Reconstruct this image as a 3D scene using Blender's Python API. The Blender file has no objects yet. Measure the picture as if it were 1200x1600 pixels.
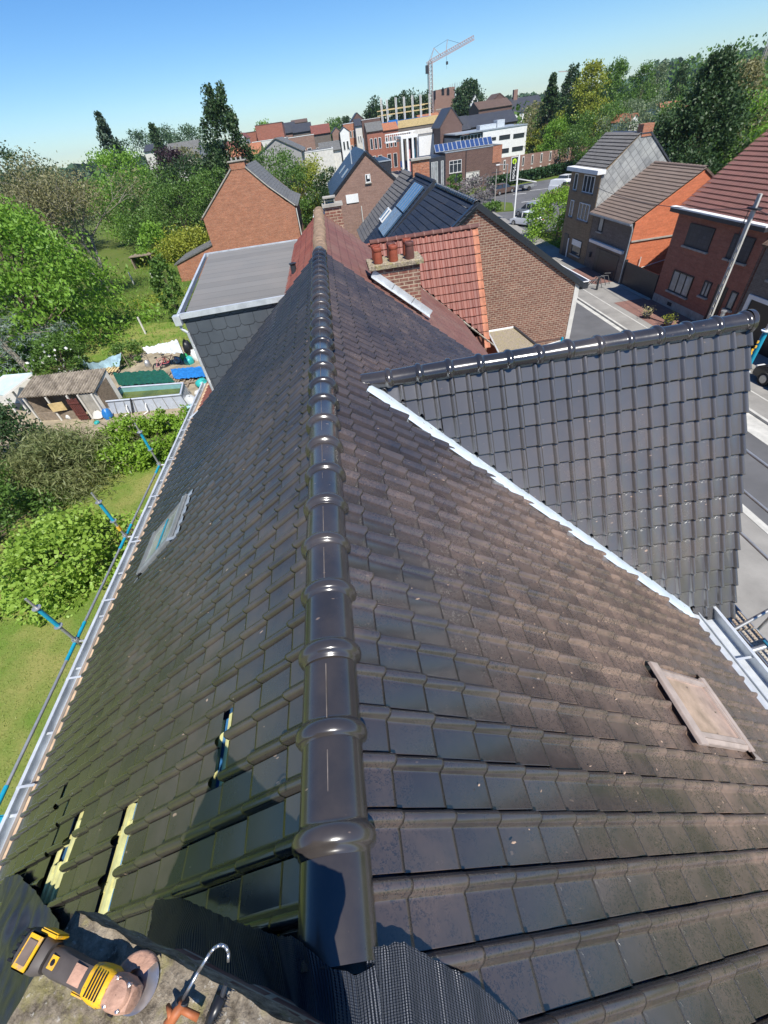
import bpy, bmesh, math, random
import numpy as np
from mathutils import Vector, Matrix
R = math.radians
random.seed(7); rng = np.random.default_rng(11)
SC = bpy.context.scene
COL = SC.collection

# ---------------------------------------------------------------- camera
EYE = 11.8
F_PX, PITCH, ROLL, YAW = 645.0, R(43.14), R(-8.5), R(1.078)
fw = Vector((math.sin(YAW)*math.cos(PITCH), math.cos(YAW)*math.cos(PITCH), -math.sin(PITCH)))
rt0 = Vector((math.cos(YAW), -math.sin(YAW), 0)); up0 = rt0.cross(fw)
rt = rt0*math.cos(ROLL)+up0*math.sin(ROLL); up = up0*math.cos(ROLL)-rt0*math.sin(ROLL)
cam_d = bpy.data.cameras.new('camera'); cam = bpy.data.objects.new('camera', cam_d); COL.objects.link(cam)
mw = Matrix((rt, up, -fw)).transposed().to_4x4(); mw.translation = Vector((0, 0, EYE))
cam.matrix_world = mw
cam_d.sensor_fit = 'VERTICAL'; cam_d.sensor_height = 24; cam_d.lens = 24*F_PX/1600
cam_d.clip_start = 0.05; cam_d.clip_end = 6000
SC.camera = cam
SC.render.resolution_x = 768; SC.render.resolution_y = 1024

# ---------------------------------------------------------------- sky, sun, exposure
SUN = Vector((0.13, -0.53, 0.84)).normalized()           # towards the sun
W = bpy.data.worlds.new('World'); SC.world = W; W.use_nodes = True
nt = W.node_tree; nt.nodes.clear()
sky = nt.nodes.new('ShaderNodeTexSky'); sky.sky_type = 'NISHITA'; sky.sun_disc = False
sky.sun_elevation = math.asin(SUN.z); sky.sun_rotation = math.atan2(SUN.x, SUN.y)
sky.altitude = 50; sky.air_density = 1.0; sky.dust_density = 0.0; sky.ozone_density = 3.0
bg = nt.nodes.new('ShaderNodeBackground'); bg.inputs['Strength'].default_value = 0.082
wo = nt.nodes.new('ShaderNodeOutputWorld')
hs = nt.nodes.new('ShaderNodeHueSaturation'); hs.inputs['Saturation'].default_value = 1.25; nt.links.new(sky.outputs[0], hs.inputs['Color'])
tn = nt.nodes.new('ShaderNodeMix'); tn.data_type = 'RGBA'; tn.blend_type = 'MULTIPLY'; tn.inputs[0].default_value = 1; tn.inputs[7].default_value = (.70, .88, 1.10, 1); nt.links.new(hs.outputs[0], tn.inputs[6])
nt.links.new(tn.outputs[2], bg.inputs[0]); nt.links.new(bg.outputs[0], wo.inputs[0])
sl = bpy.data.lights.new('sun', 'SUN'); sl.energy = 4.6; sl.angle = R(0.53); sl.color = (1, .955, .88)
so = bpy.data.objects.new('sun', sl); COL.objects.link(so)
so.rotation_euler = SUN.to_track_quat('Z', 'Y').to_euler()
SC.view_settings.view_transform = 'Standard'; SC.view_settings.look = 'None'
SC.view_settings.exposure = 0.6; SC.view_settings.gamma = 1.0

# ---------------------------------------------------------------- measuring helpers (photo pixel -> point in the place)
def ray(px, py): return (fw*F_PX + rt*(px-600) - up*(py-800)).normalized()
def G(px, py, z=0.0):
    d = ray(px, py); s = (z-EYE)/d.z; return Vector((d.x*s, d.y*s, z))
def AY(px, py, Y):
    d = ray(px, py); s = Y/d.y; return Vector((d.x*s, Y, EYE+d.z*s))
def AX(px, py, X):
    d = ray(px, py); s = X/d.x; return Vector((X, d.y*s, EYE+d.z*s))

# ---------------------------------------------------------------- materials
def new_mat(name):
    m = bpy.data.materials.new(name); m.use_nodes = True
    t = m.node_tree; b = t.nodes['Principled BSDF']; return m, t, b
def N(t, typ, **kw):
    n = t.nodes.new(typ)
    for k, v in kw.items(): setattr(n, k, v)
    return n
def mixc(t, fac, a, b, mode='MIX'):
    n = t.nodes.new('ShaderNodeMix'); n.data_type = 'RGBA'; n.blend_type = mode
    for i, v in ((0, fac), (6, a), (7, b)):
        if hasattr(v, 'links') or hasattr(v, 'is_linked'): t.links.new(v, n.inputs[i])
        elif i == 0: n.inputs[0].default_value = v
        else: n.inputs[i].default_value = (*v, 1)
    return n.outputs[2]
def mth(t, op, a, b=None, c=None):
    n = t.nodes.new('ShaderNodeMath'); n.operation = op
    for i, v in enumerate((a, b, c)):
        if v is None: continue
        if hasattr(v, 'is_linked'): t.links.new(v, n.inputs[i])
        else: n.inputs[i].default_value = v
    return n.outputs[0]
def ramp(t, src, p0, p1, c0=(0, 0, 0), c1=(1, 1, 1)):
    n = t.nodes.new('ShaderNodeValToRGB'); e = n.color_ramp.elements
    e[0].position = p0; e[1].position = p1; e[0].color = (*c0, 1); e[1].color = (*c1, 1)
    t.links.new(src, n.inputs[0]); return n.outputs[0]
def noise(t, vec, scale, detail=4, rough=.6, dist=0):
    n = t.nodes.new('ShaderNodeTexNoise'); n.inputs['Scale'].default_value = scale
    n.inputs['Detail'].default_value = detail; n.inputs['Roughness'].default_value = rough
    n.inputs['Distortion'].default_value = dist
    if vec is not None: t.links.new(vec, n.inputs['Vector'])
    return n.outputs['Fac']
def objco(t): return N(t, 'ShaderNodeNewGeometry').outputs['Position']
def uvco(t): return N(t, 'ShaderNodeUVMap').outputs[0]
def bump(t, b, h, dist=.01, strength=.6):
    n = t.nodes.new('ShaderNodeBump'); n.inputs['Strength'].default_value = strength
    n.inputs['Distance'].default_value = dist; t.links.new(h, n.inputs['Height'])
    t.links.new(n.outputs[0], b.inputs['Normal'])
def simple(name, c, rough=.7, var=.25, scale=3, metal=0, bmp=0, spec=.5, fine=30):
    m, t, b = new_mat(name); p = objco(t)
    f = noise(t, p, scale, 5); f2 = noise(t, p, fine, 3)
    lo = tuple(x*(1-var) for x in c); hi = tuple(min(1, x*(1+var)) for x in c)
    c1 = mixc(t, ramp(t, f, .3, .7), lo, hi)
    c2 = mixc(t, mth(t, 'MULTIPLY', ramp(t, f2, .35, .7), .5*var), c1, tuple(x*.45 for x in c))
    t.links.new(c2, b.inputs['Base Color']); b.inputs['Roughness'].default_value = rough
    b.inputs['Metallic'].default_value = metal; b.inputs['Specular IOR Level'].default_value = spec
    if bmp: bump(t, b, noise(t, p, fine, 6), bmp, .8)
    return m
def brick(name, c1, c2, mortar, bw=.22, bh=.077, msize=.012, stain=.35, bmp=.006):
    m, t, b = new_mat(name); uv = uvco(t)
    n = N(t, 'ShaderNodeTexBrick'); t.links.new(uv, n.inputs['Vector'])
    n.inputs['Scale'].default_value = 1; n.inputs['Brick Width'].default_value = bw
    n.inputs['Row Height'].default_value = bh; n.inputs['Mortar Size'].default_value = msize*.5
    n.inputs['Mortar Smooth'].default_value = .3; n.inputs['Bias'].default_value = 0
    n.inputs['Color1'].default_value = (*c1, 1); n.inputs['Color2'].default_value = (*c2, 1)
    n.inputs['Mortar'].default_value = (*mortar, 1)
    f = noise(t, objco(t), 1.1, 6, .65); f3 = noise(t, objco(t), 9, 4)
    mp = N(t, 'ShaderNodeMapping'); mp.inputs['Scale'].default_value = (.7, 5.5, 1); t.links.new(uv, mp.inputs[0]); st_ = noise(t, mp.outputs[0], 1.0, 6, .8)
    c = mixc(t, mth(t, 'MULTIPLY', ramp(t, st_, .42, .62), .45), n.outputs[0], tuple(x*.55 for x in c2))
    c = mixc(t, mth(t, 'MULTIPLY', ramp(t, noise(t, uv, 2.4, 6, .85), .5, .68), .35), c, tuple(min(1, x*1.35+.03) for x in c1))
    c = mixc(t, mth(t, 'MULTIPLY', ramp(t, f, .4, .75), stain), c, tuple(x*.45 for x in c1))
    c = mixc(t, mth(t, 'MULTIPLY', ramp(t, f3, .45, .8), .3), c, tuple(min(1, x*1.5) for x in mortar))
    t.links.new(c, b.inputs['Base Color']); b.inputs['Roughness'].default_value = .85
    bump(t, b, mth(t, 'SUBTRACT', 1, n.outputs['Fac']), bmp, .5)
    return m
def rooftex(name, c, w=.3, l=.3, rough=.6, var=.25, line=.5, dirt=(.1, .09, .06), bstr=.02):
    # far roofs: courses and tile rolls from the face's own metres (uv)
    m, t, b = new_mat(name); uv = uvco(t); s = N(t, 'ShaderNodeSeparateXYZ'); t.links.new(uv, s.inputs[0])
    u = mth(t, 'FRACT', mth(t, 'DIVIDE', s.outputs[0], w)); v = mth(t, 'FRACT', mth(t, 'DIVIDE', s.outputs[1], l))
    roll = mth(t, 'SINE', mth(t, 'MULTIPLY', u, 3.14159)); saw = mth(t, 'SUBTRACT', 1, v)
    n = N(t, 'ShaderNodeTexBrick'); t.links.new(uv, n.inputs['Vector']); n.offset = 0
    n.inputs['Scale'].default_value = 1; n.inputs['Brick Width'].default_value = w; n.inputs['Row Height'].default_value = l
    n.inputs['Mortar Size'].default_value = .012
    n.inputs['Color1'].default_value = (*[x*(1-var) for x in c], 1); n.inputs['Color2'].default_value = (*[x*(1+var) for x in c], 1)
    n.inputs['Mortar'].default_value = (*[x*(1-line) for x in c], 1)
    cc = mixc(t, mth(t, 'MULTIPLY', ramp(t, noise(t, objco(t), .9, 6), .45, .75), .5), n.outputs[0], dirt)
    t.links.new(cc, b.inputs['Base Color']); b.inputs['Roughness'].default_value = rough
    bump(t, b, mth(t, 'ADD', mth(t, 'MULTIPLY', roll, .6), saw), bstr, 1)
    return m
def glass(name='window_glass', c=(.02, .025, .03), rough=.06):
    m, t, b = new_mat(name); f = noise(t, objco(t), 1.5, 2)
    t.links.new(mixc(t, f, c, tuple(x*2.2 for x in c)), b.inputs['Base Color'])
    b.inputs['Roughness'].default_value = rough; b.inputs['Specular IOR Level'].default_value = .8
    return m
def leafmat(name, c, c2=None, trans=.3, rough=.5):
    m, t, b = new_mat(name); g = N(t, 'ShaderNodeNewGeometry')
    c2 = c2 or (c[0]*1.7, c[1]*1.5, c[2]*1.2)
    f = noise(t, g.outputs['Position'], .7, 3)
    k = mth(t, 'ADD', mth(t, 'MULTIPLY', g.outputs['Random Per Island'], .6), mth(t, 'MULTIPLY', ramp(t, f, .35, .65), .4))
    cc = mixc(t, k, c, c2)
    t.links.new(cc, b.inputs['Base Color']); b.inputs['Roughness'].default_value = rough
    b.inputs['Specular IOR Level'].default_value = .35
    tr = N(t, 'ShaderNodeBsdfTranslucent'); t.links.new(mixc(t, .5, cc, (c2[0]*1.3, c2[1]*1.3, c2[2]*.5)), tr.inputs[0])
    mx = N(t, 'ShaderNodeMixShader'); mx.inputs[0].default_value = trans
    t.links.new(b.outputs[0], mx.inputs[1]); t.links.new(tr.outputs[0], mx.inputs[2])
    t.links.new(mx.outputs[0], t.nodes['Material Output'].inputs[0])
    return m

def glazed_tile(name, base=(.020, .020, .022), dust=(.085, .062, .048), amount=.35, rough=.2, center=None, rad=3.0, cracks=0.0, rings=True, w=.207, low=(.03,.03,.032)):
    """dark glazed clay tile with mortar dust; the dust lies where it lies on the roof"""
    m, t, b = new_mat(name); g = N(t, 'ShaderNodeNewGeometry'); p = g.outputs['Position']; rnd = g.outputs['Random Per Island']
    uv = uvco(t)
    f1 = noise(t, p, .55, 4, .6); f2 = noise(t, p, 5, 6, .7); f3 = noise(t, p, 45, 4, .7)
    area = ramp(t, f1, .35, .68)
    if center:
        d = N(t, 'ShaderNodeVectorMath', operation='DISTANCE'); t.links.new(p, d.inputs[0]); d.inputs[1].default_value = center
        fall = mth(t, 'SUBTRACT', 1, mth(t, 'DIVIDE', d.outputs['Value'], rad)); fall = mth(t, 'MAXIMUM', fall, 0)
        area = mth(t, 'ADD', mth(t, 'MULTIPLY', area, .35), mth(t, 'ADD', .10, mth(t, 'MULTIPLY', fall, 1.5))); area = mth(t, 'MINIMUM', area, 1)
    k = mth(t, 'MULTIPLY', area, mth(t, 'ADD', .45, mth(t, 'MULTIPLY', ramp(t, f2, .3, .7), .55)))
    k = mth(t, 'MULTIPLY', k, mth(t, 'ADD', .62, mth(t, 'MULTIPLY', rnd, .22))); k = mth(t, 'MULTIPLY', k, mth(t, 'ADD', .55, mth(t, 'MULTIPLY', ramp(t, noise(t, p, 1.7, 5, .7), .35, .62), .75)))
    k = mth(t, 'MULTIPLY', k, amount*2); k = mth(t, 'MINIMUM', k, .92)
    if cracks:
        sp_ = N(t, 'ShaderNodeSeparateXYZ'); t.links.new(p, sp_.inputs[0])
        ph = mth(t, 'ADD', mth(t, 'MULTIPLY', sp_.outputs[1], 17), mth(t, 'MULTIPLY', noise(t, p, 17, 4, .7), 7.5))
        cr = mth(t, 'LESS_THAN', mth(t, 'ABSOLUTE', mth(t, 'SUBTRACT', mth(t, 'FRACT', ph), .5)), .12)
        cr = mth(t, 'MULTIPLY', cr, ramp(t, noise(t, p, 4.2, 4, .7), .42, .50)); cr = mth(t, 'MULTIPLY', cr, ramp(t, noise(t, p, 23, 2), .38, .46)); cr = mth(t, 'MULTIPLY', cr, cracks)
        k = mth(t, 'MULTIPLY', k, mth(t, 'SUBTRACT', 1, mth(t, 'MULTIPLY', cr, .85)))
    tone = mixc(t, rnd, base, low)
    c = mixc(t, k, tone, dust)
    if cracks: c = mixc(t, mth(t, 'MULTIPLY', cr, mth(t, 'MINIMUM', mth(t, 'MULTIPLY', k, 2.4), .9)), c, (.022, .020, .020))
    spk = mth(t, 'MULTIPLY', ramp(t, f3, .68, .74), mth(t, 'ADD', .15, mth(t, 'MULTIPLY', k, .8)))
    c = mixc(t, mth(t, 'MULTIPLY', spk, .5), c, (.30, .22, .17))
    # short pale scrapes
    mp2 = N(t, 'ShaderNodeMapping'); mp2.inputs['Scale'].default_value = (9, 26, 14); mp2.inputs['Rotation'].default_value = (.3, .2, .7); t.links.new(p, mp2.inputs[0])
    f4 = noise(t, mp2.outputs[0], 1, 2, .5); c = mixc(t, mth(t, 'MULTIPLY', ramp(t, f4, .735, .76), mth(t, 'MULTIPLY', area, .75)), c, (.42, .30, .22))
    t.links.new(c, b.inputs['Base Color'])
    t.links.new(mth(t, 'ADD', rough, mth(t, 'MULTIPLY', k, .36)), b.inputs['Roughness'])
    b.inputs['Specular IOR Level'].default_value = .7
    if rough < .3:
        t.links.new(mth(t, 'MULTIPLY', .42, mth(t, 'SUBTRACT', 1, mth(t, 'MULTIPLY', k, .6))), b.inputs['Coat Weight']); b.inputs['Coat Roughness'].default_value = .13; b.inputs['Coat IOR'].default_value = 1.65
    hgt = mth(t, 'ADD', mth(t, 'MULTIPLY', noise(t, p, 7, 2), .35), mth(t, 'MULTIPLY', f3, .06))
    if rings:
        s = N(t, 'ShaderNodeSeparateXYZ'); t.links.new(uv, s.inputs[0])
        tot = None
        for cx in (.27*w, .53*w):
            dx = mth(t, 'SUBTRACT', s.outputs[0], cx); dy = mth(t, 'SUBTRACT', s.outputs[1], .022)
            dd = mth(t, 'SQRT', mth(t, 'ADD', mth(t, 'MULTIPLY', dx, dx), mth(t, 'MULTIPLY', dy, dy)))
            rg = mth(t, 'LESS_THAN', mth(t, 'ABSOLUTE', mth(t, 'SUBTRACT', dd, .020)), .0022)
            tot = rg if tot is None else mth(t, 'ADD', tot, rg)
        hgt = mth(t, 'SUBTRACT', hgt, mth(t, 'MULTIPLY', tot, .35))
    bump(t, b, hgt, .006, .55)
    return m

ML = {}
ML['tile_left'] = glazed_tile('glazed_tile_left', base=(.015, .0155, .014), low=(.026, .026, .024), amount=.36, dust=(.10, .078, .062), rough=.2, center=(-1.2, 3.2, 9.2), rad=3.5)
ML['tile_right'] = glazed_tile('glazed_tile_right', base=(.020, .020, .023), low=(.036, .034, .035), amount=.66, dust=(.215, .145, .108), rough=.18, center=(3.3, 2.0, 7.0), rad=3.9, cracks=1.0)
ML['tile_cross_sheen'] = glazed_tile('glazed_tile_cross_sheen', base=(.062, .062, .064), low=(.082, .081, .082), amount=.20, dust=(.17, .12, .09), rough=.18, center=(3.2, 3.6, 7.5), rad=2.0)  # same dark tile; sky and sun sheen on the pans painted in as lighter base
ML['cap'] = glazed_tile('glazed_ridge', base=(.016, .017, .019), low=(.022, .022, .024), amount=.26, dust=(.15, .115, .09), rough=.17, rings=False)
ML['zinc'] = simple('zinc', (.62, .65, .67), .38, .2, 4, metal=.35, bmp=.001, fine=14)
ML['zinc_dull'] = simple('zinc_dull', (.36, .40, .43), .5, .2, 4, metal=.4)
ML['lead'] = simple('lead_sheet', (.26, .27, .28), .5, .25, 5, metal=.3)
ML['galv'] = simple('galvanised_tube', (.50, .50, .49), .42, .2, 9, metal=.7)
ML['cyan'] = simple('cyan_paint', (.01, .27, .40), .35, .15, 8)
ML['blue_steel'] = simple('blue_steel', (.02, .14, .22), .4, .2, 8)
ML['mortar'] = simple('mortar', (.30, .27, .22), .9, .3, 6, bmp=.01)
ML['board'] = simple('fresh_board', (.50, .36, .24), .7, .25, 5)
ML['batten'] = simple('treated_batten', (.60, .57, .24), .75, .25, 9)
ML['membrane'] = simple('blue_membrane', (.03, .10, .22), .5, .4, 6)
ML['white'] = simple('white_paint', (.72, .72, .70), .5, .1, 2)
ML['offwhite'] = simple('offwhite_render', (.58, .56, .51), .8, .15, 2)
ML['grey_render'] = simple('grey_render', (.30, .29, .28), .85, .15, 2)
ML['black'] = simple('black_plastic', (.015, .015, .017), .35, .2, 6)
ML['dark_metal'] = simple('dark_metal', (.03, .032, .038), .45, .2, 4)
ML['concrete'] = simple('concrete', (.34, .32, .28), .9, .25, 3, bmp=.004)
ML['wood'] = simple('weathered_wood', (.24, .19, .14), .85, .3, 7)
ML['pine'] = simple('yellow_timber', (.56, .42, .20), .8, .2, 4)
ML['bark'] = simple('bark', (.13, .10, .07), .95, .3, 5)
ML['bark_grey'] = simple('bark_grey', (.22, .20, .16), .95, .3, 5)
ML['glass'] = glass()
ML['curtain'] = simple('curtained_glass', (.26, .28, .28), .15, .3, 2, spec=.7)
ML['rubber'] = simple('tyre', (.02, .02, .02), .85, .2, 5)
ML['b_orange'] = brick('brick_orange', (.46, .15, .07), (.28, .085, .04), (.42, .30, .21), msize=.02, stain=.45)
ML['b_red'] = brick('brick_red', (.36, .125, .08), (.29, .095, .06), (.22, .15, .11), stain=.35)
ML['b_brown'] = brick('brick_brown', (.13, .05, .034), (.22, .088, .056), (.42, .34, .25), bw=.25, bh=.095, msize=.026, stain=.25)
ML['b_chim'] = brick('brick_chimney', (.24, .085, .06), (.155, .065, .045), (.46, .37, .27), bw=.24, bh=.085, msize=.026, stain=.3, bmp=.01)
ML['b_dark'] = brick('brick_dark', (.135, .07, .055), (.10, .05, .042), (.19, .15, .12), stain=.3)
ML['b_ochre'] = brick('brick_ochre', (.24, .17, .10), (.19, .13, .075), (.25, .2, .14), stain=.35)
ML['b_grey'] = brick('brick_grey', (.16, .13, .11), (.12, .10, .085), (.2, .18, .15), stain=.3)
ML['b_pink'] = brick('brick_pink', (.27, .15, .11), (.22, .12, .09), (.3, .24, .2), stain=.35)
ML['r_black'] = rooftex('roof_black', (.022, .026, .036), .25, .34, .38, .15, .5, (.03, .03, .035))
ML['r_slate'] = rooftex('roof_slate', (.045, .048, .058), .3, .22, .5, .25, .4, (.06, .06, .055), .006)
ML['r_red'] = rooftex('roof_red', (.20, .065, .045), .25, .33, .6, .2, .65, (.09, .05, .04), .05)
ML['r_redold'] = rooftex('roof_red_old', (.30, .10, .07), .25, .33, .7, .25, .5, (.20, .13, .09), .03)
ML['r_brown'] = rooftex('roof_brown', (.12, .075, .055), .25, .33, .65, .2, .6, (.08, .065, .05), .04)
ML['r_orange'] = rooftex('roof_orange', (.36, .14, .07), .25, .33, .7, .2, .5, (.22, .13, .08))
ML['r_grey'] = rooftex('roof_grey', (.13, .13, .125), .3, .3, .7, .2, .4, (.1, .1, .08))
ML['t_red'] = glazed_tile('old_red_tile', base=(.15, .036, .022), low=(.21, .056, .034), dust=(.20, .11, .08), amount=.22, rough=.62, rings=False)
ML['t_redold'] = glazed_tile('faded_red_tile', base=(.13, .052, .040), low=(.17, .07, .053), dust=(.17, .115, .09), amount=.4, rough=.6, rings=False)
ML['t_orange'] = simple('orange_verge_tile', (.36, .125, .06), .65, .3, 6)
ML['t_oldridge'] = simple('old_ridge_tile', (.22, .15, .10), .8, .4, 6, bmp=.006)
ML['t_darkred'] = glazed_tile('dark_red_tile', base=(.115, .032, .026), low=(.15, .045, .035), dust=(.12, .07, .05), amount=.15, rough=.62, rings=False)
ML['t_brown'] = glazed_tile('brown_tile', base=(.095, .062, .048), low=(.125, .082, .064), dust=(.13, .10, .08), amount=.25, rough=.55, rings=False)
ML['t_black'] = glazed_tile('black_tile', base=(.012, .015, .022), low=(.018, .022, .030), dust=(.04, .04, .045), amount=.12, rough=.3, rings=False)
ML['t_anth'] = glazed_tile('anthracite_tile', base=(.05, .05, .055), low=(.08, .08, .085), dust=(.12, .11, .10), amount=.3, rough=.5, rings=False)
ML['pot'] = simple('terracotta', (.30, .075, .04), .55, .25, 5)
ML['pot_dark'] = simple('dark_terracotta', (.13, .055, .045), .5, .25, 5)

# ---------------------------------------------------------------- mesh builder
BASE = {}
def _root_off(parent):
    o = Vector((0, 0, 0))
    while parent is not None: o += Vector(BASE.get(parent.name, (0, 0, 0))); parent = parent.parent
    return o
def thing(name, label, cat, loc=(0, 0, 0), rz=0, group=None):
    o = bpy.data.objects.new(name, None); COL.objects.link(o); o.empty_display_size = .3
    o.location = loc; o.rotation_euler = (0, 0, rz); BASE[o.name] = tuple(loc)
    o['label'] = label; o['category'] = cat
    if group: o['group'] = group
    return o
def tag(o, label, cat, group=None):
    o['label'] = label; o['category'] = cat
    if group: o['group'] = group
    return o
def setting(o, kind='structure'): o['kind'] = kind; return o
class MB:
    def __init__(s, v=None, f=None, uv=None):
        s.v = v or []; s.f = f or []; s.uvs = uv   # uvs: per loop list or None
        s.M = Matrix.Identity(4); s.sm = False
    def add(s, vs, fs):
        n = len(s.v); s.v += [tuple(s.M @ Vector(p)) for p in vs]; s.f += [tuple(i+n for i in f) for f in fs]; return s
    def box(s, x0, x1, y0, y1, z0, z1):
        return s.add([(x0, y0, z0), (x1, y0, z0), (x1, y1, z0), (x0, y1, z0), (x0, y0, z1), (x1, y0, z1), (x1, y1, z1), (x0, y1, z1)],
                     [(0, 3, 2, 1), (4, 5, 6, 7), (0, 1, 5, 4), (1, 2, 6, 5), (2, 3, 7, 6), (3, 0, 4, 7)])
    def slab(s, pts, n, t):
        """polygon pts extruded by t against n (pts is the top face)"""
        n = Vector(n).normalized(); k = len(pts); P = [Vector(p) for p in pts]; Q = [p-n*t for p in P]
        return s.add(P+Q, [tuple(range(k)), tuple(range(2*k-1, k-1, -1))]+[(i, i+k, (i+1) % k+k, (i+1) % k) for i in range(k)])
    def tube(s, a, b, r, r2=None, n=10, cap=True):
        a = Vector(a); b = Vector(b); d = (b-a)
        if d.length < 1e-6: return s
        d.normalize(); x = d.orthogonal().normalized(); y = d.cross(x); r2 = r if r2 is None else r2
        vs = [a+(x*math.cos(2*math.pi*i/n)+y*math.sin(2*math.pi*i/n))*r for i in range(n)]
        vs += [b+(x*math.cos(2*math.pi*i/n)+y*math.sin(2*math.pi*i/n))*r2 for i in range(n)]
        fs = [(i, (i+1) % n, (i+1) % n+n, i+n) for i in range(n)]
        if cap: fs += [tuple(range(n-1, -1, -1)), tuple(range(n, 2*n))]
        return s.add(vs, fs)
    def path(s, pts, r, n=8, rs=None):
        for i in range(len(pts)-1):
            s.tube(pts[i], pts[i+1], rs[i] if rs else r, rs[i+1] if rs else r, n)
        return s
    def lathe(s, c, prof, n=20, axis=(0, 0, 1), a0=0, a1=2*math.pi):
        ax = Vector(axis).normalized(); x = ax.orthogonal().normalized(); y = ax.cross(x); c = Vector(c)
        full = abs(a1-a0-2*math.pi) < 1e-6; m = n if full else n+1
        vs = []
        for (h, r) in prof:
            for i in range(m):
                a = a0+(a1-a0)*i/n; vs.append(c+ax*h+(x*math.cos(a)+y*math.sin(a))*r)
        fs = []
        for j in range(len(prof)-1):
            for i in range(n if full else m-1):
                i2 = (i+1) % m; fs.append((j*m+i, j*m+i2, (j+1)*m+i2, (j+1)*m+i))
        return s.add(vs, fs)
    def build(s, name, mat, parent=None, local=False, smooth=False, bevel=0, seg=2, ang=None):
        me = bpy.data.meshes.new(name)
        off = Vector((0, 0, 0)) if (local or parent is None) else _root_off(parent)
        V = np.array(s.v, dtype=np.float64).reshape(-1, 3) - np.array(off)
        me.from_pydata(V.tolist(), [], s.f); me.update()
        if s.uvs is not None:
            ul = me.uv_layers.new(name='UVMap'); ul.data.foreach_set('uv', np.array(s.uvs, dtype=np.float32).ravel())
        if bevel:
            bm = bmesh.new(); bm.from_mesh(me)
            bmesh.ops.bevel(bm, geom=list(bm.edges), offset=bevel, segments=seg, affect='EDGES', clamp_overlap=True)
            bm.to_mesh(me); bm.free()
        if s.uvs is None: auto_uv(me)
        me.materials.append(ML[mat] if isinstance(mat, str) else mat)
        if smooth: me.polygons.foreach_set('use_smooth', [True]*len(me.polygons))
        if ang: 
            me.polygons.foreach_set('use_smooth', [True]*len(me.polygons)); me.set_sharp_from_angle(angle=R(ang))
        o = bpy.data.objects.new(name, me); COL.objects.link(o)
        if parent is not None: o.parent = parent
        return o
def auto_uv(me):
    ul = me.uv_layers.new(name='UVMap'); n = len(me.loops)
    co = np.empty(len(me.vertices)*3); me.vertices.foreach_get('co', co); co = co.reshape(-1, 3)
    lv = np.empty(n, dtype=np.int32); me.loops.foreach_get('vertex_index', lv)
    pn = np.empty(len(me.polygons)*3); me.polygons.foreach_get('normal', pn); pn = pn.reshape(-1, 3)
    lt = np.empty(len(me.polygons), dtype=np.int32); me.polygons.foreach_get('loop_total', lt)
    L = np.repeat(pn, lt, axis=0); P = co[lv]
    flat = np.abs(L[:, 2]) > .985
    U = np.stack([-L[:, 1], L[:, 0], np.zeros(n)], 1); ln = np.linalg.norm(U, axis=1); ln[ln < 1e-6] = 1; U /= ln[:, None]
    U[flat] = (1, 0, 0); V = np.cross(L, U); V[flat] = (0, 1, 0)
    uv = np.stack([(P*U).sum(1), (P*V).sum(1)], 1).astype(np.float32)
    ul.data.foreach_set('uv', uv.ravel())
def copy_tree(o, parent=None):
    c = o.copy(); COL.objects.link(c); c.parent = parent
    for ch in list(o.children): copy_tree(ch, c)
    return c

# ---------------------------------------------------------------- roof tiles as real geometry
PROF = [(.0, -.012), (.006, .003), (.02, .001), (.61, .0), (.65, -.002), (.68, .005), (.715, .016), (.765, .028), (.83, .034), (.89, .032), (.94, .020), (.975, .003), (.98, -.014)]
PROF_WAVE = [(0, .0), (.1, -.006), (.3, -.008), (.5, -.002), (.65, .018), (.8, .034), (.92, .026), (1.0, .0)]
def tile_field(O, U, V, cols, rows, w, l, keep=None, t0=None, prof=PROF, tilt=.019, lift=.03, jit=.0022, hs=1.0, seed=1):
    """returns MB: one sheet of overlapping tiles, each its own island. O top corner, U along, V down the slope"""
    O = np.array(O, float); U = np.array(U, float); V = np.array(V, float); Nn = np.cross(V, U); Nn /= np.linalg.norm(Nn)
    if Nn[2] < 0: Nn = -Nn
    rg = np.random.default_rng(seed); P = np.array(prof); k = len(P)
    verts = []; faces = []; uvs = []; n = 0
    for j in range(rows):
        for i in range(cols):
            uc, vc = (i+.5)*w, (j+.5)*l
            if keep and not keep(uc, vc, i, j): continue
            st = t0(i, j) if t0 else 0.0
            ts = np.array([st, .93, .985, 1.0]); hh = np.array([tilt*st, tilt*.93, tilt*.985-.0005, tilt*.985-.005])
            ca = rg.normal(0, jit, 4); du = rg.normal(0, .0015); dv = rg.normal(0, .003)
            S = P[:, 0][None, :]*w; H = P[:, 1][None, :]*hs
            T = (ts[:, None]*l).copy()
            a = (S/w); b = ts[:, None]
            hj = ca[0]*(1-a)*(1-b)+ca[1]*a*(1-b)+ca[2]*(1-a)*b+ca[3]*a*b
            rs_ = np.array([.86, 1.10, 1.06, .90])[:, None]; hgt = np.where(H > .004, H*rs_, H)+hh[:, None]+hj+lift
            hgt[3] -= .020
            T[3] = l*.945
            Uc = i*w+du+S+0*T; Vc = j*l+dv*(b > .5)+T+0*S + np.where((P[:, 1] > .015)[None, :] & (b > .9), .006, 0)
            pts = O+Uc[..., None]*U+Vc[..., None]*V+hgt[..., None]*Nn
            verts.append(pts.reshape(-1, 3)); uvt = np.stack([S+0*T, T+0*S], -1).reshape(-1, 2)
            for r_ in range(3):
                for c_ in range(k-1):
                    q = (r_*k+c_, r_*k+c_+1, (r_+1)*k+c_+1, (r_+1)*k+c_)
                    faces.append(tuple(n+x for x in q)); uvs.append(uvt[list(q)])
            n += 4*k
    m = MB(); m.v = np.concatenate(verts).tolist(); m.f = faces; m.uvs = np.concatenate(uvs)
    return m
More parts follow.
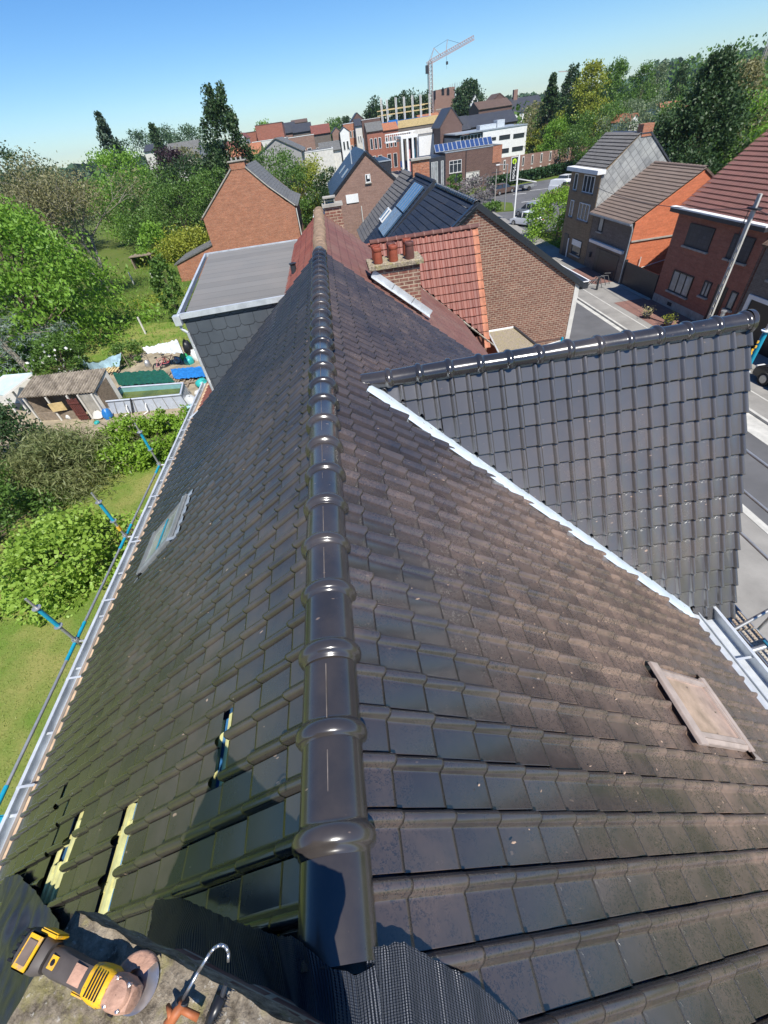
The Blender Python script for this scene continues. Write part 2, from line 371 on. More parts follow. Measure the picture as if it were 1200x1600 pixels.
def tiles_build(m, name, mat, parent, cuts=()):
    """cuts: list of (point, normal): everything on the normal's side goes"""
    off = _root_off(parent)
    me = bpy.data.meshes.new(name); me.from_pydata((np.array(m.v)-np.array(off)).tolist(), [], m.f)
    ul = me.uv_layers.new(name='UVMap'); ul.data.foreach_set('uv', np.array(m.uvs, dtype=np.float32).ravel())
    if cuts:
        bm = bmesh.new(); bm.from_mesh(me)
        for (pt, nr) in cuts:
            bmesh.ops.bisect_plane(bm, geom=bm.verts[:]+bm.edges[:]+bm.faces[:], plane_co=Vector(pt)-off, plane_no=Vector(nr), clear_outer=True)
        bm.to_mesh(me); bm.free()
    me.polygons.foreach_set('use_smooth', [True]*len(me.polygons))
    me.materials.append(ML[mat]); o = bpy.data.objects.new(name, me); COL.objects.link(o); o.parent = parent
    me.update(); return o

# ================================================================ OUR HOUSE (the roof we look down on)
XR = -0.356; ZR = 9.87; SL = R(39); TS = math.tan(SL); CS = math.cos(SL); SS = math.sin(SL)
TW, TL, TLL = .207, .275, .280
Y0, Y1 = -3.1, 10.66
VR, VL = (CS, 0, -SS), (-CS, 0, -SS)
NR, NL = Vector((SS, 0, CS)), Vector((-SS, 0, CS))
def RS(L, y, h=0): return Vector((XR+CS*L+SS*h, y, ZR-SS*L+CS*h))      # point on the right slope
def LS(L, y, h=0): return Vector((XR-CS*L-SS*h, y, ZR-SS*L+CS*h))      # point on the left slope
house = thing('tiled_house', 'house under the big steep roof of glossy black-brown clay tiles filling the lower photo', 'house', (XR, 4, 0))
# cross gable: ridge along +x
CY, CZ, CX1, CSL = 4.75, 9.50, 4.90, R(61)
def CP(x, L, h=0): return Vector((x, CY-math.cos(CSL)*L-math.sin(CSL)*h, CZ-math.sin(CSL)*L+math.cos(CSL)*h))
tc = math.tan(CSL)
# valley in plan: CZ - tc*(CY-y) = ZR - TS*(x-XR)
def val_y(x, d=0): return CY-(CZ-(ZR-TS*(x-XR)))/tc
va = Vector((0.1, val_y(0.1), 0)); vb = Vector((4.2, val_y(4.2), 0)); vd = (vb-va).normalized(); vn = Vector((-vd.y, vd.x, 0))  # towards +y
cols = int(round((Y1-Y0)/TW)); rowsR = 21; rowsL = 19
# right slope (near part up to the valley, far part beyond the cross ridge)
m = tile_field(RS(0, Y0), (0, 1, 0), VR, cols, 2, TW, TL, seed=5); tiles_build(m, 'roof_slope', 'tile_right', house)
m = tile_field(RS(0, Y0), (0, 1, 0), VR, 38, rowsR+1, TW, TL, keep=lambda u, v, i, j: j > 1, seed=3)
tiles_build(m, 'roof_slope', 'tile_right', house, cuts=[(RS(5.80, 0), VR), (va-vn*.20, vn)])
vm = Vector((vn.x, -vn.y, 0)); va2 = Vector((va.x, 2*CY-va.y, 0))
m = tile_field(RS(0, Y0+38*TW), (0, 1, 0), VR, cols-38, rowsR+1, TW, TL, keep=lambda u, v, i, j: j > 1, seed=4)
far = tiles_build(m, 'roof_slope', 'tile_right', house, cuts=[(RS(5.80, 0), VR), (va2+Vector((0, .02, 0)), vm)])
# left slope with pulled tiles (bare battens show)
gone = {}
def Lcol(y): return int((Y1-y)/TW)
for j, ya, yb in ((7, .44, .90), (11, .66, 1.05), (12, .66, .80)):
    for c in range(Lcol(yb), Lcol(ya)+1): gone[(c, j)] = 1.0
for j, ya, yb, t in ((3, .74, 1.08, .42), (14, 1.36, 1.52, .5), (13, 1.1, 1.3, .35)):
    for c in range(Lcol(yb), Lcol(ya)+1): gone[(c, j)] = t
m = tile_field(LS(0, Y1), (0, -1, 0), VL, cols, rowsL, TW, TLL, keep=lambda u, v, i, j: gone.get((i, j), 0) < 1, t0=lambda i, j: gone.get((i, j), 0), seed=6)
tiles_build(m, 'roof_slope', 'tile_left', house)
# underlay and battens
b = MB(); b.slab([RS(-.02, Y0, -.05), RS(5.82, Y0, -.05), RS(5.82, Y1, -.05), RS(-.02, Y1, -.05)], NR, .05)
b.slab([LS(-.02, Y1, -.05), LS(5.25, Y1, -.05), LS(5.25, Y0, -.05), LS(-.02, Y0, -.05)], NL, .05)
b.build('underlay', 'membrane', house)
b = MB()
for j in range(1, 19):
    for (off) in (0.0,) :
        L = j*TL+.03+off
        P = [LS(L, -.3, -.005), LS(L+.048, -.3, -.005), LS(L+.048, 2.2, -.005), LS(L, 2.2, -.005)]
        b.slab(P, NL, .022)
for y in (-.1, .52, .98, 1.45):
    b.slab([LS(.1, y, -.028), LS(5.2, y, -.028), LS(5.2, y+.05, -.028), LS(.1, y+.05, -.028)], NL, .02)
for j, ya, yb in ((7, .35, .95), (11, .6, 1.1), (12, .6, .85), (3, .70, 1.12)):
    for o_ in (.045, .185): b.slab([LS(j*TLL+o_, ya, .012), LS(j*TLL+o_+.055, ya, .012), LS(j*TLL+o_+.055, yb, .012), LS(j*TLL+o_, yb, .012)], NL, .03)
for y_ in (.50, .80, 1.0): b.slab([LS(1.9, y_, -.0), LS(3.6, y_, -.0), LS(3.6, y_+.045, -.0), LS(1.9, y_+.045, -.0)], NL, .02)
b.build('battens', 'batten', house)
ML['blue_foil'] = simple('blue_foil', (.05, .20, .45), .45, .35, 7)
for j, ya, yb in ((7, .35, .95), (11, .6, 1.1), (12, .6, .85), (3, .70, 1.12)): MB().slab([LS(j*TLL-.02, ya, -.012), LS(j*TLL+.29, ya, -.012), LS(j*TLL+.29, yb, -.012), LS(j*TLL-.02, yb, -.012)], NL, .004).build('foil_strip', 'blue_foil', house)
# cross gable slopes
def ckeep(u, v, i, j): return True
ncx = 24
m = tile_field(CP(CX1-ncx*TW, 0), (1, 0, 0), (0, -math.cos(CSL), -math.sin(CSL)), ncx, 15, TW, .268, seed=8, jit=.0022, tilt=.030, hs=1.2)
tiles_build(m, 'cross_gable_slope', 'tile_cross_sheen', house, cuts=[(va-vn*.015, -vn)])
m = tile_field(Vector((CX1, CY, CZ)), (-1, 0, 0), (0, math.cos(CSL), -math.sin(CSL)), ncx, 15, TW, .268, seed=9)
tiles_build(m, 'cross_gable_slope', 'tile_cross_sheen', house, cuts=[(va2, Vector((-vm.x, -vm.y, 0)))])
# walls
b = MB()
b.add([(-4.3, Y0, 0), (4.15, Y0, 0), (4.15, Y1, 0), (-4.3, Y1, 0), (-4.3, Y0, 6.3), (4.15, Y0, 6.0), (4.15, Y1, 6.0), (-4.3, Y1, 6.3), (XR, Y0, 9.6), (XR, Y1, 9.6)],
      [(0, 1, 5, 8, 4), (2, 3, 7, 9, 6), (1, 2, 6, 5), (3, 0, 4, 7), (4, 8, 9, 7), (5, 6, 9, 8)])
b.add([(0.5, 2.95, 0), (4.8, 2.95, 0), (4.8, 6.55, 0), (.5, 6.55, 0), (0.5, 2.95, 6.1), (4.8, 2.95, 6.1), (4.8, 6.55, 6.1), (.5, 6.55, 6.1), (.5, CY, 9.3), (4.8, CY, 9.3)],
      [(0, 1, 5, 4), (1, 2, 6, 9, 5), (2, 3, 7, 6), (3, 0, 4, 8, 7)])
b.build('wall', 'b_brown', house)
b = MB().slab([CP(CX1-.03, 0, .0), CP(CX1-.03, 4.0, .0), CP(CX1-.0, 4.0, .0), CP(CX1, 0, .0)], (0, -1, 0), .12)
b.build('verge_board', 'dark_metal', house)
ML['seam'] = simple('dusty_seam', (.17, .14, .12), .4, .6, 9)
# ridge tiles
def cap_mesh(Lc, r, ring=True):
    b = MB(); pr = [(0, r-.004), (.02, r), (Lc-.085, r+.003), (Lc-.075, r+.006), (Lc-.068, r+.016), (Lc-.055, r+.026), (Lc-.035, r+.030), (Lc-.015, r+.026), (Lc-.004, r+.018), (Lc, r+.006), (Lc+.012, r+.003), (Lc+.02, r-.004)]
    n = 26; prof = []; vs = []; fs = []
    for (h, q) in pr:
        for i in range(n+1):
            a = R(-103+206*i/n); x = math.sin(a)*q; z = math.cos(a)*q*.86
            if abs(a) > R(90): z -= .012
            vs.append((x, h, z))
    for j in range(len(pr)-1):
        for i in range(n): fs.append((j*(n+1)+i, j*(n+1)+i+1, (j+1)*(n+1)+i+1, (j+1)*(n+1)+i))
    b.add(vs, fs); return b
RL = .369
cm = cap_mesh(RL, .128)
def ridge_row(parent, p0, dirv, count, mesh_b, mat, step, name='ridge_tile', jit=.004):
    d = Vector(dirv); ang = math.atan2(-d.x, d.y); first = None
    off = _root_off(parent)
    for i in range(count):
        p = Vector(p0)+d*(step*i)-off+Vector((random.gauss(0, jit*.4), random.gauss(0, jit*.4), random.gauss(0, jit*.5)))
        if first is None:
            o = mesh_b.build(name, mat, parent, local=True, smooth=True); first = o
        else:
            o = first.copy(); COL.objects.link(o); o.parent = parent
        o.location = p; o.rotation_euler = (random.gauss(0, .006), random.gauss(0, .02), ang+random.gauss(0, .010))
# rings at the near end: tiles run towards the camera
rings_y = .176*1.8
ridge_row(house, (XR, rings_y-.035+RL*28, 9.885), (0, -1, 0), 28, cm, 'cap', RL)
b = MB(); b.add([(v[0]+XR, -v[1]+rings_y-.03, v[2]+9.885) for v in cap_mesh(RL, .128).v if v[1] <= RL-.0845], [(j*27+i, j*27+i+1, j*27+28+i, j*27+27+i) for j in range(2) for i in range(26)]); b.build('ridge_tile', 'cap', house, smooth=True)
b = MB(); sv = [(XR+math.sin(R(a))*.1305, 9.885+math.cos(R(a))*.1305*.86) for a in (-1.1, -.4, .4, 1.1)]
for i in range(28):
    y1 = rings_y+RL*i+.02; y0 = y1+RL-.11
    b.add([(x, y1, z+.0005+(.0025 if k in (1, 2) else 0)) for k, (x, z) in enumerate(sv)]+[(x, y0, z+.0005+(.0025 if k in (1, 2) else 0)) for k, (x, z) in enumerate(sv)], [(0, 1, 5, 4), (1, 2, 6, 5), (2, 3, 7, 6)])
b.build('ridge_seams', 'seam', house)
ridge_row(house, (CX1-.369*13.15, CY, CZ+.03), (1, 0, 0), 13, cap_mesh(RL, .118), 'cap', RL)
b = MB().lathe((CX1-.369*12.15+12*.369, CY, CZ+.03), [(-.02, .145), (.03, .147), (.05, .135), (.055, .10), (.06, .001)], 24, (1, 0, 0))
b.build('ridge_end_cap', 'cap', house, smooth=True)
b = MB(); b.box(XR-.10, XR+.10, -.02, Y1, 9.80, 9.93); b.box(.5, CX1-.02, CY-.08, CY+.08, CZ-.05, CZ+.04); b.build('ridge_mortar', 'mortar', house)
# gutters (box section, zinc), left with a fresh board behind
def gutter(x0, x1, y0, y1, z, mat='zinc', side=1, name='gutter'):
    b = MB(); h = .11; e = .006
    b.box(x0, x1, y0, y1, z-h, z-h+e); b.box(x0, x0+e*1.5, y0, y1, z-h+e, z+.012); b.box(x1-e*1.5, x1, y0, y1, z-h+e, z+.03)
    xo = x1 if side > 0 else x0
    b.box(xo-.022, xo+.022, y0, y1, z+.031, z+.052)
    b.box(x0+e*1.5, x1-e*1.5, y0, y0+e, z-h+e, z); b.box(x0+e*1.5, x1-e*1.5, y1-e, y1, z-h+e, z)
    y = y0+.6
    while y < y1-.3: b.box(x0+.01, x1-.01, y, y+.03, z+.004, z+.010); y += .9
    return b.build(name, mat, house if name == 'gutter' else None, bevel=0)
gutter(4.36, 4.60, -3.0, 2.90, 6.14); gutter(4.36, 4.60, 6.55, Y1, 6.14)
b = MB().slab([RS(5.55, -3, -.02), RS(5.86, -3, -.02), RS(5.86, 2.9, -.02), RS(5.55, 2.9, -.02)], NR, .01).box(4.12, 4.36, -3.0, 2.9, 6.095, 6.12); b.build('eaves_flashing', 'zinc', house)
gutter(-4.80, -4.68, 1.02, 12.9, 6.44, side=-1)
b = MB().box(-4.675, -4.40, 1.1, 12.9, 6.34, 6.42); b.build('eaves_board', 'board', house)
b = MB()
for i in range(7): MB().box(-4.82, -4.60, 1.9+i*1.35, 1.93+i*1.35, 6.495, 6.50).build('gutter_bracket', 'zinc', house)
# valley flashing
b = MB(); n = 26; rg = np.random.default_rng(5); pts = []
for i in range(n+1):
    s = i/n; x = .20+(4.22-.20)*s; y = val_y(x); z = ZR-TS*(x-XR)
    w_ = .22
    for k_, (dw, dz) in enumerate(((-w_-.03, .060), (-w_*.9, .094), (-w_*.3, .088), (.05, .0))):
        q = Vector((x, y, z))+Vector((vn.x, vn.y, 0))*(dw+rg.normal(0, .003))
        zz = (ZR-TS*(q.x-XR)) if dw < 0 else CZ-tc*(CY-q.y)-.01
        pts.append((q.x, q.y, zz+dz+rg.normal(0, .003)))
fs = [(i*4+k, i*4+k+1, i*4+4+k+1, i*4+4+k) for i in range(n) for k in range(3)]
ML['new_zinc'] = simple('bright_new_zinc', (.60, .69, .76), .4, .12, 4, metal=.2)
b.add(pts, fs); b.build('valley_flashing', 'new_zinc', house, smooth=True)
b = MB()                                                      # mortar filled in at the cut tiles
for i in range(12):
    x = .25+rg.random()*4.0; y = val_y(x)-.11-rg.random()*.05; z = ZR-TS*(x-XR)+.06; s = .02+.02*rg.random()
    b.lathe((x, y, z), [(-s*.5, .001), (0, s), (s*.4, s*.7), (s*.6, .001)], 6)
setting(b.build('mortar_crumbs', 'mortar', house), 'stuff')

# roof windows
def skylight(side, L0, y0, lw, yw, label, mats):
    S = RS if side > 0 else LS; Nn = NR if side > 0 else NL
    root = MB()
    def ring(a, c, h0, h1, o, i_):
        L0_, L1_, ya, yb = L0-o, L0+lw+o, y0-o, y0+yw+o
        M0, M1, yc, yd = L0+i_, L0+lw-i_, y0+i_, y0+yw-i_
        for q in (((L0_, ya), (L1_, ya), (L1_, yc), (L0_, yc)), ((L0_, yd), (L1_, yd), (L1_, yb), (L0_, yb)), ((L0_, yc), (M0, yc), (M0, yd), (L0_, yd)), ((M1, yc), (L1_, yc), (L1_, yd), (M1, yd))):
            root.slab([S(L, y, h1) for (L, y) in q], Nn, h1-h0)
    ring(0, 0, -.02, .105, 0, .055)
    fr = root.build('roof_window', mats[0], house, bevel=.006)
    fr['label'] = label
    g = MB().slab([S(L0+.05, y0+.05, .085), S(L0+lw-.05, y0+.05, .085), S(L0+lw-.05, y0+yw-.05, .085), S(L0+.05, y0+yw-.05, .085)], Nn, .02); g.build('pane', mats[1], fr)
    c = MB()
    for q in ((L0-.10, L0+.02, y0-.06, y0+yw+.06), (L0+lw-.02, L0+lw+.05, y0-.05, y0+yw+.05)):
        c.slab([S(q[0], q[2], .112), S(q[1], q[2], .118), S(q[1], q[3], .118), S(q[0], q[3], .112)], Nn, .03)
    c.slab([S(L0+.0, y0-.035, .09), S(L0+lw, y0-.035, .09), S(L0+lw, y0+.0, .112), S(L0, y0+.0, .112)], Nn, .05)
    c.slab([S(L0+.0, y0+yw, .112), S(L0+lw, y0+yw, .112), S(L0+lw, y0+yw+.035, .09), S(L0, y0+yw+.035, .09)], Nn, .05)
    c.build('cladding', mats[2], fr, bevel=.004)
    a = MB(); n = 36; vs = []                                  # pleated apron dressed over the rolls below
    for i in range(n+1):
        y = y0-.10+(yw+.2)*i/n; wv = .5+.5*math.cos(2*math.pi*(y-Y0)/TW)
        for k, (L, h) in enumerate(((L0+lw, .10), (L0+lw+.06, .055+.01*wv), (L0+lw+.17, .05+.018*wv), (L0+lw+.21+.03*wv, .04+.02*wv))): vs.append(S(L, y, h))
    a.add(vs, [(i*4+k, i*4+k+1, i*4+5+k, i*4+4+k) for i in range(n) for k in range(3)]); a.build('apron', mats[3], fr, smooth=True)
    return fr
ML['sky_frame'] = simple('dusty_window_cladding', (.38, .31, .27), .5, .2, 6)
ML['sky_pane'] = simple('dust_covered_pane', (.42, .30, .24), .08, .3, 5, spec=1.0)
ML['sky_apron'] = simple('dusty_lead', (.34, .29, .25), .6, .25, 6)
ML['sky_frame_l'] = simple('grey_cladding', (.24, .25, .25), .4, .2, 6, metal=.3)
ML['sky_pane_l'] = simple('film_covered_pane', (.34, .38, .33), .15, .35, 3, spec=.9)
skylight(1, 3.42, .93, .86, .60, 'roof window on the right slope, its pane covered in orange-brown dust', ('sky_frame', 'sky_pane', 'sky_frame', 'sky_apron'))
fl = skylight(-1, 3.30, 4.42, .95, .78, 'roof window on the left slope, half wrapped in clear film', ('sky_frame_l', 'sky_pane_l', 'sky_frame_l', 'lead'))
b = MB(); vs = []; n = 30
for i in range(n+1):
    y = 4.30+.98*i/n; wv = .5+.5*math.cos(2*math.pi*(Y1-y)/TW)
    for (L, h) in ((3.12-.05*wv, .05+.02*wv), (3.20, .06+.012*wv), (3.30, .12)): vs.append(LS(L, y, h))
b.add(vs, [(i*3+k, i*3+k+1, i*3+4+k, i*3+3+k) for i in range(n) for k in range(2)]); b.build('head_flashing', 'zinc_dull', fl, smooth=True)
b = MB().slab([LS(3.72, 4.44, .10), LS(3.78, 4.44, .10), LS(3.80, 5.16, .10), LS(3.74, 5.16, .10)], NL, .006); b.build('strap', 'cyan', fl)
# tile clips, small bright screws
b = MB(); rg = np.random.default_rng(9)
for i in range(46):
    c = int(rg.integers(20, 58)); j = int(rg.integers(2, 17)); y = Y1-(c+.9)*TW
    p = LS((j+1)*TL-.01, y, .062); b.box(p.x-.006, p.x+.006, p.y-.006, p.y+.006, p.z-.004, p.z+.006)
setting(b.build('tile_clips', 'galv', house), 'stuff')

# crumbs of mortar and cut tile on the tiles
ML['crumb'] = simple('tile_crumb', (.42, .30, .22), .9, .4, 30)
b = MB(); rg = np.random.default_rng(21)
for i in range(150):
    L = rg.gamma(4, .6); y = rg.normal(2.2, 1.6)
    if L > 5.6 or y < -.2 or y > val_y(XR+CS*L)-.2: continue
    p = RS(L, y, .062); s = .002+.004*rg.random()**2; a = rg.random()*3
    b.M = Matrix.Translation(p) @ Matrix.Rotation(a, 4, 'Z') @ Matrix.Diagonal((1+2*rg.random(), 1, .5, 1))
    b.lathe((0, 0, 0), [(-s, .0005), (-s*.3, s), (s*.5, s*.8), (s, .0005)], 5)
b.M = Matrix.Identity(4)
setting(b.build('tile_crumbs', 'crumb', house), 'stuff')

# ---------------------------------------------------------------- foreground chimney, flashing, tools
ML['slab'] = None
mm, t_, b_ = new_mat('mossy_concrete'); p_ = objco(t_)
c1 = mixc(t_, ramp(t_, noise(t_, p_, 22, 8, .75), .35, .68), (.085, .065, .042), (.50, .42, .31))
c1 = mixc(t_, mth(t_, 'MULTIPLY', ramp(t_, noise(t_, p_, 9, 5, .7), .52, .62), .55), c1, (.30, .27, .08))
c1 = mixc(t_, mth(t_, 'MULTIPLY', ramp(t_, noise(t_, p_, 60, 4, .7), .60, .68), .7), c1, (.62, .58, .50))
t_.links.new(c1, b_.inputs['Base Color']); b_.inputs['Roughness'].default_value = .95
bump(t_, b_, noise(t_, p_, 30, 8, .75), .02, 1); ML['slab'] = mm
SA = math.atan2(-.23, .53)
cb = MB(); cb.M = Matrix.Translation((-.88, .17, 0)) @ Matrix.Rotation(SA, 4, 'Z')
cb.box(.06, .66, -.62, -.05, 8.6, 10.42); chm = cb.build('chimney', 'b_chim', house)
def rough_slab(name, x0, x1, y0, y1, z0, z1, M, mat, parent, nx=40, ny=30, amp=.010, seed=3):
    bm = bmesh.new(); from mathutils import noise as mn
    b = MB(); vs = []; 
    def pt(x, y, z):
        v = Vector((x, y, z)); n_ = mn.noise_vector(v*14+Vector((seed, 0, 0)))*amp + mn.noise_vector(v*50)*amp*.35
        return M @ (v+n_)
    idx = {}
    def q(x, y, z):
        k = (round(x, 5), round(y, 5), round(z, 5))
        if k not in idx: idx[k] = len(vs); vs.append(pt(x, y, z))
        return idx[k]
    xs = np.linspace(x0, x1, nx); ys = np.linspace(y0, y1, ny); zs = np.linspace(z0, z1, 5); fs = []
    for i in range(nx-1):
        for j in range(ny-1):
            fs.append((q(xs[i], ys[j], z1), q(xs[i+1], ys[j], z1), q(xs[i+1], ys[j+1], z1), q(xs[i], ys[j+1], z1)))
        for k in range(4):
            fs.append((q(xs[i], ys[0], zs[k]), q(xs[i+1], ys[0], zs[k]), q(xs[i+1], ys[0], zs[k+1]), q(xs[i], ys[0], zs[k+1])))
            fs.append((q(xs[i], ys[-1], zs[k]), q(xs[i+1], ys[-1], zs[k]), q(xs[i+1], ys[-1], zs[k+1]), q(xs[i], ys[-1], zs[k+1])))
    for j in range(ny-1):
        for k in range(4):
            fs.append((q(xs[0], ys[j], zs[k]), q(xs[0], ys[j+1], zs[k]), q(xs[0], ys[j+1], zs[k+1]), q(xs[0], ys[j], zs[k+1])))
            fs.append((q(xs[-1], ys[j], zs[k]), q(xs[-1], ys[j+1], zs[k]), q(xs[-1], ys[j+1], zs[k+1]), q(xs[-1], ys[j], zs[k+1])))
    bm.free(); b.add(vs, fs); return b.build(name, mat, parent, smooth=True)
Ms = Matrix.Translation((-.88, .17, 0)) @ Matrix.Rotation(SA, 4, 'Z')
rough_slab('slab', 0, .70, -.70, 0, 10.41, 10.50, Ms, 'slab', chm, 60, 60, .008)

# pleated black flashing (ribbed sheet)
mm, t_, b_ = new_mat('pleated_flashing'); uvn = uvco(t_); s_ = N(t_, 'ShaderNodeSeparateXYZ'); t_.links.new(uvn, s_.inputs[0])
wv = mth(t_, 'SINE', mth(t_, 'MULTIPLY', s_.outputs[0], 2*math.pi/.0135)); wv2 = mth(t_, 'SINE', mth(t_, 'MULTIPLY', s_.outputs[1], 2*math.pi/.006))
b_.inputs['Base Color'].default_value = (.045, .052, .068, 1); b_.inputs['Roughness'].default_value = .3; b_.inputs['Metallic'].default_value = .15
bump(t_, b_, mth(t_, 'ADD', wv, mth(t_, 'MULTIPLY', wv2, .25)), .0035, 1); ML['pleat'] = mm
def sheet(name, top, bot, nu, nv, wr, mat, seed, parent=None, sag=None):
    """top/bot: lists of points of the upper and lower edge; grid between them with wrinkles"""
    from mathutils import noise as mn
    def samp(P, s):
        L = [0]
        for i in range(len(P)-1): L.append(L[-1]+(Vector(P[i+1])-Vector(P[i])).length)
        d = s*L[-1]
        for i in range(len(P)-1):
            if d <= L[i+1] or i == len(P)-2:
                f = (d-L[i])/(L[i+1]-L[i]); return Vector(P[i]).lerp(Vector(P[i+1]), f), L[-1]
    vs = []; uvv = []
    for i in range(nu+1):
        a, LA = samp(top, i/nu); b2, LB = samp(bot, i/nu)
        for j in range(nv+1):
            f = j/nv; p = a.lerp(b2, f)
            d = mn.noise(Vector((p.x*6, p.y*6, seed)))*wr + mn.noise(Vector((i/nu*22, f*3, seed+3)))*wr*.5
            p = p+Vector((0, 0, d))
            if i in (0, nu) or j in (0, nv): p += Vector((mn.noise(p*30)*.006, mn.noise(p*37)*.006, 0))
            vs.append(p); uvv.append((i/nu*LA, f*(a-b2).length))
    fs = [(i*(nv+1)+j, (i+1)*(nv+1)+j, (i+1)*(nv+1)+j+1, i*(nv+1)+j+1) for i in range(nu) for j in range(nv)]
    b = MB(); b.add(vs, fs); b.uvs = [uvv[k] for f in fs for k in f]
    return b.build(name, mat, parent, smooth=True)
fr_ = thing('flashing_sheet', 'pleated black flashing sheet draped over the lower end of the ridge beside the chimney slab', 'flashing', (XR, -.2, 9.9))
top = [LS(1.30, .34, .07), LS(1.0, .30, .075), LS(.55, .18, .08), LS(.22, .10, .09), (XR-.13, .085, 9.94), (XR-.07, .05, 9.995), (XR, .0, 10.02), (XR+.07, -.02, 9.995), (XR+.125, -.01, 9.93)]
bot = [(-1.0, .12, 9.9), (-.80, .06, 10.15), (-.62, -.04, 10.22), (-.48, -.12, 10.22), (XR-.02, -.30, 10.15), (XR+.0, -.42, 10.05), (XR+.04, -.5, 10.0), (XR+.08, -.55, 9.95), (XR+.15, -.6, 9.88)]
sheet('left_flap', top, bot, 220, 50, .035, 'pleat', 1.3, fr_)
top = [(XR+.10, .03, 9.955), RS(.20, .03, .085), RS(.30, -.01, .075), RS(.45, -.07, .07), RS(.62, -.17, .065), RS(.85, -.36, .065)]
bot = [(XR+.06, -.6, 9.90), RS(.15, -.6, .085), RS(.3, -.6, .075), RS(.45, -.6, .07), RS(.62, -.6, .065), RS(.86, -.6, .065)]
sheet('right_flap', top, bot, 140, 50, .020, 'pleat', 5.7, fr_)
ML['film'] = simple('dark_film', (.022, .024, .028), .38, .4, 6, spec=.5, bmp=.01, fine=9)
o = sheet('plastic_sheet', [LS(2.6, .40, .10), LS(3.3, .62, .08), LS(4.2, .90, .10), LS(5.1, 1.0, .05)], [LS(1.3, -.8, .12), LS(2.5, -.9, .12), LS(4.0, -.9, .12), LS(5.1, -.8, .1)], 80, 60, .05, 'film', 9.1)
tag(o, 'crumpled dark plastic film lying on the tiles left of the chimney slab', 'plastic sheet')

# angle grinder on the slab
mm, t_, b_ = new_mat('yellow_plastic'); p_ = objco(t_); c1 = mixc(t_, ramp(t_, noise(t_, p_, 38, 6, .7), .5, .68), (.72, .40, .012), (.42, .27, .17)); c1 = mixc(t_, ramp(t_, noise(t_, p_, 120, 3, .7), .62, .7), c1, (.10, .07, .05))
t_.links.new(c1, b_.inputs['Base Color']); b_.inputs['Roughness'].default_value = .5; bump(t_, b_, noise(t_, p_, 90, 5), .001, 1); ML['yellow'] = mm
ML['gr_dust'] = simple('dusty_grey_plastic', (.17, .125, .10), .75, .3, 18)
ML['gr_grip'] = simple('dark_grip', (.075, .062, .055), .6, .25, 20)
ML['gr_pink'] = simple('brick_dusted_metal', (.42, .24, .165), .62, .45, 30, bmp=.003, fine=120)
ML['steel'] = simple('bright_steel', (.55, .55, .56), .3, .15, 20, metal=.9)
ga = G(38, 1480, 10.56); gb = G(200, 1562, 10.56); gd = (gb-ga).normalized(); gl = (gb-ga).length
gr = thing('angle_grinder', 'yellow and black cordless angle grinder covered in brick dust on the mossy slab', 'power tool', ((ga.x+gb.x)/2, (ga.y+gb.y)/2, 10.503), math.atan2(gd.y, gd.x)); gr.scale = (gl/.385,)*3
def oct_body(b, secs):   # secs: (x, half-width y, z0, z1, round)
    vs = []; k = 12
    for (x, hw, z0, z1, yo) in secs:
        zc, hz = (z0+z1)/2, (z1-z0)/2
        for i in range(k):
            a = 2*math.pi*(i+.5)/k; ca, sa = math.cos(a), math.sin(a)
            q = .62; vs.append((x, yo+hw*math.copysign(abs(ca)**q, ca), zc+hz*math.copysign(abs(sa)**q, sa)))
    n = len(secs)
    fs = [(j*k+i, j*k+(i+1) % k, (j+1)*k+(i+1) % k, (j+1)*k+i) for j in range(n-1) for i in range(k)]
    fs += [tuple(range(k-1, -1, -1)), tuple((n-1)*k+i for i in range(k))]
    return b.add(vs, fs)
b = oct_body(MB(), [(-.10, .030, .028, .078, 0), (-.07, .033, .024, .082, 0), (-.0, .031, .024, .084, 0), (.045, .032, .022, .088, 0), (.06, .034, .02, .09, 0)])
b.build('grip', 'gr_grip', gr, local=True, ang=40)
b = oct_body(MB(), [(.055, .036, .018, .090, 0), (.08, .040, .016, .094, 0), (.11, .041, .016, .094, 0), (.125, .036, .020, .09, 0)])
b.build('motor_housing', 'yellow', gr, local=True, ang=40)
for i in range(5): MB().box(.072+i*.009, .076+i*.009, -.026, .026, .0935, .0965).build('cooling_slot', 'black', gr, local=True)
b = oct_body(MB(), [(.12, .034, .022, .088, 0), (.14, .038, .02, .086, 0), (.17, .037, .02, .080, 0), (.195, .028, .022, .072, 0), (.20, .015, .026, .06, 0)])
b.lathe((.158, 0, .02), [(-.02, .024), (0, .026), (.0, .03), (.055, .034), (.065, .028), (.068, .001)], 20)
b.build('gear_head', 'gr_pink', gr, local=True, ang=35)
b = oct_body(MB(), [(-.20, .042, .012, .088, 0), (-.19, .046, .008, .094, 0), (-.125, .044, .010, .096, 0), (-.105, .034, .022, .086, 0)])
bt = b.build('battery', 'gr_grip', gr, local=True, ang=40)
b = MB(); b.box(-.182, -.128, -.040, .040, .094, .102); b.box(-.165, -.10, .040, .052, .03, .09)
b.build('battery_latch', 'yellow', gr, local=True, bevel=.004)
b = MB().box(-.172, -.140, -.026, .026, .1022, .1052); b.build('battery_window', 'gr_dust', gr, local=True, bevel=.001)
b = oct_body(MB(), [(-.215, .040, .014, .075, 0), (-.203, .043, .010, .080, 0), (-.198, .043, .010, .080, 0)])
for i in range(5): b.box(-.216+.0, -.20, -.034+i*.016, -.028+i*.016, .02, .084)
b.build('foot_bumper', 'black', gr, local=True, ang=40)
b = MB().box(-.085, -.062, -.014, .014, .0825, .0845); lab = b.build('badge', 'yellow', gr, local=True)
b = MB().lathe((-.0735, 0, .0845), [(0, .007), (.0008, .007), (.0012, .001)], 14); b.box(-.079, -.068, -.0015, .0015, .0857, .0864); b.build('emblem', 'black', lab, local=True)
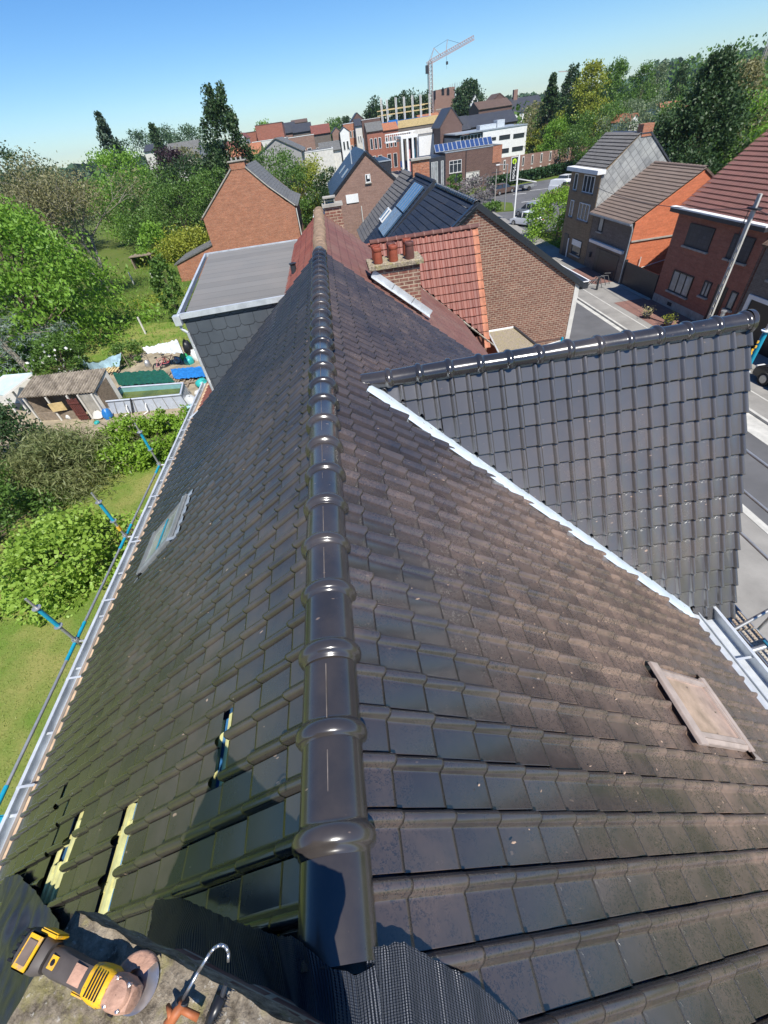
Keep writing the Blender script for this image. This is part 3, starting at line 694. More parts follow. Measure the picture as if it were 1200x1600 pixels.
for (x, y) in ((.136, -.026), (.136, .026), (.178, -.024), (.178, .024)): MB().lathe((x, y, .070), [(0, .0055), (.012, .0055), (.013, .003), (.011, .001)], 10).build('screw', 'steel', gr, local=True)
b = MB().lathe((.150, -.034, .05), [(0, .009), (.010, .009), (.011, .001)], 12, (0, -1, .25)); b.build('lock_button', 'black', gr, local=True)
for i in range(6): MB().box(.128+i*.009, .132+i*.009, -.030, .030, .079-.0015*i, .0835-.0015*i).build('head_rib', 'gr_pink', gr, local=True, bevel=.001)
b = MB().box(.0, .040, -.020, .020, .0845, .0868); b.build('grip_label', 'gr_pink', gr, local=True)
b = MB().box(.01, .055, -.040, -.033, .045, .062); b.build('slide_switch', 'yellow', gr, local=True, bevel=.003)
b = MB().lathe((.165, .020, .006), [(0, .002), (0, .060), (.003, .0605), (.003, .002)], 40); ds = b.build('cutting_disc', 'steel', gr, local=True)
b = MB().lathe((.165, .020, .0095), [(0, .014), (.004, .014), (.006, .008), (.01, .006), (.01, .001)], 16); b.build('clamp_nut', 'dark_metal', ds, local=True)
b = MB().lathe((.165, .020, .012), [(0, .0655), (.003, .0675), (.018, .067), (.021, .060), (.022, .03)], 30, a0=R(10), a1=R(185)); b.build('guard', 'gr_pink', gr, local=True, smooth=True)

# hook tool
hk = thing('hook_tool', 'thin steel rod with a curled hook end and a rusty orange grip on the slab', 'hook', (-.58, -.03, 10.50))
def UP(px, py, z): return G(px, py, z)
b = MB(); pth = [UP(268, 1598, 10.515), UP(285, 1563, 10.54), UP(310, 1518, 10.57), UP(328, 1489, 10.585), UP(336, 1480, 10.59), UP(345, 1476, 10.59), UP(353, 1479, 10.587), UP(357, 1488, 10.58), UP(357, 1502, 10.57)]
b.path(pth, .0033, 10); b.build('rod', 'steel', hk, smooth=True)
ML['rust'] = simple('rusty_orange', (.36, .11, .035), .6, .4, 30)
b = MB(); q0, q1 = UP(262, 1602, 10.53), UP(286, 1568, 10.545); b.tube(q0, q1, .011, .009, 12); b.tube(UP(280, 1575, 10.545), UP(310, 1590, 10.53), .006, .007, 8)
b.tube(UP(268, 1590, 10.54), UP(262, 1570, 10.53), .007, .004, 8); b.build('grip', 'rust', hk, smooth=True)
b = MB().lathe(UP(284, 1571, 10.537), [(0, .004), (.001, .013), (.008, .013), (.009, .004)], 14, (.3, .8, .4)); b.build('collar', 'dark_metal', hk)
br = thing('wire_brush', 'short black brush with stiff bristles lying next to the hooked rod', 'brush', (-.5, -.08, 10.50))
b = MB(); a_, c_ = UP(347, 1556, 10.53), UP(322, 1610, 10.515); d_ = (c_-a_).normalized(); b.tube(a_, c_, .013, .009, 10); b.build('handle', 'black', br, smooth=True)
b = MB()
for i in range(60):
    p = a_.lerp(c_, random.random()*.9); b.tube(p, p+Vector((random.gauss(.012, .006), random.gauss(-.004, .006), random.uniform(-.012, .012))), .0012, .0006, 4, False)
b.tube(a_, a_-d_*.02+Vector((0, 0, .01)), .006, .004, 8); b.build('bristles', 'dark_metal', br)

# ================================================================ generic pieces for other buildings
def prism_house(root, x0, x1, y0, y1, eave, ridge, axis='x', wall='b_red', roof='r_red', over=.25, th=.16, z0=0, eave2=None, tiles=None, verge=None, split_roof=True):
    """gabled body in world coords; axis = direction of the ridge"""
    b = MB(); rx, ry = (x0+x1)/2, (y0+y1)/2; e2 = eave if eave2 is None else eave2
    if axis == 'y':
        b.add([(x0, y0, z0), (x1, y0, z0), (x1, y1, z0), (x0, y1, z0), (x0, y0, eave), (x1, y0, e2), (x1, y1, e2), (x0, y1, eave), (rx, y0, ridge), (rx, y1, ridge)],
              [(0, 1, 5, 8, 4), (2, 3, 7, 9, 6), (1, 2, 6, 5), (3, 0, 4, 7)])
    else:
        b.add([(x0, y0, z0), (x1, y0, z0), (x1, y1, z0), (x0, y1, z0), (x0, y0, eave), (x1, y0, eave), (x1, y1, e2), (x0, y1, e2), (x0, ry, ridge), (x1, ry, ridge)],
              [(0, 1, 5, 4), (2, 3, 7, 6), (1, 2, 6, 9, 5), (3, 0, 4, 8, 7)])
    w = b.build('wall', wall, root)
    def slope(A, B, C_, D, name='roof'):           # A,B ridge ends, C,D eave ends
        A, B, C_, D = map(Vector, (A, B, C_, D)); n = (B-A).cross(C_-B).normalized()
        if n.z < 0: n = -n
        m = MB().slab([A+n*th, B+n*th, C_+n*th, D+n*th], n, th); return m.build(name, roof, root)
    out = []
    if axis == 'y':
        sl_ = (ridge-eave)/(rx-x0); s2 = (ridge-e2)/(x1-rx)
        out.append(slope((rx, y0-over*.4, ridge), (rx, y1+over*.4, ridge), (x0-over, y1+over*.4, eave-over*sl_), (x0-over, y0-over*.4, eave-over*sl_)))
        out.append(slope((rx, y1+over*.4, ridge), (rx, y0-over*.4, ridge), (x1+over, y0-over*.4, e2-over*s2), (x1+over, y1+over*.4, e2-over*s2)))
    else:
        sl_ = (ridge-eave)/(ry-y0); s2 = (ridge-e2)/(y1-ry)
        out.append(slope((x0-over*.4, ry, ridge), (x1+over*.4, ry, ridge), (x1+over*.4, y0-over, eave-over*sl_), (x0-over*.4, y0-over, eave-over*sl_)))
        out.append(slope((x1+over*.4, ry, ridge), (x0-over*.4, ry, ridge), (x0-over*.4, y1+over, e2-over*s2), (x1+over*.4, y1+over, e2-over*s2)))
    return w, out
def window(root, face, c, u0, u1, z0, z1, frame='white', pane='glass', mull=1, sill=None, depth=.06, label=None, tr=0, fw_=.06, name='window'):
    """face 'y-' : plane y=c facing -y; 'x-' : plane x=c facing -x; 'x+' facing +x"""
    def bx(b, a0, a1, d0, d1, e0, e1):
        if face == 'y-': b.box(a0, a1, c-d1, c-d0, e0, e1)
        elif face == 'x-': b.box(c-d1, c-d0, a0, a1, e0, e1)
        else: b.box(c+d0, c+d1, a0, a1, e0, e1)
    b = MB(); t = fw_; 
    bx(b, u0, u1, .0, depth, z1-t, z1); bx(b, u0, u1, .0, depth, z0, z0+t); bx(b, u0, u0+t, .0, depth, z0+t, z1-t); bx(b, u1-t, u1, .0, depth, z0+t, z1-t)
    for k in range(mull):
        m_ = u0+(u1-u0)*(k+1)/(mull+1); bx(b, m_-t*.5, m_+t*.5, .0, depth*.9, z0+t, z1-t)
    if tr: bx(b, u0+t, u1-t, 0, depth*.85, z1-(z1-z0)*tr-t*.4, z1-(z1-z0)*tr+t*.4)
    f = b.build(name, frame, root)
    g = MB(); bx(g, u0+t*.8, u1-t*.8, .0, depth*.35, z0+t*.8, z1-t*.8); g.build('pane', pane, f)
    if sill:
        s = MB(); bx(s, u0-.08, u1+.08, 0, depth+.09, z0-.10, z0-.002); s.build('sill', sill, f)
    if label: f['label'] = label
    return f
def flatbox(root, x0, x1, y0, y1, z1, wall, trim='zinc_dull', z0=0, name='wall', roofm='r_grey'):
    b = MB().box(x0, x1, y0, y1, z0, z1); w = b.build(name, wall, root)
    b = MB().box(x0-.06, x1+.06, y0-.06, y1+.06, z1, z1+.12); b.build('roof_edge', trim, root)
    b = MB().box(x0+.12, x1-.12, y0+.12, y1-.12, z1+.12, z1+.135); b.build('flat_roof', roofm, root)
    return w

# ---------------------------------------------------------------- neighbour with old red tiles, cross gable and the chimney with pots
nb = thing('red_tiled_house', 'next house in the row with faded red tiles, orange-edged cross gable and clay chimney pots', 'house', (XR, 13.5, 0))
ZR2 = 9.80; YN = 17.2
b = MB(); b.add([(-4.3, Y1+.02, 0), (4.4, Y1+.02, 0), (4.4, YN, 0), (-4.3, YN, 0), (-4.3, Y1+.02, 6.2), (4.4, Y1+.02, 5.9), (4.4, YN, 5.9), (-4.3, YN, 6.2), (XR, Y1+.02, 9.5), (XR, YN, 9.5)],
      [(0, 1, 5, 8, 4), (2, 3, 7, 9, 6), (1, 2, 6, 5), (3, 0, 4, 7), (4, 8, 9, 7), (5, 6, 9, 8)])
b.build('wall', 'b_pink', nb)
CY2, CZ2, CX2, S2 = 17.45, 8.66, 5.2, R(57); tc2 = math.tan(S2)
def RS2(L, y, h=0): return Vector((XR+CS*L+SS*h, y, ZR2-SS*L+CS*h))
def vy2(x): return CY2-(CZ2-(ZR2-TS*(x-XR)))/tc2
v2a = Vector((1.2, vy2(1.2), 0)); v2b = Vector((5, vy2(5), 0)); v2d = (v2b-v2a).normalized(); v2n = Vector((-v2d.y, v2d.x, 0))
m = tile_field(RS2(0, Y1+.03), (0, 1, 0), VR, 32, 23, .207, .275, seed=21, prof=PROF_WAVE, tilt=.012, hs=.55, jit=.004)
tiles_build(m, 'roof_slope', 't_redold', nb, cuts=[(RS2(5.85, 0), VR), (v2a, v2n)])
m = tile_field(Vector((XR, YN, ZR2)), (0, -1, 0), VL, 32, 21, .207, .275, seed=22, prof=PROF_WAVE, tilt=.012, hs=.8, jit=.004)
tiles_build(m, 'roof_slope', 't_red', nb)
# boundary with our roof runs a little slanting: slate cut strip
nc = 25
m = tile_field(Vector((CX2-nc*.207, CY2, CZ2)), (1, 0, 0), (0, -math.cos(S2), -math.sin(S2)), nc-1, 14, .207, .30, seed=23, prof=PROF_WAVE, tilt=.03, jit=.005)
tiles_build(m, 'cross_gable_slope', 't_red', nb, cuts=[(v2a, -v2n)])
m = tile_field(Vector((CX2-.207, CY2, CZ2)), (1, 0, 0), (0, -math.cos(S2), -math.sin(S2)), 1, 14, .207, .30, seed=24, prof=[(0, .0), (.3, .004), (.6, .01), (.78, .03), (.92, .034), (1.0, .012), (1.03, -.12)], tilt=.03, jit=.005)
tiles_build(m, 'verge_tiles', 't_orange', nb)
b = MB(); n_ = Vector((0, math.sin(S2), math.cos(S2)))
b.slab([(XR+1.4, CY2, CZ2-.05), (CX2-.05, CY2, CZ2-.05), (CX2-.05, CY2+2.3, CZ2-.05-2.3*tc2), (XR+1.4, CY2+2.3, CZ2-.05-2.3*tc2)], n_, .1); b.build('cross_gable_slope', 't_red', nb)
b = MB(); b.add([(0.5, 15.5, 0), (CX2-.12, 15.5, 0), (CX2-.12, 19.4, 0), (.5, 19.4, 0), (0.5, 15.5, 5.5), (CX2-.12, 15.5, 5.5), (CX2-.12, 19.4, 5.5), (.5, 19.4, 5.5), (.5, CY2, 8.5), (CX2-.12, CY2, 8.5)],
      [(0, 1, 5, 4), (1, 2, 6, 9, 5), (2, 3, 7, 6), (3, 0, 4, 8, 7)]); b.build('wall', 'b_red', nb)
def trap_cap(Lc, r):
    b = MB(); vs = []; n = 8
    for (h, q) in ((0, r-.01), (.005, r), (Lc-.07, r), (Lc-.065, r+.018), (Lc-.005, r+.018), (Lc, r)):
        for i in range(n+1):
            a = R(-95+190*i/n); vs.append((math.sin(a)*q, h, math.cos(a)*q*.75))
    b.add(vs, [(j*(n+1)+i, j*(n+1)+i+1, (j+1)*(n+1)+i+1, (j+1)*(n+1)+i) for j in range(5) for i in range(n)]); return b
ridge_row(nb, (1.25, CY2, CZ2+.02), (1, 0, 0), 12, trap_cap(.335, .12), 't_redold', .335)
ridge_row(nb, (XR, Y1+.15, ZR2+.03), (0, 1, 0), 20, trap_cap(.335, .15), 't_oldridge', .335, jit=.02)
# white mortar edge along that valley
b = MB()
for i in range(14):
    x = 1.6+i*.27; q = Vector((x, vy2(x), ZR2-TS*(x-XR)+.05)); q2 = Vector((x+.25, vy2(x+.25), ZR2-TS*(x+.25-XR)+.05)); b.tube(q-v2n*.05, q2-v2n*.05, .028+.01*random.random(), .025, 6)
b.build('valley_mortar', 'mortar', nb)
# chimney
ch = MB(); ch.box(.80, 1.98, 11.36, 11.98, 6.9, 9.20); chn = ch.build('chimney', 'b_chim', nb)
rough_slab('slab', .72, 2.06, 11.28, 12.10, 9.20, 9.30, Matrix.Identity(4), 'slab', chn, 30, 20, .010, 8)
for i, (x, y, mt, h) in enumerate(((.98, 11.47, 'pot', .34), (1.36, 11.47, 'pot', .34), (1.76, 11.47, 'pot_dark', .36), (.98, 11.86, 'pot', .32), (1.36, 11.86, 'pot_dark', .33), (1.76, 11.86, 'pot', .36))):
    b = MB().lathe((x, y, 9.30), [(0, .105), (.03, .112), (h-.09, .100), (h-.08, .108), (h-.02, .108), (h, .100), (h, .082), (.1, .082), (.1, .001)], 22); o = b.build('chimney_pot', mt, chn, smooth=False, ang=40) if False else b.build('chimney_pot', mt, chn, ang=40)
b = MB(); 
for (xa, xb_) in ((.70, 1.18), (1.17, 1.66), (1.65, 2.12)):
    La, Lb = (xa-XR)/CS, (xb_-XR)/CS
    b.slab([RS(La, 11.36-.13, .085), RS(Lb, 11.36-.13, .082), RS(Lb, 11.352, .10), RS(La, 11.352, .103)], NR, .008)
    b.add([RS(La, 11.350, .09), RS(Lb, 11.350, .09), RS(Lb, 11.350, .24), RS(La, 11.350, .24), RS(La, 11.358, .09), RS(Lb, 11.358, .09), RS(Lb, 11.358, .24), RS(La, 11.358, .24)], [(0, 1, 2, 3), (7, 6, 5, 4), (0, 4, 5, 1), (2, 6, 7, 3)])
b.build('flashing', 'zinc', chn)
b = MB().box(-.16, .42, 17.3, 17.75, 7.5, 9.9); c2 = b.build('chimney', 'b_chim', nb)
q = AY(535, 302, 17.6)
b = MB().box(-.22, .48, 17.24, 17.81, 9.9, 9.98); b.build('slab', 'concrete', c2)
b = MB()
for (x, y) in ((-.13, 17.36), (.20, 17.36), (-.13, 17.64), (.20, 17.64)): b.box(x, x+.04, y, y+.04, 9.98, 10.13)
b.box(-.16, .27, 17.33, 17.71, 10.13, 10.17); b.box(-.11, .22, 17.38, 17.66, 10.05, 10.07); b.build('cowl', 'concrete', c2)
b = MB(); 
for k in range(8): L = 4.7-k*.06; 
b.slab([RS2(2.15, 15.2, .1), RS2(2.75, 14.4, .1), RS2(2.80, 14.45, .1), RS2(2.2, 15.3, .1)], NR, .03)
b.build('white_flashing', 'white', nb)
b = MB().lathe((-1.15, 12.3, 9.2), [(0, .08), (.18, .07), (.22, .10), (.24, .02)], 12); b.build('vent_pipe', 'dark_metal', nb)

# bay with flat roof in front of the brown gable
by = thing('flat_roofed_bay', 'low bay with weathered flat roof and white edging in front of the brown brick gable', 'bay', (6.5, 17.5, 0))
P0, P1, P2, P3 = G(762, 520, 4.6), G(803, 513, 4.6), G(832, 545, 4.6), G(775, 560, 4.6)
z_ = 4.6
for nm_, pts_, mt_ in (('bay_body', [P0, P1, P2+Vector((.3, -1.2, 0)), P3+Vector((.0, -1.5, 0))], 'concrete'),):
    MB().slab([tuple(p) for p in reversed(pts_)], (0, 0, 1), 4.55).build('wall', 'b_red', by)
    MB().slab([(p.x, p.y, z_+.03) for p in reversed(pts_)], (0, 0, 1), .02).build('flat_roof', 'slab', by)
b = MB(); e_ = Vector((0, 0, .05))
for a_, c_ in ((P0, P1),): b.tube(a_+e_, c_+e_, .05, n=4)
b.build('white_edge', 'white', by)
b = MB(); b.tube(P1+e_, P2+Vector((.3, -1.2, 0))+e_, .06, n=4); b.build('black_edge', 'dark_metal', by)
b = MB(); b.tube(P0+e_, P3+Vector((0, -1.5, 0))+e_, .04, n=4); b.build('zinc_edge', 'zinc', by)

# ================================================================ GROUND, STREET, GARDENS
def ground_mat():
    m, t, b = new_mat('meadow'); p = objco(t)
    f = noise(t, p, .035, 6); f2 = noise(t, p, .45, 5); f3 = noise(t, p, 7, 5, .75)
    c = mixc(t, ramp(t, f, .35, .65), (.075, .12, .022), (.12, .15, .035))
    c = mixc(t, mth(t, 'MULTIPLY', ramp(t, f2, .5, .7), .6), c, (.16, .155, .06))
    c = mixc(t, mth(t, 'MULTIPLY', ramp(t, f3, .4, .7), .5), c, (.035, .07, .012))
    t.links.new(c, b.inputs['Base Color']); b.inputs['Roughness'].default_value = 1; b.inputs['Specular IOR Level'].default_value = .1
    bump(t, b, f3, .05, 1); return m
ML['meadow'] = ground_mat()
def lawn_mat():
    m, t, b = new_mat('lawn'); p = objco(t)
    f = noise(t, p, .55, 5); f3 = noise(t, p, 18, 5, .75)
    c = mixc(t, ramp(t, f, .38, .62), (.13, .20, .035), (.26, .25, .08))
    c = mixc(t, mth(t, 'MULTIPLY', ramp(t, f3, .4, .7), .45), c, (.08, .13, .022))
    t.links.new(c, b.inputs['Base Color']); b.inputs['Roughness'].default_value = 1; b.inputs['Specular IOR Level'].default_value = .1
    bump(t, b, f3, .03, 1); return m
ML['lawn'] = lawn_mat()
ML['asphalt'] = simple('asphalt', (.105, .105, .108), .85, .22, .5, bmp=.003, fine=60)
ML['pave'] = simple('grey_pavers', (.24, .23, .21), .85, .2, .8, bmp=.003, fine=40)
ML['pave_red'] = brick('red_pavers', (.25, .12, .09), (.2, .10, .08), (.14, .11, .1), .2, .1)
ML['kerb'] = simple('kerb_concrete', (.46, .45, .41), .85, .2, 2)
ML['mark'] = simple('road_paint', (.62, .62, .60), .7, .2, 3)
ML['soil'] = simple('trampled_soil', (.30, .25, .17), .95, .35, 1.2, bmp=.02)
def sheet_poly(name, pts, z, mat, t=0.0, kind='structure'):
    b = MB(); P = [(p[0], p[1], z) for p in pts]
    if t: b.slab(P, (0, 0, 1), t)
    else: b.add(P, [tuple(range(len(P)))])
    return setting(b.build(name, mat), kind)
b = MB(); b.add([(-2500, -300, 0), (2500, -300, 0), (2500, 3500, 0), (-2500, 3500, 0)], [(0, 1, 2, 3)]); setting(b.build('ground', 'meadow'))
# street: direction nearly +y, bending right in the distance
ctr = [(15.7, -40), (15.6, 10), (15.8, 36), (16.8, 60), (19.0, 100), (23, 140), (27, 180), (33, 235), (45, 330)]
def strip(o0, o1): 
    L = []; Rr = []
    for i, c in enumerate(ctr):
        a = Vector(ctr[max(0, i-1)]); e = Vector(ctr[min(len(ctr)-1, i+1)]); d = (e-a).normalized(); n = Vector((d.y, -d.x))
        L.append(Vector(c)+n*o0); Rr.append(Vector(c)+n*o1)
    return L, Rr
def strip_obj(name, o0, o1, z, mat, t=0, kind='structure'):
    L, Rr = strip(o0, o1); b = MB()
    for i in range(len(L)-1):
        q = [(L[i].x, L[i].y, z), (Rr[i].x, Rr[i].y, z), (Rr[i+1].x, Rr[i+1].y, z), (L[i+1].x, L[i+1].y, z)]
        b.slab(q, (0, 0, 1), t) if t else b.add(q, [(0, 1, 2, 3)])
    return setting(b.build(name, mat), kind)
strip_obj('road', -2.35, 2.35, .008, 'asphalt')
strip_obj('pavement', 2.52, 6.9, .12, 'pave', .12); strip_obj('pavement', -11.0, -2.52, .12, 'pave', .12)
strip_obj('kerb', 2.36, 2.51, .125, 'kerb', .12); strip_obj('kerb', -2.51, -2.36, .125, 'kerb', .12)
strip_obj('gutter_band', 2.05, 2.35, .013, 'kerb'); strip_obj('gutter_band', -2.35, -2.1, .013, 'kerb')
strip_obj('paving_joint', 3.6, 3.68, .126, 'kerb')
sheet_poly('paved_forecourt', [(19.9, 31.0), (22.5, 31.0), (22.5, 24.0), (19.9, 24.0)][::-1], .128, 'pave_red')
sheet_poly('paved_forecourt', [(19.6, 40.5), (22.5, 40.5), (22.5, 35.6), (20.8, 35.6)][::-1], .128, 'pave_red')
b = MB()
for i in range(12):
    for j in range(3): b.box(17.05+j*.28, 17.27+j*.28, 9.5+i*.55, 9.98+i*.55, .014, .10)
sheet_poly('parking_strip', [(16.9, 8), (17.85, 8), (17.85, 15.6), (16.9, 15.6)], .018, 'kerb')
# parking lot
sheet_poly('parking_lot', [(20.5, 58), (33, 55), (44, 72), (50, 100), (30, 97.5), (20.5, 90)], .01, 'asphalt')
b = MB()
for px, py, ln, an in ((845, 296, 3.6, .95), (862, 294, 3.6, .95), (833, 314, 3.6, 1.05), (851, 309, 3.6, 1.05), (812, 303, 2.2, .9)):
    p = G(px, py); b.M = Matrix.Translation((p.x, p.y, .017)) @ Matrix.Rotation(an+1.9, 4, 'Z'); b.box(-ln/2, ln/2, -.14, .14, 0, .004)
b.M = Matrix.Identity(4); setting(b.build('parking_marks', 'mark'))
sheet_poly('traffic_island', [tuple(G(x, y)[:2]) for x, y in ((845, 320), (885, 312), (892, 302), (865, 306))], .10, 'meadow', .1)
sheet_poly('grass_verge', [tuple(G(x, y)[:2]) for x, y in ((775, 332), (803, 330), (800, 318), (778, 316))], .10, 'meadow', .1)
# gardens on the left
sheet_poly('lawn', [(-5.0, -30), (-5.0, 19.2), (-17.0, 19.2), (-40, 12), (-40, -30)][::-1], .006, 'lawn')
sheet_poly('yard', [(-9.5, 23.0), (-9.5, 36.5), (-17.5, 36.5), (-25.5, 34), (-25.5, 22.5)], .008, 'soil')
sheet_poly('dry_grass', [(-11, 36.5), (-14, 43), (-24, 46), (-26, 36), (-17.5, 36.5)], .006, 'lawn')

# ================================================================ HOUSES OF OUR ROW, FURTHER ON
sa = thing('slate_clad_annex', 'annex with grey slate cladding and a flat roof behind the red tiled house', 'annex', (-7, 20, 0))
zA = 8.94
A0 = G(286, 498, zA); A1 = G(325, 402, zA); A2 = G(466, 383, zA); A3 = G(440, 470, zA)

def slate_mat():
    m, t, b = new_mat('rounded_slates'); uv = uvco(t); s = N(t, 'ShaderNodeSeparateXYZ'); t.links.new(uv, s.inputs[0])
    w, h = .34, .285
    row = mth(t, 'FLOOR', mth(t, 'DIVIDE', s.outputs[1], h)); sh = mth(t, 'MULTIPLY', mth(t, 'FRACT', mth(t, 'MULTIPLY', row, .5)), 1.0)
    u = mth(t, 'FRACT', mth(t, 'ADD', mth(t, 'DIVIDE', s.outputs[0], w), sh)); v = mth(t, 'FRACT', mth(t, 'DIVIDE', s.outputs[1], h))
    # dark joint: bottom edge with cut corners
    cu = mth(t, 'ABSOLUTE', mth(t, 'SUBTRACT', u, .5)); edge = mth(t, 'MAXIMUM', mth(t, 'SUBTRACT', mth(t, 'MULTIPLY', mth(t, 'MAXIMUM', mth(t, 'SUBTRACT', cu, .3), 0), 1.1), 0), .02)
    j1 = mth(t, 'LESS_THAN', mth(t, 'ABSOLUTE', mth(t, 'SUBTRACT', v, edge)), .035)
    j2 = mth(t, 'MULTIPLY', mth(t, 'GREATER_THAN', cu, .485), mth(t, 'GREATER_THAN', v, .2))
    j = mth(t, 'MAXIMUM', j1, j2)
    c = mixc(t, ramp(t, noise(t, objco(t), 1.5, 5), .35, .65), (.072, .085, .10), (.10, .115, .13))
    c = mixc(t, mth(t, 'MULTIPLY', j, .75), c, (.015, .018, .022))
    t.links.new(c, b.inputs['Base Color']); b.inputs['Roughness'].default_value = .55
    bump(t, b, mth(t, 'SUBTRACT', v, mth(t, 'MULTIPLY', j, .8)), .02, 1); return m
ML['slates'] = slate_mat()
ML['roofing_felt'] = rooftex('roofing_felt', (.17, .165, .155), 60, .55, .85, .08, .45, (.22, .2, .18), .004)
b = MB().slab([(A0.x, A0.y, zA), (A3.x+.5, A3.y, zA), (A3.x+.5, A1.y, zA), (A1.x, A1.y, zA)], (0, 0, 1), 3.0); b.build('wall', 'slates', sa)
b = MB()
e = .09
b.slab([(A0.x+e, A0.y+e, zA+.10), (A3.x+.5-e, A3.y+e, zA+.10), (A3.x+.5-e, A1.y-e, zA+.10), (A1.x+e, A1.y-e, zA+.10)], (0, 0, 1), .15); b.build('flat_roof', 'roofing_felt', sa)
b = MB()
for (p, q) in (((A0.x-.05, A0.y-.05), (A3.x+.5, A3.y-.05)), ((A0.x-.05, A0.y-.05), (A1.x-.05, A1.y)), ((A1.x-.05, A1.y), (A3.x+.5, A1.y))):
    p = Vector((*p, zA+.03)); q = Vector((*q, zA+.03)); d = (q-p).normalized(); n = Vector((-d.y, d.x, 0))*.032
    b.slab([p-n+Vector((0, 0, .1)), q-n+Vector((0, 0, .1)), q+n+Vector((0, 0, .1)), p+n+Vector((0, 0, .1))], (0, 0, 1), .12)
b.build('gutter', 'zinc', sa)
b = MB(); c0 = Vector((A0.x-.10, A0.y-.07, zA))
b.box(c0.x-.08, c0.x+.08, c0.y-.08, c0.y+.08, zA-.10, zA+.11)
b.path([c0+Vector((0, 0, -.08)), c0+Vector((.0, 0, -.2)), c0+Vector((.10, .0, -.30)), c0+Vector((.12, 0, -1.85)), c0+Vector((-.2, -.05, -2.15)), c0+Vector((-.75, -.05, -2.45))], .036, 12); b.build('downpipe', 'zinc', sa, ang=50)

# brown brick house with black tiles
D = thing('brown_gable_house', 'brown brick house with a tall blind gable under black roof tiles', 'house', (5.9, 24, 0))
dy0, dy1 = 20.0, 27.6; DX, DZ, DE, DEZ = 5.9, 8.95, 10.7, 5.55
b = MB(); b.add([(1.1, dy0, 0), (DE, dy0, 0), (DE, dy1, 0), (1.1, dy1, 0), (1.1, dy0, 5.5), (DE, dy0, DEZ), (DE, dy1, DEZ), (1.1, dy1, 5.5), (DX, dy0, DZ), (DX, dy1, DZ)],
      [(0, 1, 5, 8, 4), (2, 3, 7, 9, 6), (1, 2, 6, 5), (3, 0, 4, 7)])
b.build('wall', 'b_brown', D)
b = MB().box(DE+.0, DE+.22, dy0-.03, dy0+.3, 0, DEZ-.1); b.build('corner_strip', 'offwhite', D)
b = MB().box(1.3, DE, dy0-.012, dy0-.001, 2.9, 2.97); b.build('wall_band', 'b_dark', D)
aD = math.atan2(DZ-5.5, DX-1.1); aR = math.atan2(DZ-DEZ, DE-DX)
m = tile_field((DX, dy1, DZ+.02), (0, -1, 0), (-math.cos(aD), 0, -math.sin(aD)), 38, 21, .207, .30, seed=31, tilt=.03, hs=.6)
tiles_build(m, 'roof_slope', 't_black', D)
m = tile_field((DX, dy0, DZ+.02), (0, 1, 0), (math.cos(aR), 0, -math.sin(aR)), 38, 21, .207, .30, seed=32, tilt=.03, hs=.6)
tiles_build(m, 'roof_slope', 't_black', D)
b = MB()
for (s_, xe, ze) in ((1, DE+.35, DEZ-.25), (-1, 1.0, 5.4)):
    p = Vector((DX, dy0-.10, DZ+.10)); q = Vector((xe, dy0-.10, ze+.10))
    b.slab([p+Vector((0, .0, .04)), q+Vector((0, 0, .04)), q+Vector((0, .2, .04)), p+Vector((0, .2, .04))], (0, 0, 1), .26)
b.build('verge_trim', 't_black', D)
ridge_row(D, (DX, dy1-.1, DZ+.06), (0, -1, 0), 21, trap_cap(.36, .14), 't_black', .36)
b = MB(); b.box(DE+.24, DE+.62, dy0-.05, dy1, DEZ-.42, DEZ-.12); b.build('gutter', 'dark_metal', D)
b = MB(); b.box(DE+.22, DE+.64, dy0-.09, dy0-.06, DEZ-.12, DEZ-.08); b.box(DE+.6, DE+.66, dy0-.09, dy1, DEZ-.119, DEZ-.08); b.box(DE+.22, DE+.26, dy0-.09, dy1, DEZ-.119, DEZ-.08); b.build('gutter_edge', 'white', D)

# house with solar collectors
Eh = thing('solar_roof_house', 'narrow brick house with blue solar collectors and two roof windows on black tiles', 'house', (6.6, 35, 0))
ex, ez, ey0, ey1 = 6.55, 8.75, 31.3, 37.2
aE = math.atan2(8.75-6.0, 3.4)
b = MB(); b.add([(2.4, ey0, 0), (10.2, ey0, 0), (10.2, ey1+6, 0), (2.4, ey1+6, 0), (2.4, ey0, 5.35), (10.2, ey0, 5.6), (10.2, ey1+6, 5.6), (2.4, ey1+6, 5.35), (ex, ey0, ez), (ex, ey1+6, ez)],
      [(0, 1, 5, 8, 4), (2, 3, 7, 9, 6), (1, 2, 6, 5), (3, 0, 4, 7)]); b.build('wall', 'b_brown', Eh)
aE = math.atan2(ez-5.35, ex-2.4)
VE = Vector((-math.cos(aE), 0, -math.sin(aE))); NE = Vector((-math.sin(aE), 0, math.cos(aE)))
def ES(L, y, h=0): return Vector((ex, y, ez))+VE*L+NE*h
m = tile_field(ES(0, ey1), (0, -1, 0), tuple(VE), 29, 19, .207, .30, seed=33, tilt=.03, hs=.6); tiles_build(m, 'roof_slope', 't_black', Eh)
m = tile_field(ES(0, ey1+6), (0, -1, 0), tuple(VE), 29, 19, .207, .30, seed=34, tilt=.05, hs=.8); tiles_build(m, 'roof_slope', 't_anth', Eh)
b = MB().slab([(ex, ey0-.1, ez+.06), (10.6, ey0-.1, 5.35), (10.6, ey1+6, 5.35), (ex, ey1+6, ez+.06)], (.6, 0, .8), .12); b.build('roof_slope', 't_black', Eh)
b = MB().slab([ES(-.1, ey0-.12, .13), ES(5.6, ey0-.12, .13), ES(5.6, ey0+.06, .13), ES(-.1, ey0+.06, .13)], NE, .25); b.build('verge_trim', 'dark_metal', Eh)
ridge_row(Eh, (ex, ey0, ez+.06), (0, 1, 0), 17, trap_cap(.36, .13), 't_black', .36)
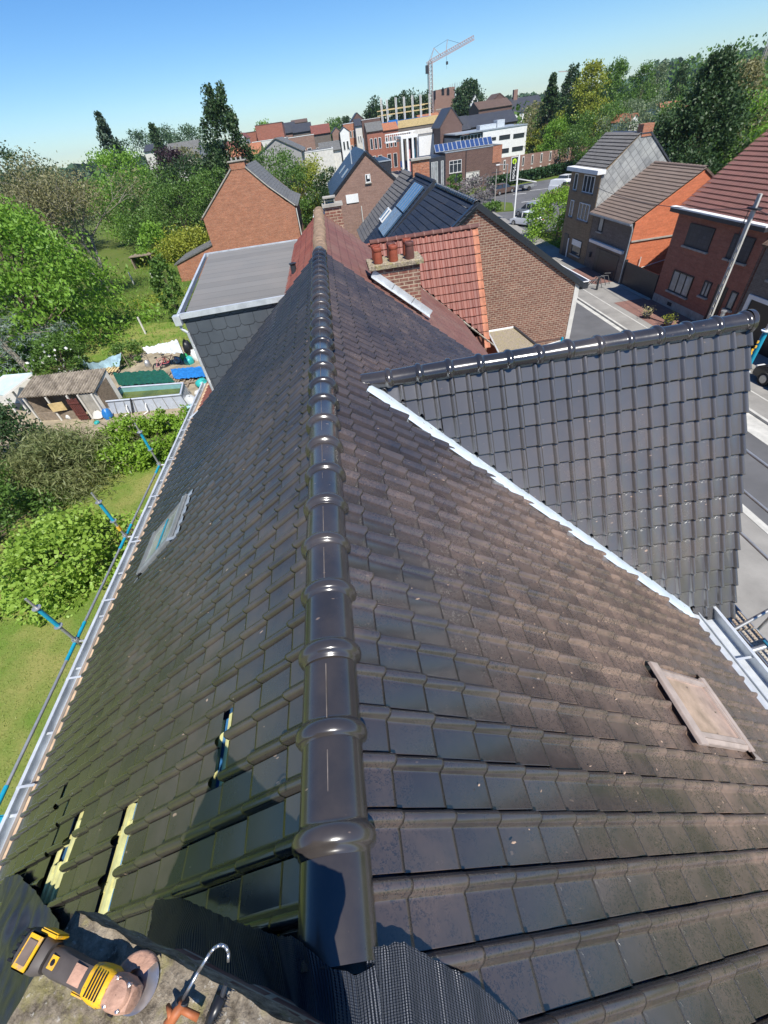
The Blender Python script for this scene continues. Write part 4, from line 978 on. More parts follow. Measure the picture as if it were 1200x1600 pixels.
ML['collector'] = simple('solar_collector', (.055, .11, .19), .12, .15, 2, spec=.9)
for (L0, L1, ya, yb) in ((.5, 2.3, 32.2, 35.2), (2.4, 4.1, 32.2, 33.6), (2.4, 4.1, 33.75, 35.2)):
    b = MB().slab([ES(L0, ya, .20), ES(L1, ya, .20), ES(L1, yb, .20), ES(L0, yb, .20)], NE, .1); pz = b.build('solar_collector', 'collector', Eh)
    b = MB(); k = 4
    for i in range(k+1):
        y = ya+(yb-ya)*i/k; b.slab([ES(L0, y-.02, .215), ES(L1, y-.02, .215), ES(L1, y+.02, .215), ES(L0, y+.02, .215)], NE, .013)
    b.build('collector_rails', 'zinc_dull', pz)
for ya in (36.0, 37.0):
    b = MB().slab([ES(2.7, ya, .16), ES(3.7, ya, .16), ES(3.7, ya+.6, .16), ES(2.7, ya+.6, .16)], NE, .1); fz = b.build('roof_window', 'white', Eh)
    b = MB().slab([ES(2.8, ya+.1, .17), ES(3.6, ya+.1, .17), ES(3.6, ya+.5, .17), ES(2.8, ya+.5, .17)], NE, .02); b.build('pane', 'glass', fz)
b = MB().box(6.3, 7.5, 37.4, 38.0, 8.2, 9.55); ce = b.build('chimney', 'b_orange', Eh); b = MB().box(6.2, 7.6, 37.3, 38.1, 9.55, 9.66); b.build('slab', 'concrete', ce)

# black roofed house with orange gable
Fh = thing('black_roofed_house', 'house with a long black roof and orange-brown brick gable bearing a white sign', 'house', (4.8, 62, 0))
fy = 58.0; f0 = AY(522, 305, fy); fa = AY(571, 238, fy); f1 = AY(621, 283, fy)
b = MB(); b.add([(f0.x, fy, 0), (f1.x, fy, 0), (f1.x, fy+17, 0), (f0.x, fy+17, 0), (f0.x, fy, f0.z), (f1.x, fy, f1.z), (f1.x, fy+17, f1.z), (f0.x, fy+17, f0.z), (fa.x, fy, fa.z), (fa.x, fy+17, fa.z)],
      [(0, 1, 5, 8, 4), (2, 3, 7, 9, 6), (1, 2, 6, 5), (3, 0, 4, 7)]); b.build('wall', 'b_pink', Fh)
for (e_, s_) in ((f0, -1), (f1, 1)):
    d = Vector((e_.x-fa.x, 0, e_.z-fa.z)).normalized(); n = Vector((-d.z*s_, 0, d.x*s_)); n = n if n.z > 0 else -n
    a = Vector((fa.x, fy-.15, fa.z)); c = Vector((e_.x, fy-.15, e_.z))+d*.45; L = Vector((0, 17.3, 0))
    b = MB().slab([a+n*.16, c+n*.16, c+L+n*.16, a+L+n*.16], n, .2); b.build('roof', 'r_black', Fh)
def FS(L, y, h): 
    d = Vector((f0.x-fa.x, 0, f0.z-fa.z)).normalized(); n = Vector((d.z, 0, -d.x)); n = n if n.z > 0 else -n; return Vector((fa.x, y, fa.z))+d*L+n*(h+.16), n
for (L0, y0_) in ((2.3, 60.5), (2.3, 67.0)):
    n = FS(0, 0, 0)[1]
    b = MB().slab([FS(L0, y0_, .08)[0], FS(L0+1.1, y0_, .08)[0], FS(L0+1.1, y0_+.9, .08)[0], FS(L0, y0_+.9, .08)[0]], n, .08); fz = b.build('roof_window', 'zinc_dull', Fh)
    b = MB().slab([FS(L0+.12, y0_+.1, .09)[0], FS(L0+.98, y0_+.1, .09)[0], FS(L0+.98, y0_+.8, .09)[0], FS(L0+.12, y0_+.8, .09)[0]], n, .01); b.build('pane', 'collector', fz)
b = MB(); q = FS(1.7, 61, 0)[0]; b.tube(q, q+Vector((0, 0, 1.3)), .06); b.lathe(q+Vector((0, 0, 1.3)), [(0, .1), (.12, .1), (.12, .01)], 10); b.build('flue', 'zinc', Fh)
b = MB(); q = Vector((fa.x, 59.5, fa.z)); b.tube(q, q+Vector((0, 0, 1.1)), .07); b.build('flue', 'zinc', Fh)
window(Fh, 'y-', fy, AY(571, 280, fy).x, AY(579, 280, fy).x, AY(575, 285, fy).z, AY(575, 272, fy).z, sill='concrete', mull=0)
b = MB(); p, q = AY(540, 305, fy), AY(561, 318, fy); b.box(p.x, q.x, fy-.08, fy-.002, q.z+.15, p.z-.0); b.build('wall_sign', 'white', Fh)
b = MB(); b.box(fa.x-.1, fa.x+.15, fy-.15, fy, fa.z-2.2, fa.z-1.9); b.build('wall_lamp', 'white', Fh)
b = MB(); p = AY(566, 335, fy); b.tube((p.x, fy-.08, 0), (p.x, fy-.08, AY(563, 322, fy).z), .05); b.build('downpipe', 'offwhite', Fh)
# dark annex right of it, low flat roofs left of it
w_ = thing('dark_flat_annex', 'small dark flat-roofed annex to the right of the black roof', 'annex', (10, 70, 0))
p = AY(583, 252, 70); q = AY(605, 262, 70); flatbox(w_, p.x, q.x, 66, 74, AY(594, 250, 70).z, 'dark_metal', roofm='black')
w_ = thing('low_white_annex', 'low white flat-roofed annex left of the gable with the sign', 'annex', (-2, 52, 0))
p = AY(465, 322, 50); q = AY(505, 318, 50); flatbox(w_, p.x, q.x, 48, 54, 3.6, 'offwhite', roofm='black')
w_ = thing('low_dark_extension', 'low extension with black flat roof and white edge beside the black-roofed house', 'annex', (0, 62, 0))
p = AY(484, 302, 60); q = AY(520, 298, 60); flatbox(w_, p.x, q.x, 58, 64, 4.6, 'b_pink', trim='white', roofm='black')

# orange gable house left
H = thing('orange_gable_house', 'orange brick house with a wide blind gable and lean-to in the meadow', 'house', (-9.2, 64, 0))
gy = 60.0
b = MB(); b.add([(-14.5, gy, 0), (-4.0, gy, 0), (-4.0, gy+11, 0), (-14.5, gy+11, 0), (-14.5, gy, 6.0), (-3.85, gy, 5.75), (-3.85, gy+11, 5.75), (-14.5, gy+11, 6.0), (-9.9, gy, 9.75), (-8.3, gy, 9.75), (-9.9, gy+11, 9.75), (-8.3, gy+11, 9.75)],
      [(0, 1, 5, 9, 8, 4), (2, 3, 7, 10, 11, 6), (1, 2, 6, 5), (3, 0, 4, 7)]); b.build('wall', 'b_orange', H)
b = MB().add([(-19.6, gy+.02, 0), (-14.52, gy+.02, 0), (-14.52, gy+6, 0), (-19.6, gy+6, 0), (-19.4, gy+.02, 1.9), (-14.52, gy+.02, 3.3), (-14.52, gy+6, 3.3), (-19.4, gy+6, 1.9)], [(0, 1, 5, 4), (2, 3, 7, 6), (3, 0, 4, 7)]); b.build('lean_to_wall', 'b_orange', H)
b = MB().slab([(-19.7, gy-.1, 1.95), (-14.5, gy-.1, 3.42), (-14.5, gy+6, 3.42), (-19.7, gy+6, 1.95)], (-.27, 0, .96), .14); b.build('lean_to_roof', 'r_grey', H)
b = MB().slab([(-14.8, gy-.08, 5.9), (-9.9, gy-.08, 9.93), (-9.9, gy+11, 9.93), (-14.8, gy+11, 5.9)], (-.62, 0, .78), .16); b.build('roof', 'r_brown', H)
b = MB()
Q = [(-8.3, 9.85), (-6.4, 7.9), (-4.6, 6.3), (-3.45, 5.75)]
for i in range(3): b.slab([(Q[i][0], gy+.0, Q[i][1]+.12), (Q[i+1][0], gy+.0, Q[i+1][1]+.12), (Q[i+1][0], gy+11, Q[i+1][1]+.12), (Q[i][0], gy+11, Q[i][1]+.12)], (.6, 0, .8), .16)
b.build('roof', 'r_grey', H)
b = MB().box(-9.9, -8.25, gy-.03, gy+.9, 9.7, 10.35); c3 = b.build('chimney', 'b_orange', H)
b = MB().box(-10.05, -8.1, gy-.12, gy+1.0, 10.35, 10.45); b.build('slab', 'concrete', c3)
b = MB()
for i in range(3): b.tube((-9.6+i*.5, gy+.4, 10.45), (-9.6+i*.5, gy+.4, 10.7), .1)
b.build('pots', 'concrete', c3)
b = MB()
for (p, q) in (((-14.55, 6.0), (-9.9, 9.8)), ((-8.3, 9.8), (-6.4, 7.95)), ((-6.4, 7.95), (-3.8, 5.85))): b.tube((p[0], gy-.05, p[1]), (q[0], gy-.05, q[1]), .07, n=6)
b.build('verge_stones', 'concrete', H)
b = MB().tube((-3.75, gy-.05, 0), (-3.75, gy-.05, 5.6), .06); b.build('downpipe', 'offwhite', H)

# ================================================================ HOUSES ACROSS THE STREET
FXX = 22.5
h1 = thing('ochre_house', 'narrow ochre brick house with white windows and grey slate-covered side gable', 'house', (FXX+3, 44, 0))
b = MB(); b.add([(FXX, 41.2, 0), (28.6, 41.2, 0), (28.6, 46.5, 0), (FXX, 46.5, 0), (FXX, 41.2, 6.75), (28.6, 41.2, 6.4), (28.6, 46.5, 6.4), (FXX, 46.5, 6.75), (25.1, 41.2, 8.9), (25.9, 41.2, 8.9), (25.1, 46.5, 8.9), (25.9, 46.5, 8.9)],
      [(0, 1, 5, 9, 8, 4), (2, 3, 7, 10, 11, 6), (1, 2, 6, 5), (3, 0, 4, 7)]); b.build('wall', 'b_ochre', h1)
def diamond():
    m, t, b = new_mat('diamond_slates'); uv = uvco(t); s = N(t, 'ShaderNodeSeparateXYZ'); t.links.new(uv, s.inputs[0])
    a = mth(t, 'DIVIDE', mth(t, 'ADD', s.outputs[0], s.outputs[1]), .62); c = mth(t, 'DIVIDE', mth(t, 'SUBTRACT', s.outputs[0], s.outputs[1]), .62)
    l = mth(t, 'MAXIMUM', mth(t, 'LESS_THAN', mth(t, 'FRACT', a), .12), mth(t, 'LESS_THAN', mth(t, 'FRACT', c), .12))
    g = mth(t, 'FRACT', mth(t, 'MULTIPLY', mth(t, 'ADD', mth(t, 'MULTIPLY', mth(t, 'FLOOR', a), 7.31), mth(t, 'MULTIPLY', mth(t, 'FLOOR', c), 3.77)), 1.3))
    col = mixc(t, g, (.20, .205, .20), (.33, .335, .32)); col = mixc(t, ramp(t, noise(t, objco(t), 1.2, 6), .4, .7), col, (.42, .42, .39))
    col = mixc(t, mth(t, 'MULTIPLY', l, .5), col, (.10, .10, .10)); t.links.new(col, b.inputs['Base Color']); b.inputs['Roughness'].default_value = .75; bump(t, b, mth(t, 'SUBTRACT', 1, l), .01); return m
ML['diamond'] = diamond()
b = MB().slab([(22.55, 41.16, 6.65), (22.55, 41.16, 3.9), (28.5, 41.16, 3.9), (28.5, 41.16, 6.3), (25.9, 41.16, 8.85), (25.1, 41.16, 8.85)], (0, -1, 0), .05); b.build('slate_cladding', 'diamond', h1)
aH = math.atan2(8.9-6.75, 2.6)
m = tile_field((25.15, 46.6, 8.95), (0, -1, 0), (-math.cos(aH), 0, -math.sin(aH)), 27, 12, .2, .30, seed=41, prof=PROF_WAVE, tilt=.05); tiles_build(m, 'roof_slope', 't_anth', h1)
b = MB().slab([(25.1, 46.6, 8.95), (25.9, 46.6, 8.95), (25.9, 41.1, 8.95), (25.1, 41.1, 8.95)][::-1], (0, 0, 1), .08).slab([(25.9, 41.1, 8.98), (28.8, 41.1, 6.35), (28.8, 46.6, 6.35), (25.9, 46.6, 8.98)], (.67, 0, .74), .12); b.build('roof_slope', 'r_slate', h1)
b = MB().box(25.15, 26.0, 41.12, 41.9, 8.7, 9.45); b.build('chimney', 'b_orange', h1)
b = MB().box(22.05, 22.75, 41.0, 46.65, 6.72, 7.0); b.build('cornice', 'white', h1)
for (yc, w_, z0_, z1_, mu) in ((42.95, 1.9, 5.35, 6.55, 2), (45.35, .62, 5.35, 6.55, 0), (42.95, 1.9, 3.35, 4.6, 2), (45.35, .62, 3.35, 4.6, 0)):
    window(h1, 'x-', FXX, yc-w_/2, yc+w_/2, z0_, z1_, mull=mu, sill='b_grey')
f = window(h1, 'x-', FXX, 42.2, 44.0, .6, 1.75, frame='dark_metal', mull=0, sill='concrete')
b = MB().box(FXX-.10, FXX-.065, 42.2, 44.0, 1.35, 1.8); b.build('blind', 'white', f)
b = MB().box(FXX-.05, FXX, 45.05, 45.85, .12, 1.95); b.build('door', 'dark_metal', h1)
b = MB().tube((FXX-.1, 44.75, .12), (FXX-.1, 44.75, 1.7), .06); b.build('downpipe', 'white', h1)

h2 = thing('brown_tiled_house', 'low brown-tiled house with a garage door and bright orange side gable', 'house', (FXX+3, 38, 0))
b = MB(); b.add([(FXX, 34.9, 0), (31, 34.9, 0), (31, 41.15, 0), (FXX, 41.15, 0), (FXX, 34.9, 4.25), (31, 34.9, 4.0), (31, 41.15, 4.0), (FXX, 41.15, 4.25), (26.8, 34.9, 6.85), (26.8, 41.15, 6.85)],
      [(2, 3, 7, 9, 6), (1, 2, 6, 5), (3, 0, 4, 7)]); b.build('wall', 'b_grey', h2)
ML['b_orange2'] = brick('brick_bright_orange', (.62, .17, .07), (.52, .135, .055), (.45, .22, .13), stain=.2)
b = MB().slab([(FXX, 34.88, 0), (31, 34.88, 0), (31, 34.88, 4.0), (26.8, 34.88, 6.85), (FXX, 34.88, 4.25)], (0, -1, 0), .1); b.build('gable_wall', 'b_orange2', h2)
a2 = math.atan2(6.85-4.25, 4.3)
m = tile_field((26.8, 41.3, 6.95), (0, -1, 0), (-math.cos(a2), 0, -math.sin(a2)), 31, 18, .207, .30, seed=42, prof=PROF_WAVE, tilt=.04); tiles_build(m, 'roof_slope', 't_brown', h2)
b = MB().slab([(26.8, 34.8, 6.95), (31.3, 34.8, 3.9), (31.3, 41.3, 3.9), (26.8, 41.3, 6.95)], (.56, 0, .83), .12); b.build('roof_slope', 'r_brown', h2)
ridge_row(h2, (26.8, 34.9, 6.98), (0, 1, 0), 17, trap_cap(.36, .13), 't_brown', .36)
b = MB().box(22.1, 22.3, 34.85, 41.2, 4.08, 4.2); b.tube((22.3, 34.95, 4.1), (22.44, 34.95, 3.8), .05).tube((22.44, 34.95, 3.8), (22.44, 34.95, .1), .05); b.build('gutter', 'zinc_dull', h2)
b = MB().box(FXX-.04, FXX, 35.85, 39.5, .12, 1.85); gdr = b.build('garage_door', 'dark_metal', h2)
b = MB(); [b.box(FXX-.05, FXX-.041, 35.9, 38.9, .25+i*.22, .28+i*.22) for i in range(7)]; b.box(FXX-.055, FXX-.041, 38.9, 38.96, .12, 1.85); b.build('door_ribs', 'black', gdr)
b = MB().box(FXX-.22, FXX, 35.4, 40.7, 2.12, 2.32); b.build('awning_box', 'white', h2)
window(h2, 'x-', FXX, 39.25, 40.0, 3.0, 4.0, mull=0, frame='dark_metal', pane='curtain', sill='concrete')
b = MB().box(FXX+.02, 28.0, 34.80, 34.86, 3.0, 3.1); b.build('wall_coping', 'concrete', h2)
b = MB().tube((FXX-.05, 34.95, .8), (26.5, 34.7, 1.6), .03); b.tube((23.6, 34.75, 0.2), (23.6, 34.75, 1.9), .04); b.build('wall_cable', 'offwhite', h2)
b = MB().box(FXX-.2, FXX, 40.2, 40.4, 1.0, 1.35); b.build('letter_box', 'dark_metal', h2)

gt = thing('driveway_gate', 'dark solid driveway gate between the orange gable and the red brick house', 'gate', (FXX, 32.7, 0))
b = MB().box(FXX, FXX+.08, 30.62, 34.75, .14, 1.72); b.build('gate_panel', 'dark_metal', gt)
MB().box(FXX-.06, FXX+.12, 34.76, 34.9, 0, 1.85).build('gate_post', 'dark_metal', gt); MB().box(FXX-.06, FXX+.12, 30.5, 30.6, 0, 1.75).build('gate_post', 'dark_metal', gt)
b = MB().box(FXX-.3, FXX+.1, 30.5, 34.9, .122, .14); b.build('threshold', 'concrete', gt)

h3 = thing('red_brick_house', 'red brick house with dark closed shutters, grey plinth and dark red roof tiles', 'house', (FXX+4, 27, 0))
b = MB(); b.add([(FXX, 22.95, 0), (32, 22.95, 0), (32, 30.45, 0), (FXX, 30.45, 0), (FXX, 22.95, 5.6), (32, 22.95, 5.6), (32, 30.45, 5.6), (FXX, 30.45, 5.6), (27.25, 22.95, 9.3), (27.25, 30.45, 9.3)],
      [(0, 1, 5, 8, 4), (2, 3, 7, 9, 6), (1, 2, 6, 5), (3, 0, 4, 7)]); b.build('wall', 'b_red', h3)
a3 = math.atan2(3.7, 4.75)
m = tile_field((27.25, 30.6, 9.42), (0, -1, 0), (-math.cos(a3), 0, -math.sin(a3)), 37, 21, .207, .31, seed=43, prof=PROF_WAVE, tilt=.05, hs=1.2); tiles_build(m, 'roof_slope', 't_darkred', h3)
b = MB().slab([(27.25, 22.9, 9.4), (32.4, 22.9, 5.4), (32.4, 30.6, 5.4), (27.25, 30.6, 9.4)], (.6, 0, .8), .12); b.build('roof_slope', 'r_red', h3)
b = MB().box(21.95, 22.6, 22.9, 30.7, 5.52, 5.72); b.build('fascia', 'dark_metal', h3)
b = MB().box(21.93, 22.3, 22.9, 30.72, 5.722, 5.80); b.build('gutter', 'white', h3)
for (ya, yb, z0_, z1_, lb) in ((26.85, 29.05, 3.85, 5.05, None), (23.75, 25.3, 3.85, 5.05, None)):
    f = window(h3, 'x-', FXX, ya, yb, z0_, z1_, mull=0, frame='dark_metal', pane='dark_metal', sill='concrete')
    b = MB().box(FXX-.055, FXX-.03, ya+.05, yb-.05, z0_+.05, z1_-.05); b.build('shutter', 'r_slate', f)
window(h3, 'x-', FXX, 27.15, 29.15, 1.15, 2.4, mull=2, frame='black', pane='curtain', sill='concrete')
window(h3, 'x-', FXX, 25.5, 26.15, 1.6, 2.45, mull=1, frame='dark_metal', pane='curtain', sill='concrete')
window(h3, 'x-', FXX, 23.35, 23.85, 1.5, 2.45, mull=0, frame='dark_metal', pane='curtain', sill='concrete')
b = MB().box(FXX-.03, FXX, 24.2, 25.05, .12, 2.5); b.build('door', 'black', h3)
b = MB().box(FXX-.035, FXX, 25.15, 30.44, .12, .62); pl_ = b.build('plinth', 'concrete', h3)
b = MB().box(FXX-.045, FXX-.036, 28.3, 28.75, .28, .5); b.build('vent_grille', 'black', pl_)
b = MB().box(FXX-.02, FXX, 22.95, 23.1, .12, 5.5); b.build('wall_joint', 'b_dark', h3)

h4 = thing('grey_garage_house', 'grey brick house with a white-framed open garage at the right edge', 'house', (FXX+4, 19, 0))
b = MB(); b.add([(FXX, 12, 0), (32, 12, 0), (32, 22.9, 0), (FXX, 22.9, 0), (FXX, 12, 5.2), (32, 12, 5.2), (32, 22.9, 5.2), (FXX, 22.9, 5.2), (27.25, 12, 8.5), (27.25, 22.9, 8.5)],
      [(0, 1, 5, 8, 4), (2, 3, 7, 9, 6), (1, 2, 6, 5), (3, 0, 4, 7)]); b.build('wall', 'b_grey', h4)
b = MB().slab([(22.1, 12, 5.0), (27.25, 12, 8.62), (27.25, 22.88, 8.62), (22.1, 22.88, 5.0)], (-.57, 0, .82), .14).slab([(27.25, 12, 8.62), (32.3, 12, 5.0), (32.3, 22.88, 5.0), (27.25, 22.88, 8.62)], (.57, 0, .82), .14); b.build('roof', 'r_brown', h4)
b = MB().box(FXX-.08, FXX, 22.35, 22.6, .12, 2.62).box(FXX-.08, FXX, 19.4, 19.65, .12, 2.62).box(FXX-.08, FXX, 19.65, 22.35, 2.42, 2.62); gf = b.build('garage_frame', 'white', h4)
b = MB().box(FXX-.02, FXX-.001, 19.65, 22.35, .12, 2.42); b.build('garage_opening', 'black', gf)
window(h4, 'x-', FXX, 20.4, 21.9, 3.5, 4.6, mull=1, sill='concrete')

# ================================================================ VEGETATION
def leaves_obj(name, mat, parent, P, Nrm, size, aspect=.55, seed=0, droop=0, off=None):
    """P: leaf centres (n,3) world; one small bent quad each"""
    rg = np.random.default_rng(seed); n = len(P)
    if parent is not None: P = P-np.array(_root_off(parent))
    d = rg.normal(size=(n, 3)); d[:, 2] -= droop; d += Nrm*.5; d /= np.linalg.norm(d, axis=1)[:, None]
    s = rg.normal(size=(n, 3))+Nrm*.0; s -= (s*d).sum(1)[:, None]*d; s /= np.linalg.norm(s, axis=1)[:, None]
    # lean leaf planes to face outward/up
    L = size*rg.uniform(.6, 1.35, n)[:, None]; Wd = L*aspect
    v = np.empty((n, 4, 3)); v[:, 0] = P-d*L*.5; v[:, 1] = P+s*Wd*.5; v[:, 2] = P+d*L*.5; v[:, 3] = P-s*Wd*.5
    me = bpy.data.meshes.new(name); me.vertices.add(4*n); me.vertices.foreach_set('co', v.reshape(-1))
    me.loops.add(4*n); me.loops.foreach_set('vertex_index', np.arange(4*n, dtype=np.int32))
    me.polygons.add(n); me.polygons.foreach_set('loop_start', np.arange(0, 4*n, 4, dtype=np.int32)); me.polygons.foreach_set('loop_total', np.full(n, 4, dtype=np.int32))
    me.update(calc_edges=True); me.materials.append(ML[mat])
    o = bpy.data.objects.new(name, me); COL.objects.link(o)
    if parent is not None: o.parent = parent
    return o
def clumps(shape, n, rg):
    """unit crown: x,y in [-1,1], z in [0,1]; returns centres, outward normals, clump radius"""
    C = []; Rr = []
    ph = rg.uniform(0, 6.28, 4)
    for i in range(n):
        a = rg.uniform(0, 2*math.pi); z = rg.uniform(0, 1)
        wob = 1+.16*math.sin(2*a+ph[0]+4*z)+.12*math.sin(3*a+ph[1]-5*z)
        if shape == 'round': r = math.sqrt(max(0, 1-(2*z-1)**2))**.8
        elif shape == 'dome': r = math.sqrt(max(0, 1-z**2.2))
        elif shape == 'cone': r = (1-z)**.85*(.75+.35*rg.random()); wob = 1
        elif shape == 'column': r = (.35+.65*math.sin(math.pi*min(1, z*.9+.12)))*(1-.35*z)
        elif shape == 'poplar': r = (.45+.55*math.sin(math.pi*min(1, (z*.8+.2))))*(1.15-.5*z)
        elif shape == 'box': r = 1/max(abs(math.cos(a)), abs(math.sin(a))); wob = 1
        else: r = 1
        k = rg.uniform(.25, 1)**.45
        C.append((math.cos(a)*r*k*wob, math.sin(a)*r*k*wob, z)); Rr.append(.16 if shape in ('round', 'dome') else .13)
    return np.array(C), np.array(Rr)
def tree(name, label, cat, base, h, w, shape='round', nl=3500, leaf=.35, mat='lf_mid', trunk=.15, tr=.18, seed=0, nc=70, bark='bark', group=None, lean=0, aspect=.6, droop=0, spread=1.0, bare=0, d=None):
    rg = np.random.default_rng(seed+100); base = Vector(base)
    if shape in ('cone', 'poplar', 'column'): nc = int(nc*2.2)
    t = thing(name, label, cat, tuple(base), 0, group)
    d = w if d is None else d
    C, Rr = clumps(shape, nc, rg); z0 = h*trunk
    ctr = np.stack([base.x+C[:, 0]*w/2+lean*C[:, 2]*h, base.y+C[:, 1]*d/2, base.z+z0+C[:, 2]*(h-z0)*.97], 1)
    rad = Rr*max(w, (h-z0)*.55)*spread
    if shape in ('cone', 'poplar'): rad *= (1.15-.6*C[:, 2])
    idx = rg.integers(0, nc, nl); wgt = rg.uniform(.6, 1.3, nc)
    off = rg.normal(size=(nl, 3)); off /= np.linalg.norm(off, axis=1)[:, None]; off *= (rg.uniform(0, 1, nl)**.45)[:, None]
    sc = np.array([1, 1, .75 if shape != 'poplar' else 1.6])
    P = ctr[idx]+off*(rad[idx]*wgt[idx])[:, None]*sc
    P[:, 2] = np.maximum(P[:, 2], base.z+.03)
    mid = np.array([base.x, base.y, base.z+z0+(h-z0)*.45]); Nn = P-mid; Nn /= (np.linalg.norm(Nn, axis=1)[:, None]+1e-6)
    leaves_obj('crown', mat, t, P, Nn, leaf, aspect, seed, droop)
    b = MB(); top = base+Vector((lean*h*.8, 0, h*(.8 if shape not in ('round', 'dome', 'box') else .55)))
    b.tube(base-Vector((0, 0, .1)), base.lerp(top, .5), tr, tr*.7, 8); b.tube(base.lerp(top, .5), top, tr*.7, tr*.2, 8)
    for i in range(min(nc, 26)):
        q = Vector(ctr[i]); s = base.lerp(top, min(.95, max(.12, (q.z-base.z)/h*.75))); b.tube(s, q, tr*.28, tr*.06, 5, False)
    b.build('trunk', bark, t)
    return t
for nm, c, c2, tr_ in (('lf_mid', (.05, .10, .018), (.10, .18, .035), .3), ('lf_bright', (.09, .18, .02), (.17, .30, .04), .35), ('lf_dark', (.018, .045, .014), (.045, .085, .025), .2),
                  ('lf_yel', (.14, .18, .02), (.26, .27, .04), .3), ('lf_olive', (.13, .125, .055), (.20, .19, .09), .3), ('lf_blue', (.10, .14, .12), (.20, .25, .21), .15),
                  ('lf_purple', (.022, .010, .016), (.045, .02, .028), .15), ('lf_spruce', (.03, .055, .035), (.065, .10, .06), .15), ('lf_grey', (.09, .125, .07), (.17, .21, .12), .3),
                  ('lf_con', (.02, .045, .016), (.055, .10, .03), .2), ('lf_vib', (.15, .24, .03), (.26, .38, .07), .35), ('lf_hedge', (.10, .19, .018), (.20, .32, .035), .3), ('lf_bam', (.07, .10, .03), (.20, .21, .09), .25),
                  ('lf_hedgedk', (.02, .05, .018), (.035, .075, .025), .2), ('lf_far', (.035, .07, .035), (.07, .12, .05), .2), ('lf_lawn', (.12, .19, .03), (.24, .26, .07), .3), ('lf_blossom', (.6, .6, .52), (.75, .75, .68), .2), ('lf_lilac', (.17, .13, .16), (.12, .13, .10), .2), ('lf_straw', (.28, .26, .12), (.38, .34, .18), .2)):
    g_ = 1.3 if nm not in ('lf_dark', 'lf_con', 'lf_purple') else 1.1
    ML[nm] = leafmat(nm, tuple(min(.85, x*g_) for x in c), tuple(min(.85, x*g_) for x in c2), tr_)
def tpx(name, label, cat, px, ptop, Y, w, **k):
    k['leaf'] *= .66; k['nl'] = int(k['nl']*2.0)
    """a tree whose crown centre line stands at photo column px (at top row) and distance Y"""
    p = AY(px, ptop, Y); return tree(name, label, cat, (p.x, Y, 0), p.z, w, **k)

# left garden, near
tree('snowball_bush', 'broad bright green bush with big leaves beside the blue scaffold tube', 'bush', (-12.4, 12.2, 0), 2.1, 4.6, 'dome', 9000, .17, 'lf_vib', 0, .06, 1, 90, spread=.9, aspect=.8, d=5.0)
tree('bush', 'dark green bush on the left edge casting shade on the lawn', 'bush', (-17.0, 14.6, 0), 3.0, 5.0, 'dome', 9000, .16, 'lf_mid', 0, .08, 2, 80, d=7.5)
tree('bush', 'tall dark bush above the shaded lawn, leftmost of the near bushes', 'bush', (-19.5, 20.5, 0), 3.6, 6.0, 'dome', 9000, .18, 'lf_dark', 0, .08, 12, 80, d=6.0)
tree('bamboo_bush', 'arching olive bamboo thicket between the shed and the clipped hedge', 'bush', (-15.6, 18.9, 0), 2.3, 6.6, 'dome', 15000, .34, 'lf_bam', 0, .05, 3, 90, aspect=.13, droop=.5, d=4.2)
tree('laurel_hedge', 'broad clipped laurel hedge with bright glossy leaves below the pool', 'hedge', (-11.6, 20.7, 0), 1.3, 5.4, 'box', 17000, .16, 'lf_hedge', 0, .05, 4, 170, aspect=.6, spread=.6, d=4.0)
tree('bush', 'low red-tinged shrub tucked behind the middle scaffold tube', 'bush', (-9.6, 13.3, 0), 1.2, 1.6, 'dome', 1200, .12, 'lf_olive', 0, .04, 5, 24)
# left, further
tree('beech_tree', 'huge rounded bright green tree with drooping foliage on the left', 'tree', (-27.5, 42, 0), 10.6, 15.5, 'dome', 26000, .34, 'lf_bright', .0, .35, 6, 150, droop=.9, aspect=.5, spread=.8)
t_ = thing('blue_conifer', 'blue-grey conifer with long feathery boughs at the left edge', 'tree', (-27.6, 36.0, 0))
rg = np.random.default_rng(77); Pl = []; Nl = []; b = MB(); B0 = Vector((-27.6, 36.0, 0)); b.tube((-24.9, 34.2, 0), (-26.6, 35.4, 3.2), .24, .2, 9); b.tube((-26.6, 35.4, 3.2), (-28.2, 36.4, 9.2), .2, .05, 8)
for i in range(64):
    z = 2.2+6.8*(i/64)**.9; a = rg.uniform(0, 6.283); L = (5.0*(1-(z-2.2)/8.5)+.9)*rg.uniform(.7, 1.1)
    s = Vector((-26.6-(z-3.2)*.27, 35.4+(z-3.2)*.16, z)); e_ = s+Vector((math.cos(a)*L, math.sin(a)*L, -L*.10+.5)); b.tube(s, e_, .06, .015, 5, False)
    n = int(70*L)
    f = rg.uniform(.12, 1, n)**.8; sp = (1-abs(f-.6))*L*.26
    q = np.array(s)[None]+(np.array(e_)-np.array(s))[None]*f[:, None]; lat = rg.normal(size=n)*sp; q[:, 0] += -math.sin(a)*lat; q[:, 1] += math.cos(a)*lat; q[:, 2] += -abs(rg.normal(size=n))*.28*sp+.05
    Pl.append(q); Nl.append(np.tile([math.cos(a), math.sin(a), -.25], (n, 1)))
leaves_obj('crown', 'lf_blue', t_, np.concatenate(Pl), np.concatenate(Nl), .30, .14, 5); b.build('trunk', 'bark_grey', t_)
tree('elder_bush', 'dark bush dotted with white blossom by the leaning trunk', 'bush', (-22.0, 33.6, 0), 3.0, 4.0, 'dome', 4200, .20, 'lf_mid', 0, .06, 8, 60)
P_ = np.array([[-22.0+rg.normal()*1.2, 32.5+rg.normal()*.9, 1.7+rg.random()*1.3] for _ in range(34)]); leaves_obj('blossom', 'lf_blossom', bpy.data.objects['elder_bush'], P_, np.tile([0, -.5, 1.], (34, 1)), .2, .9, 4)
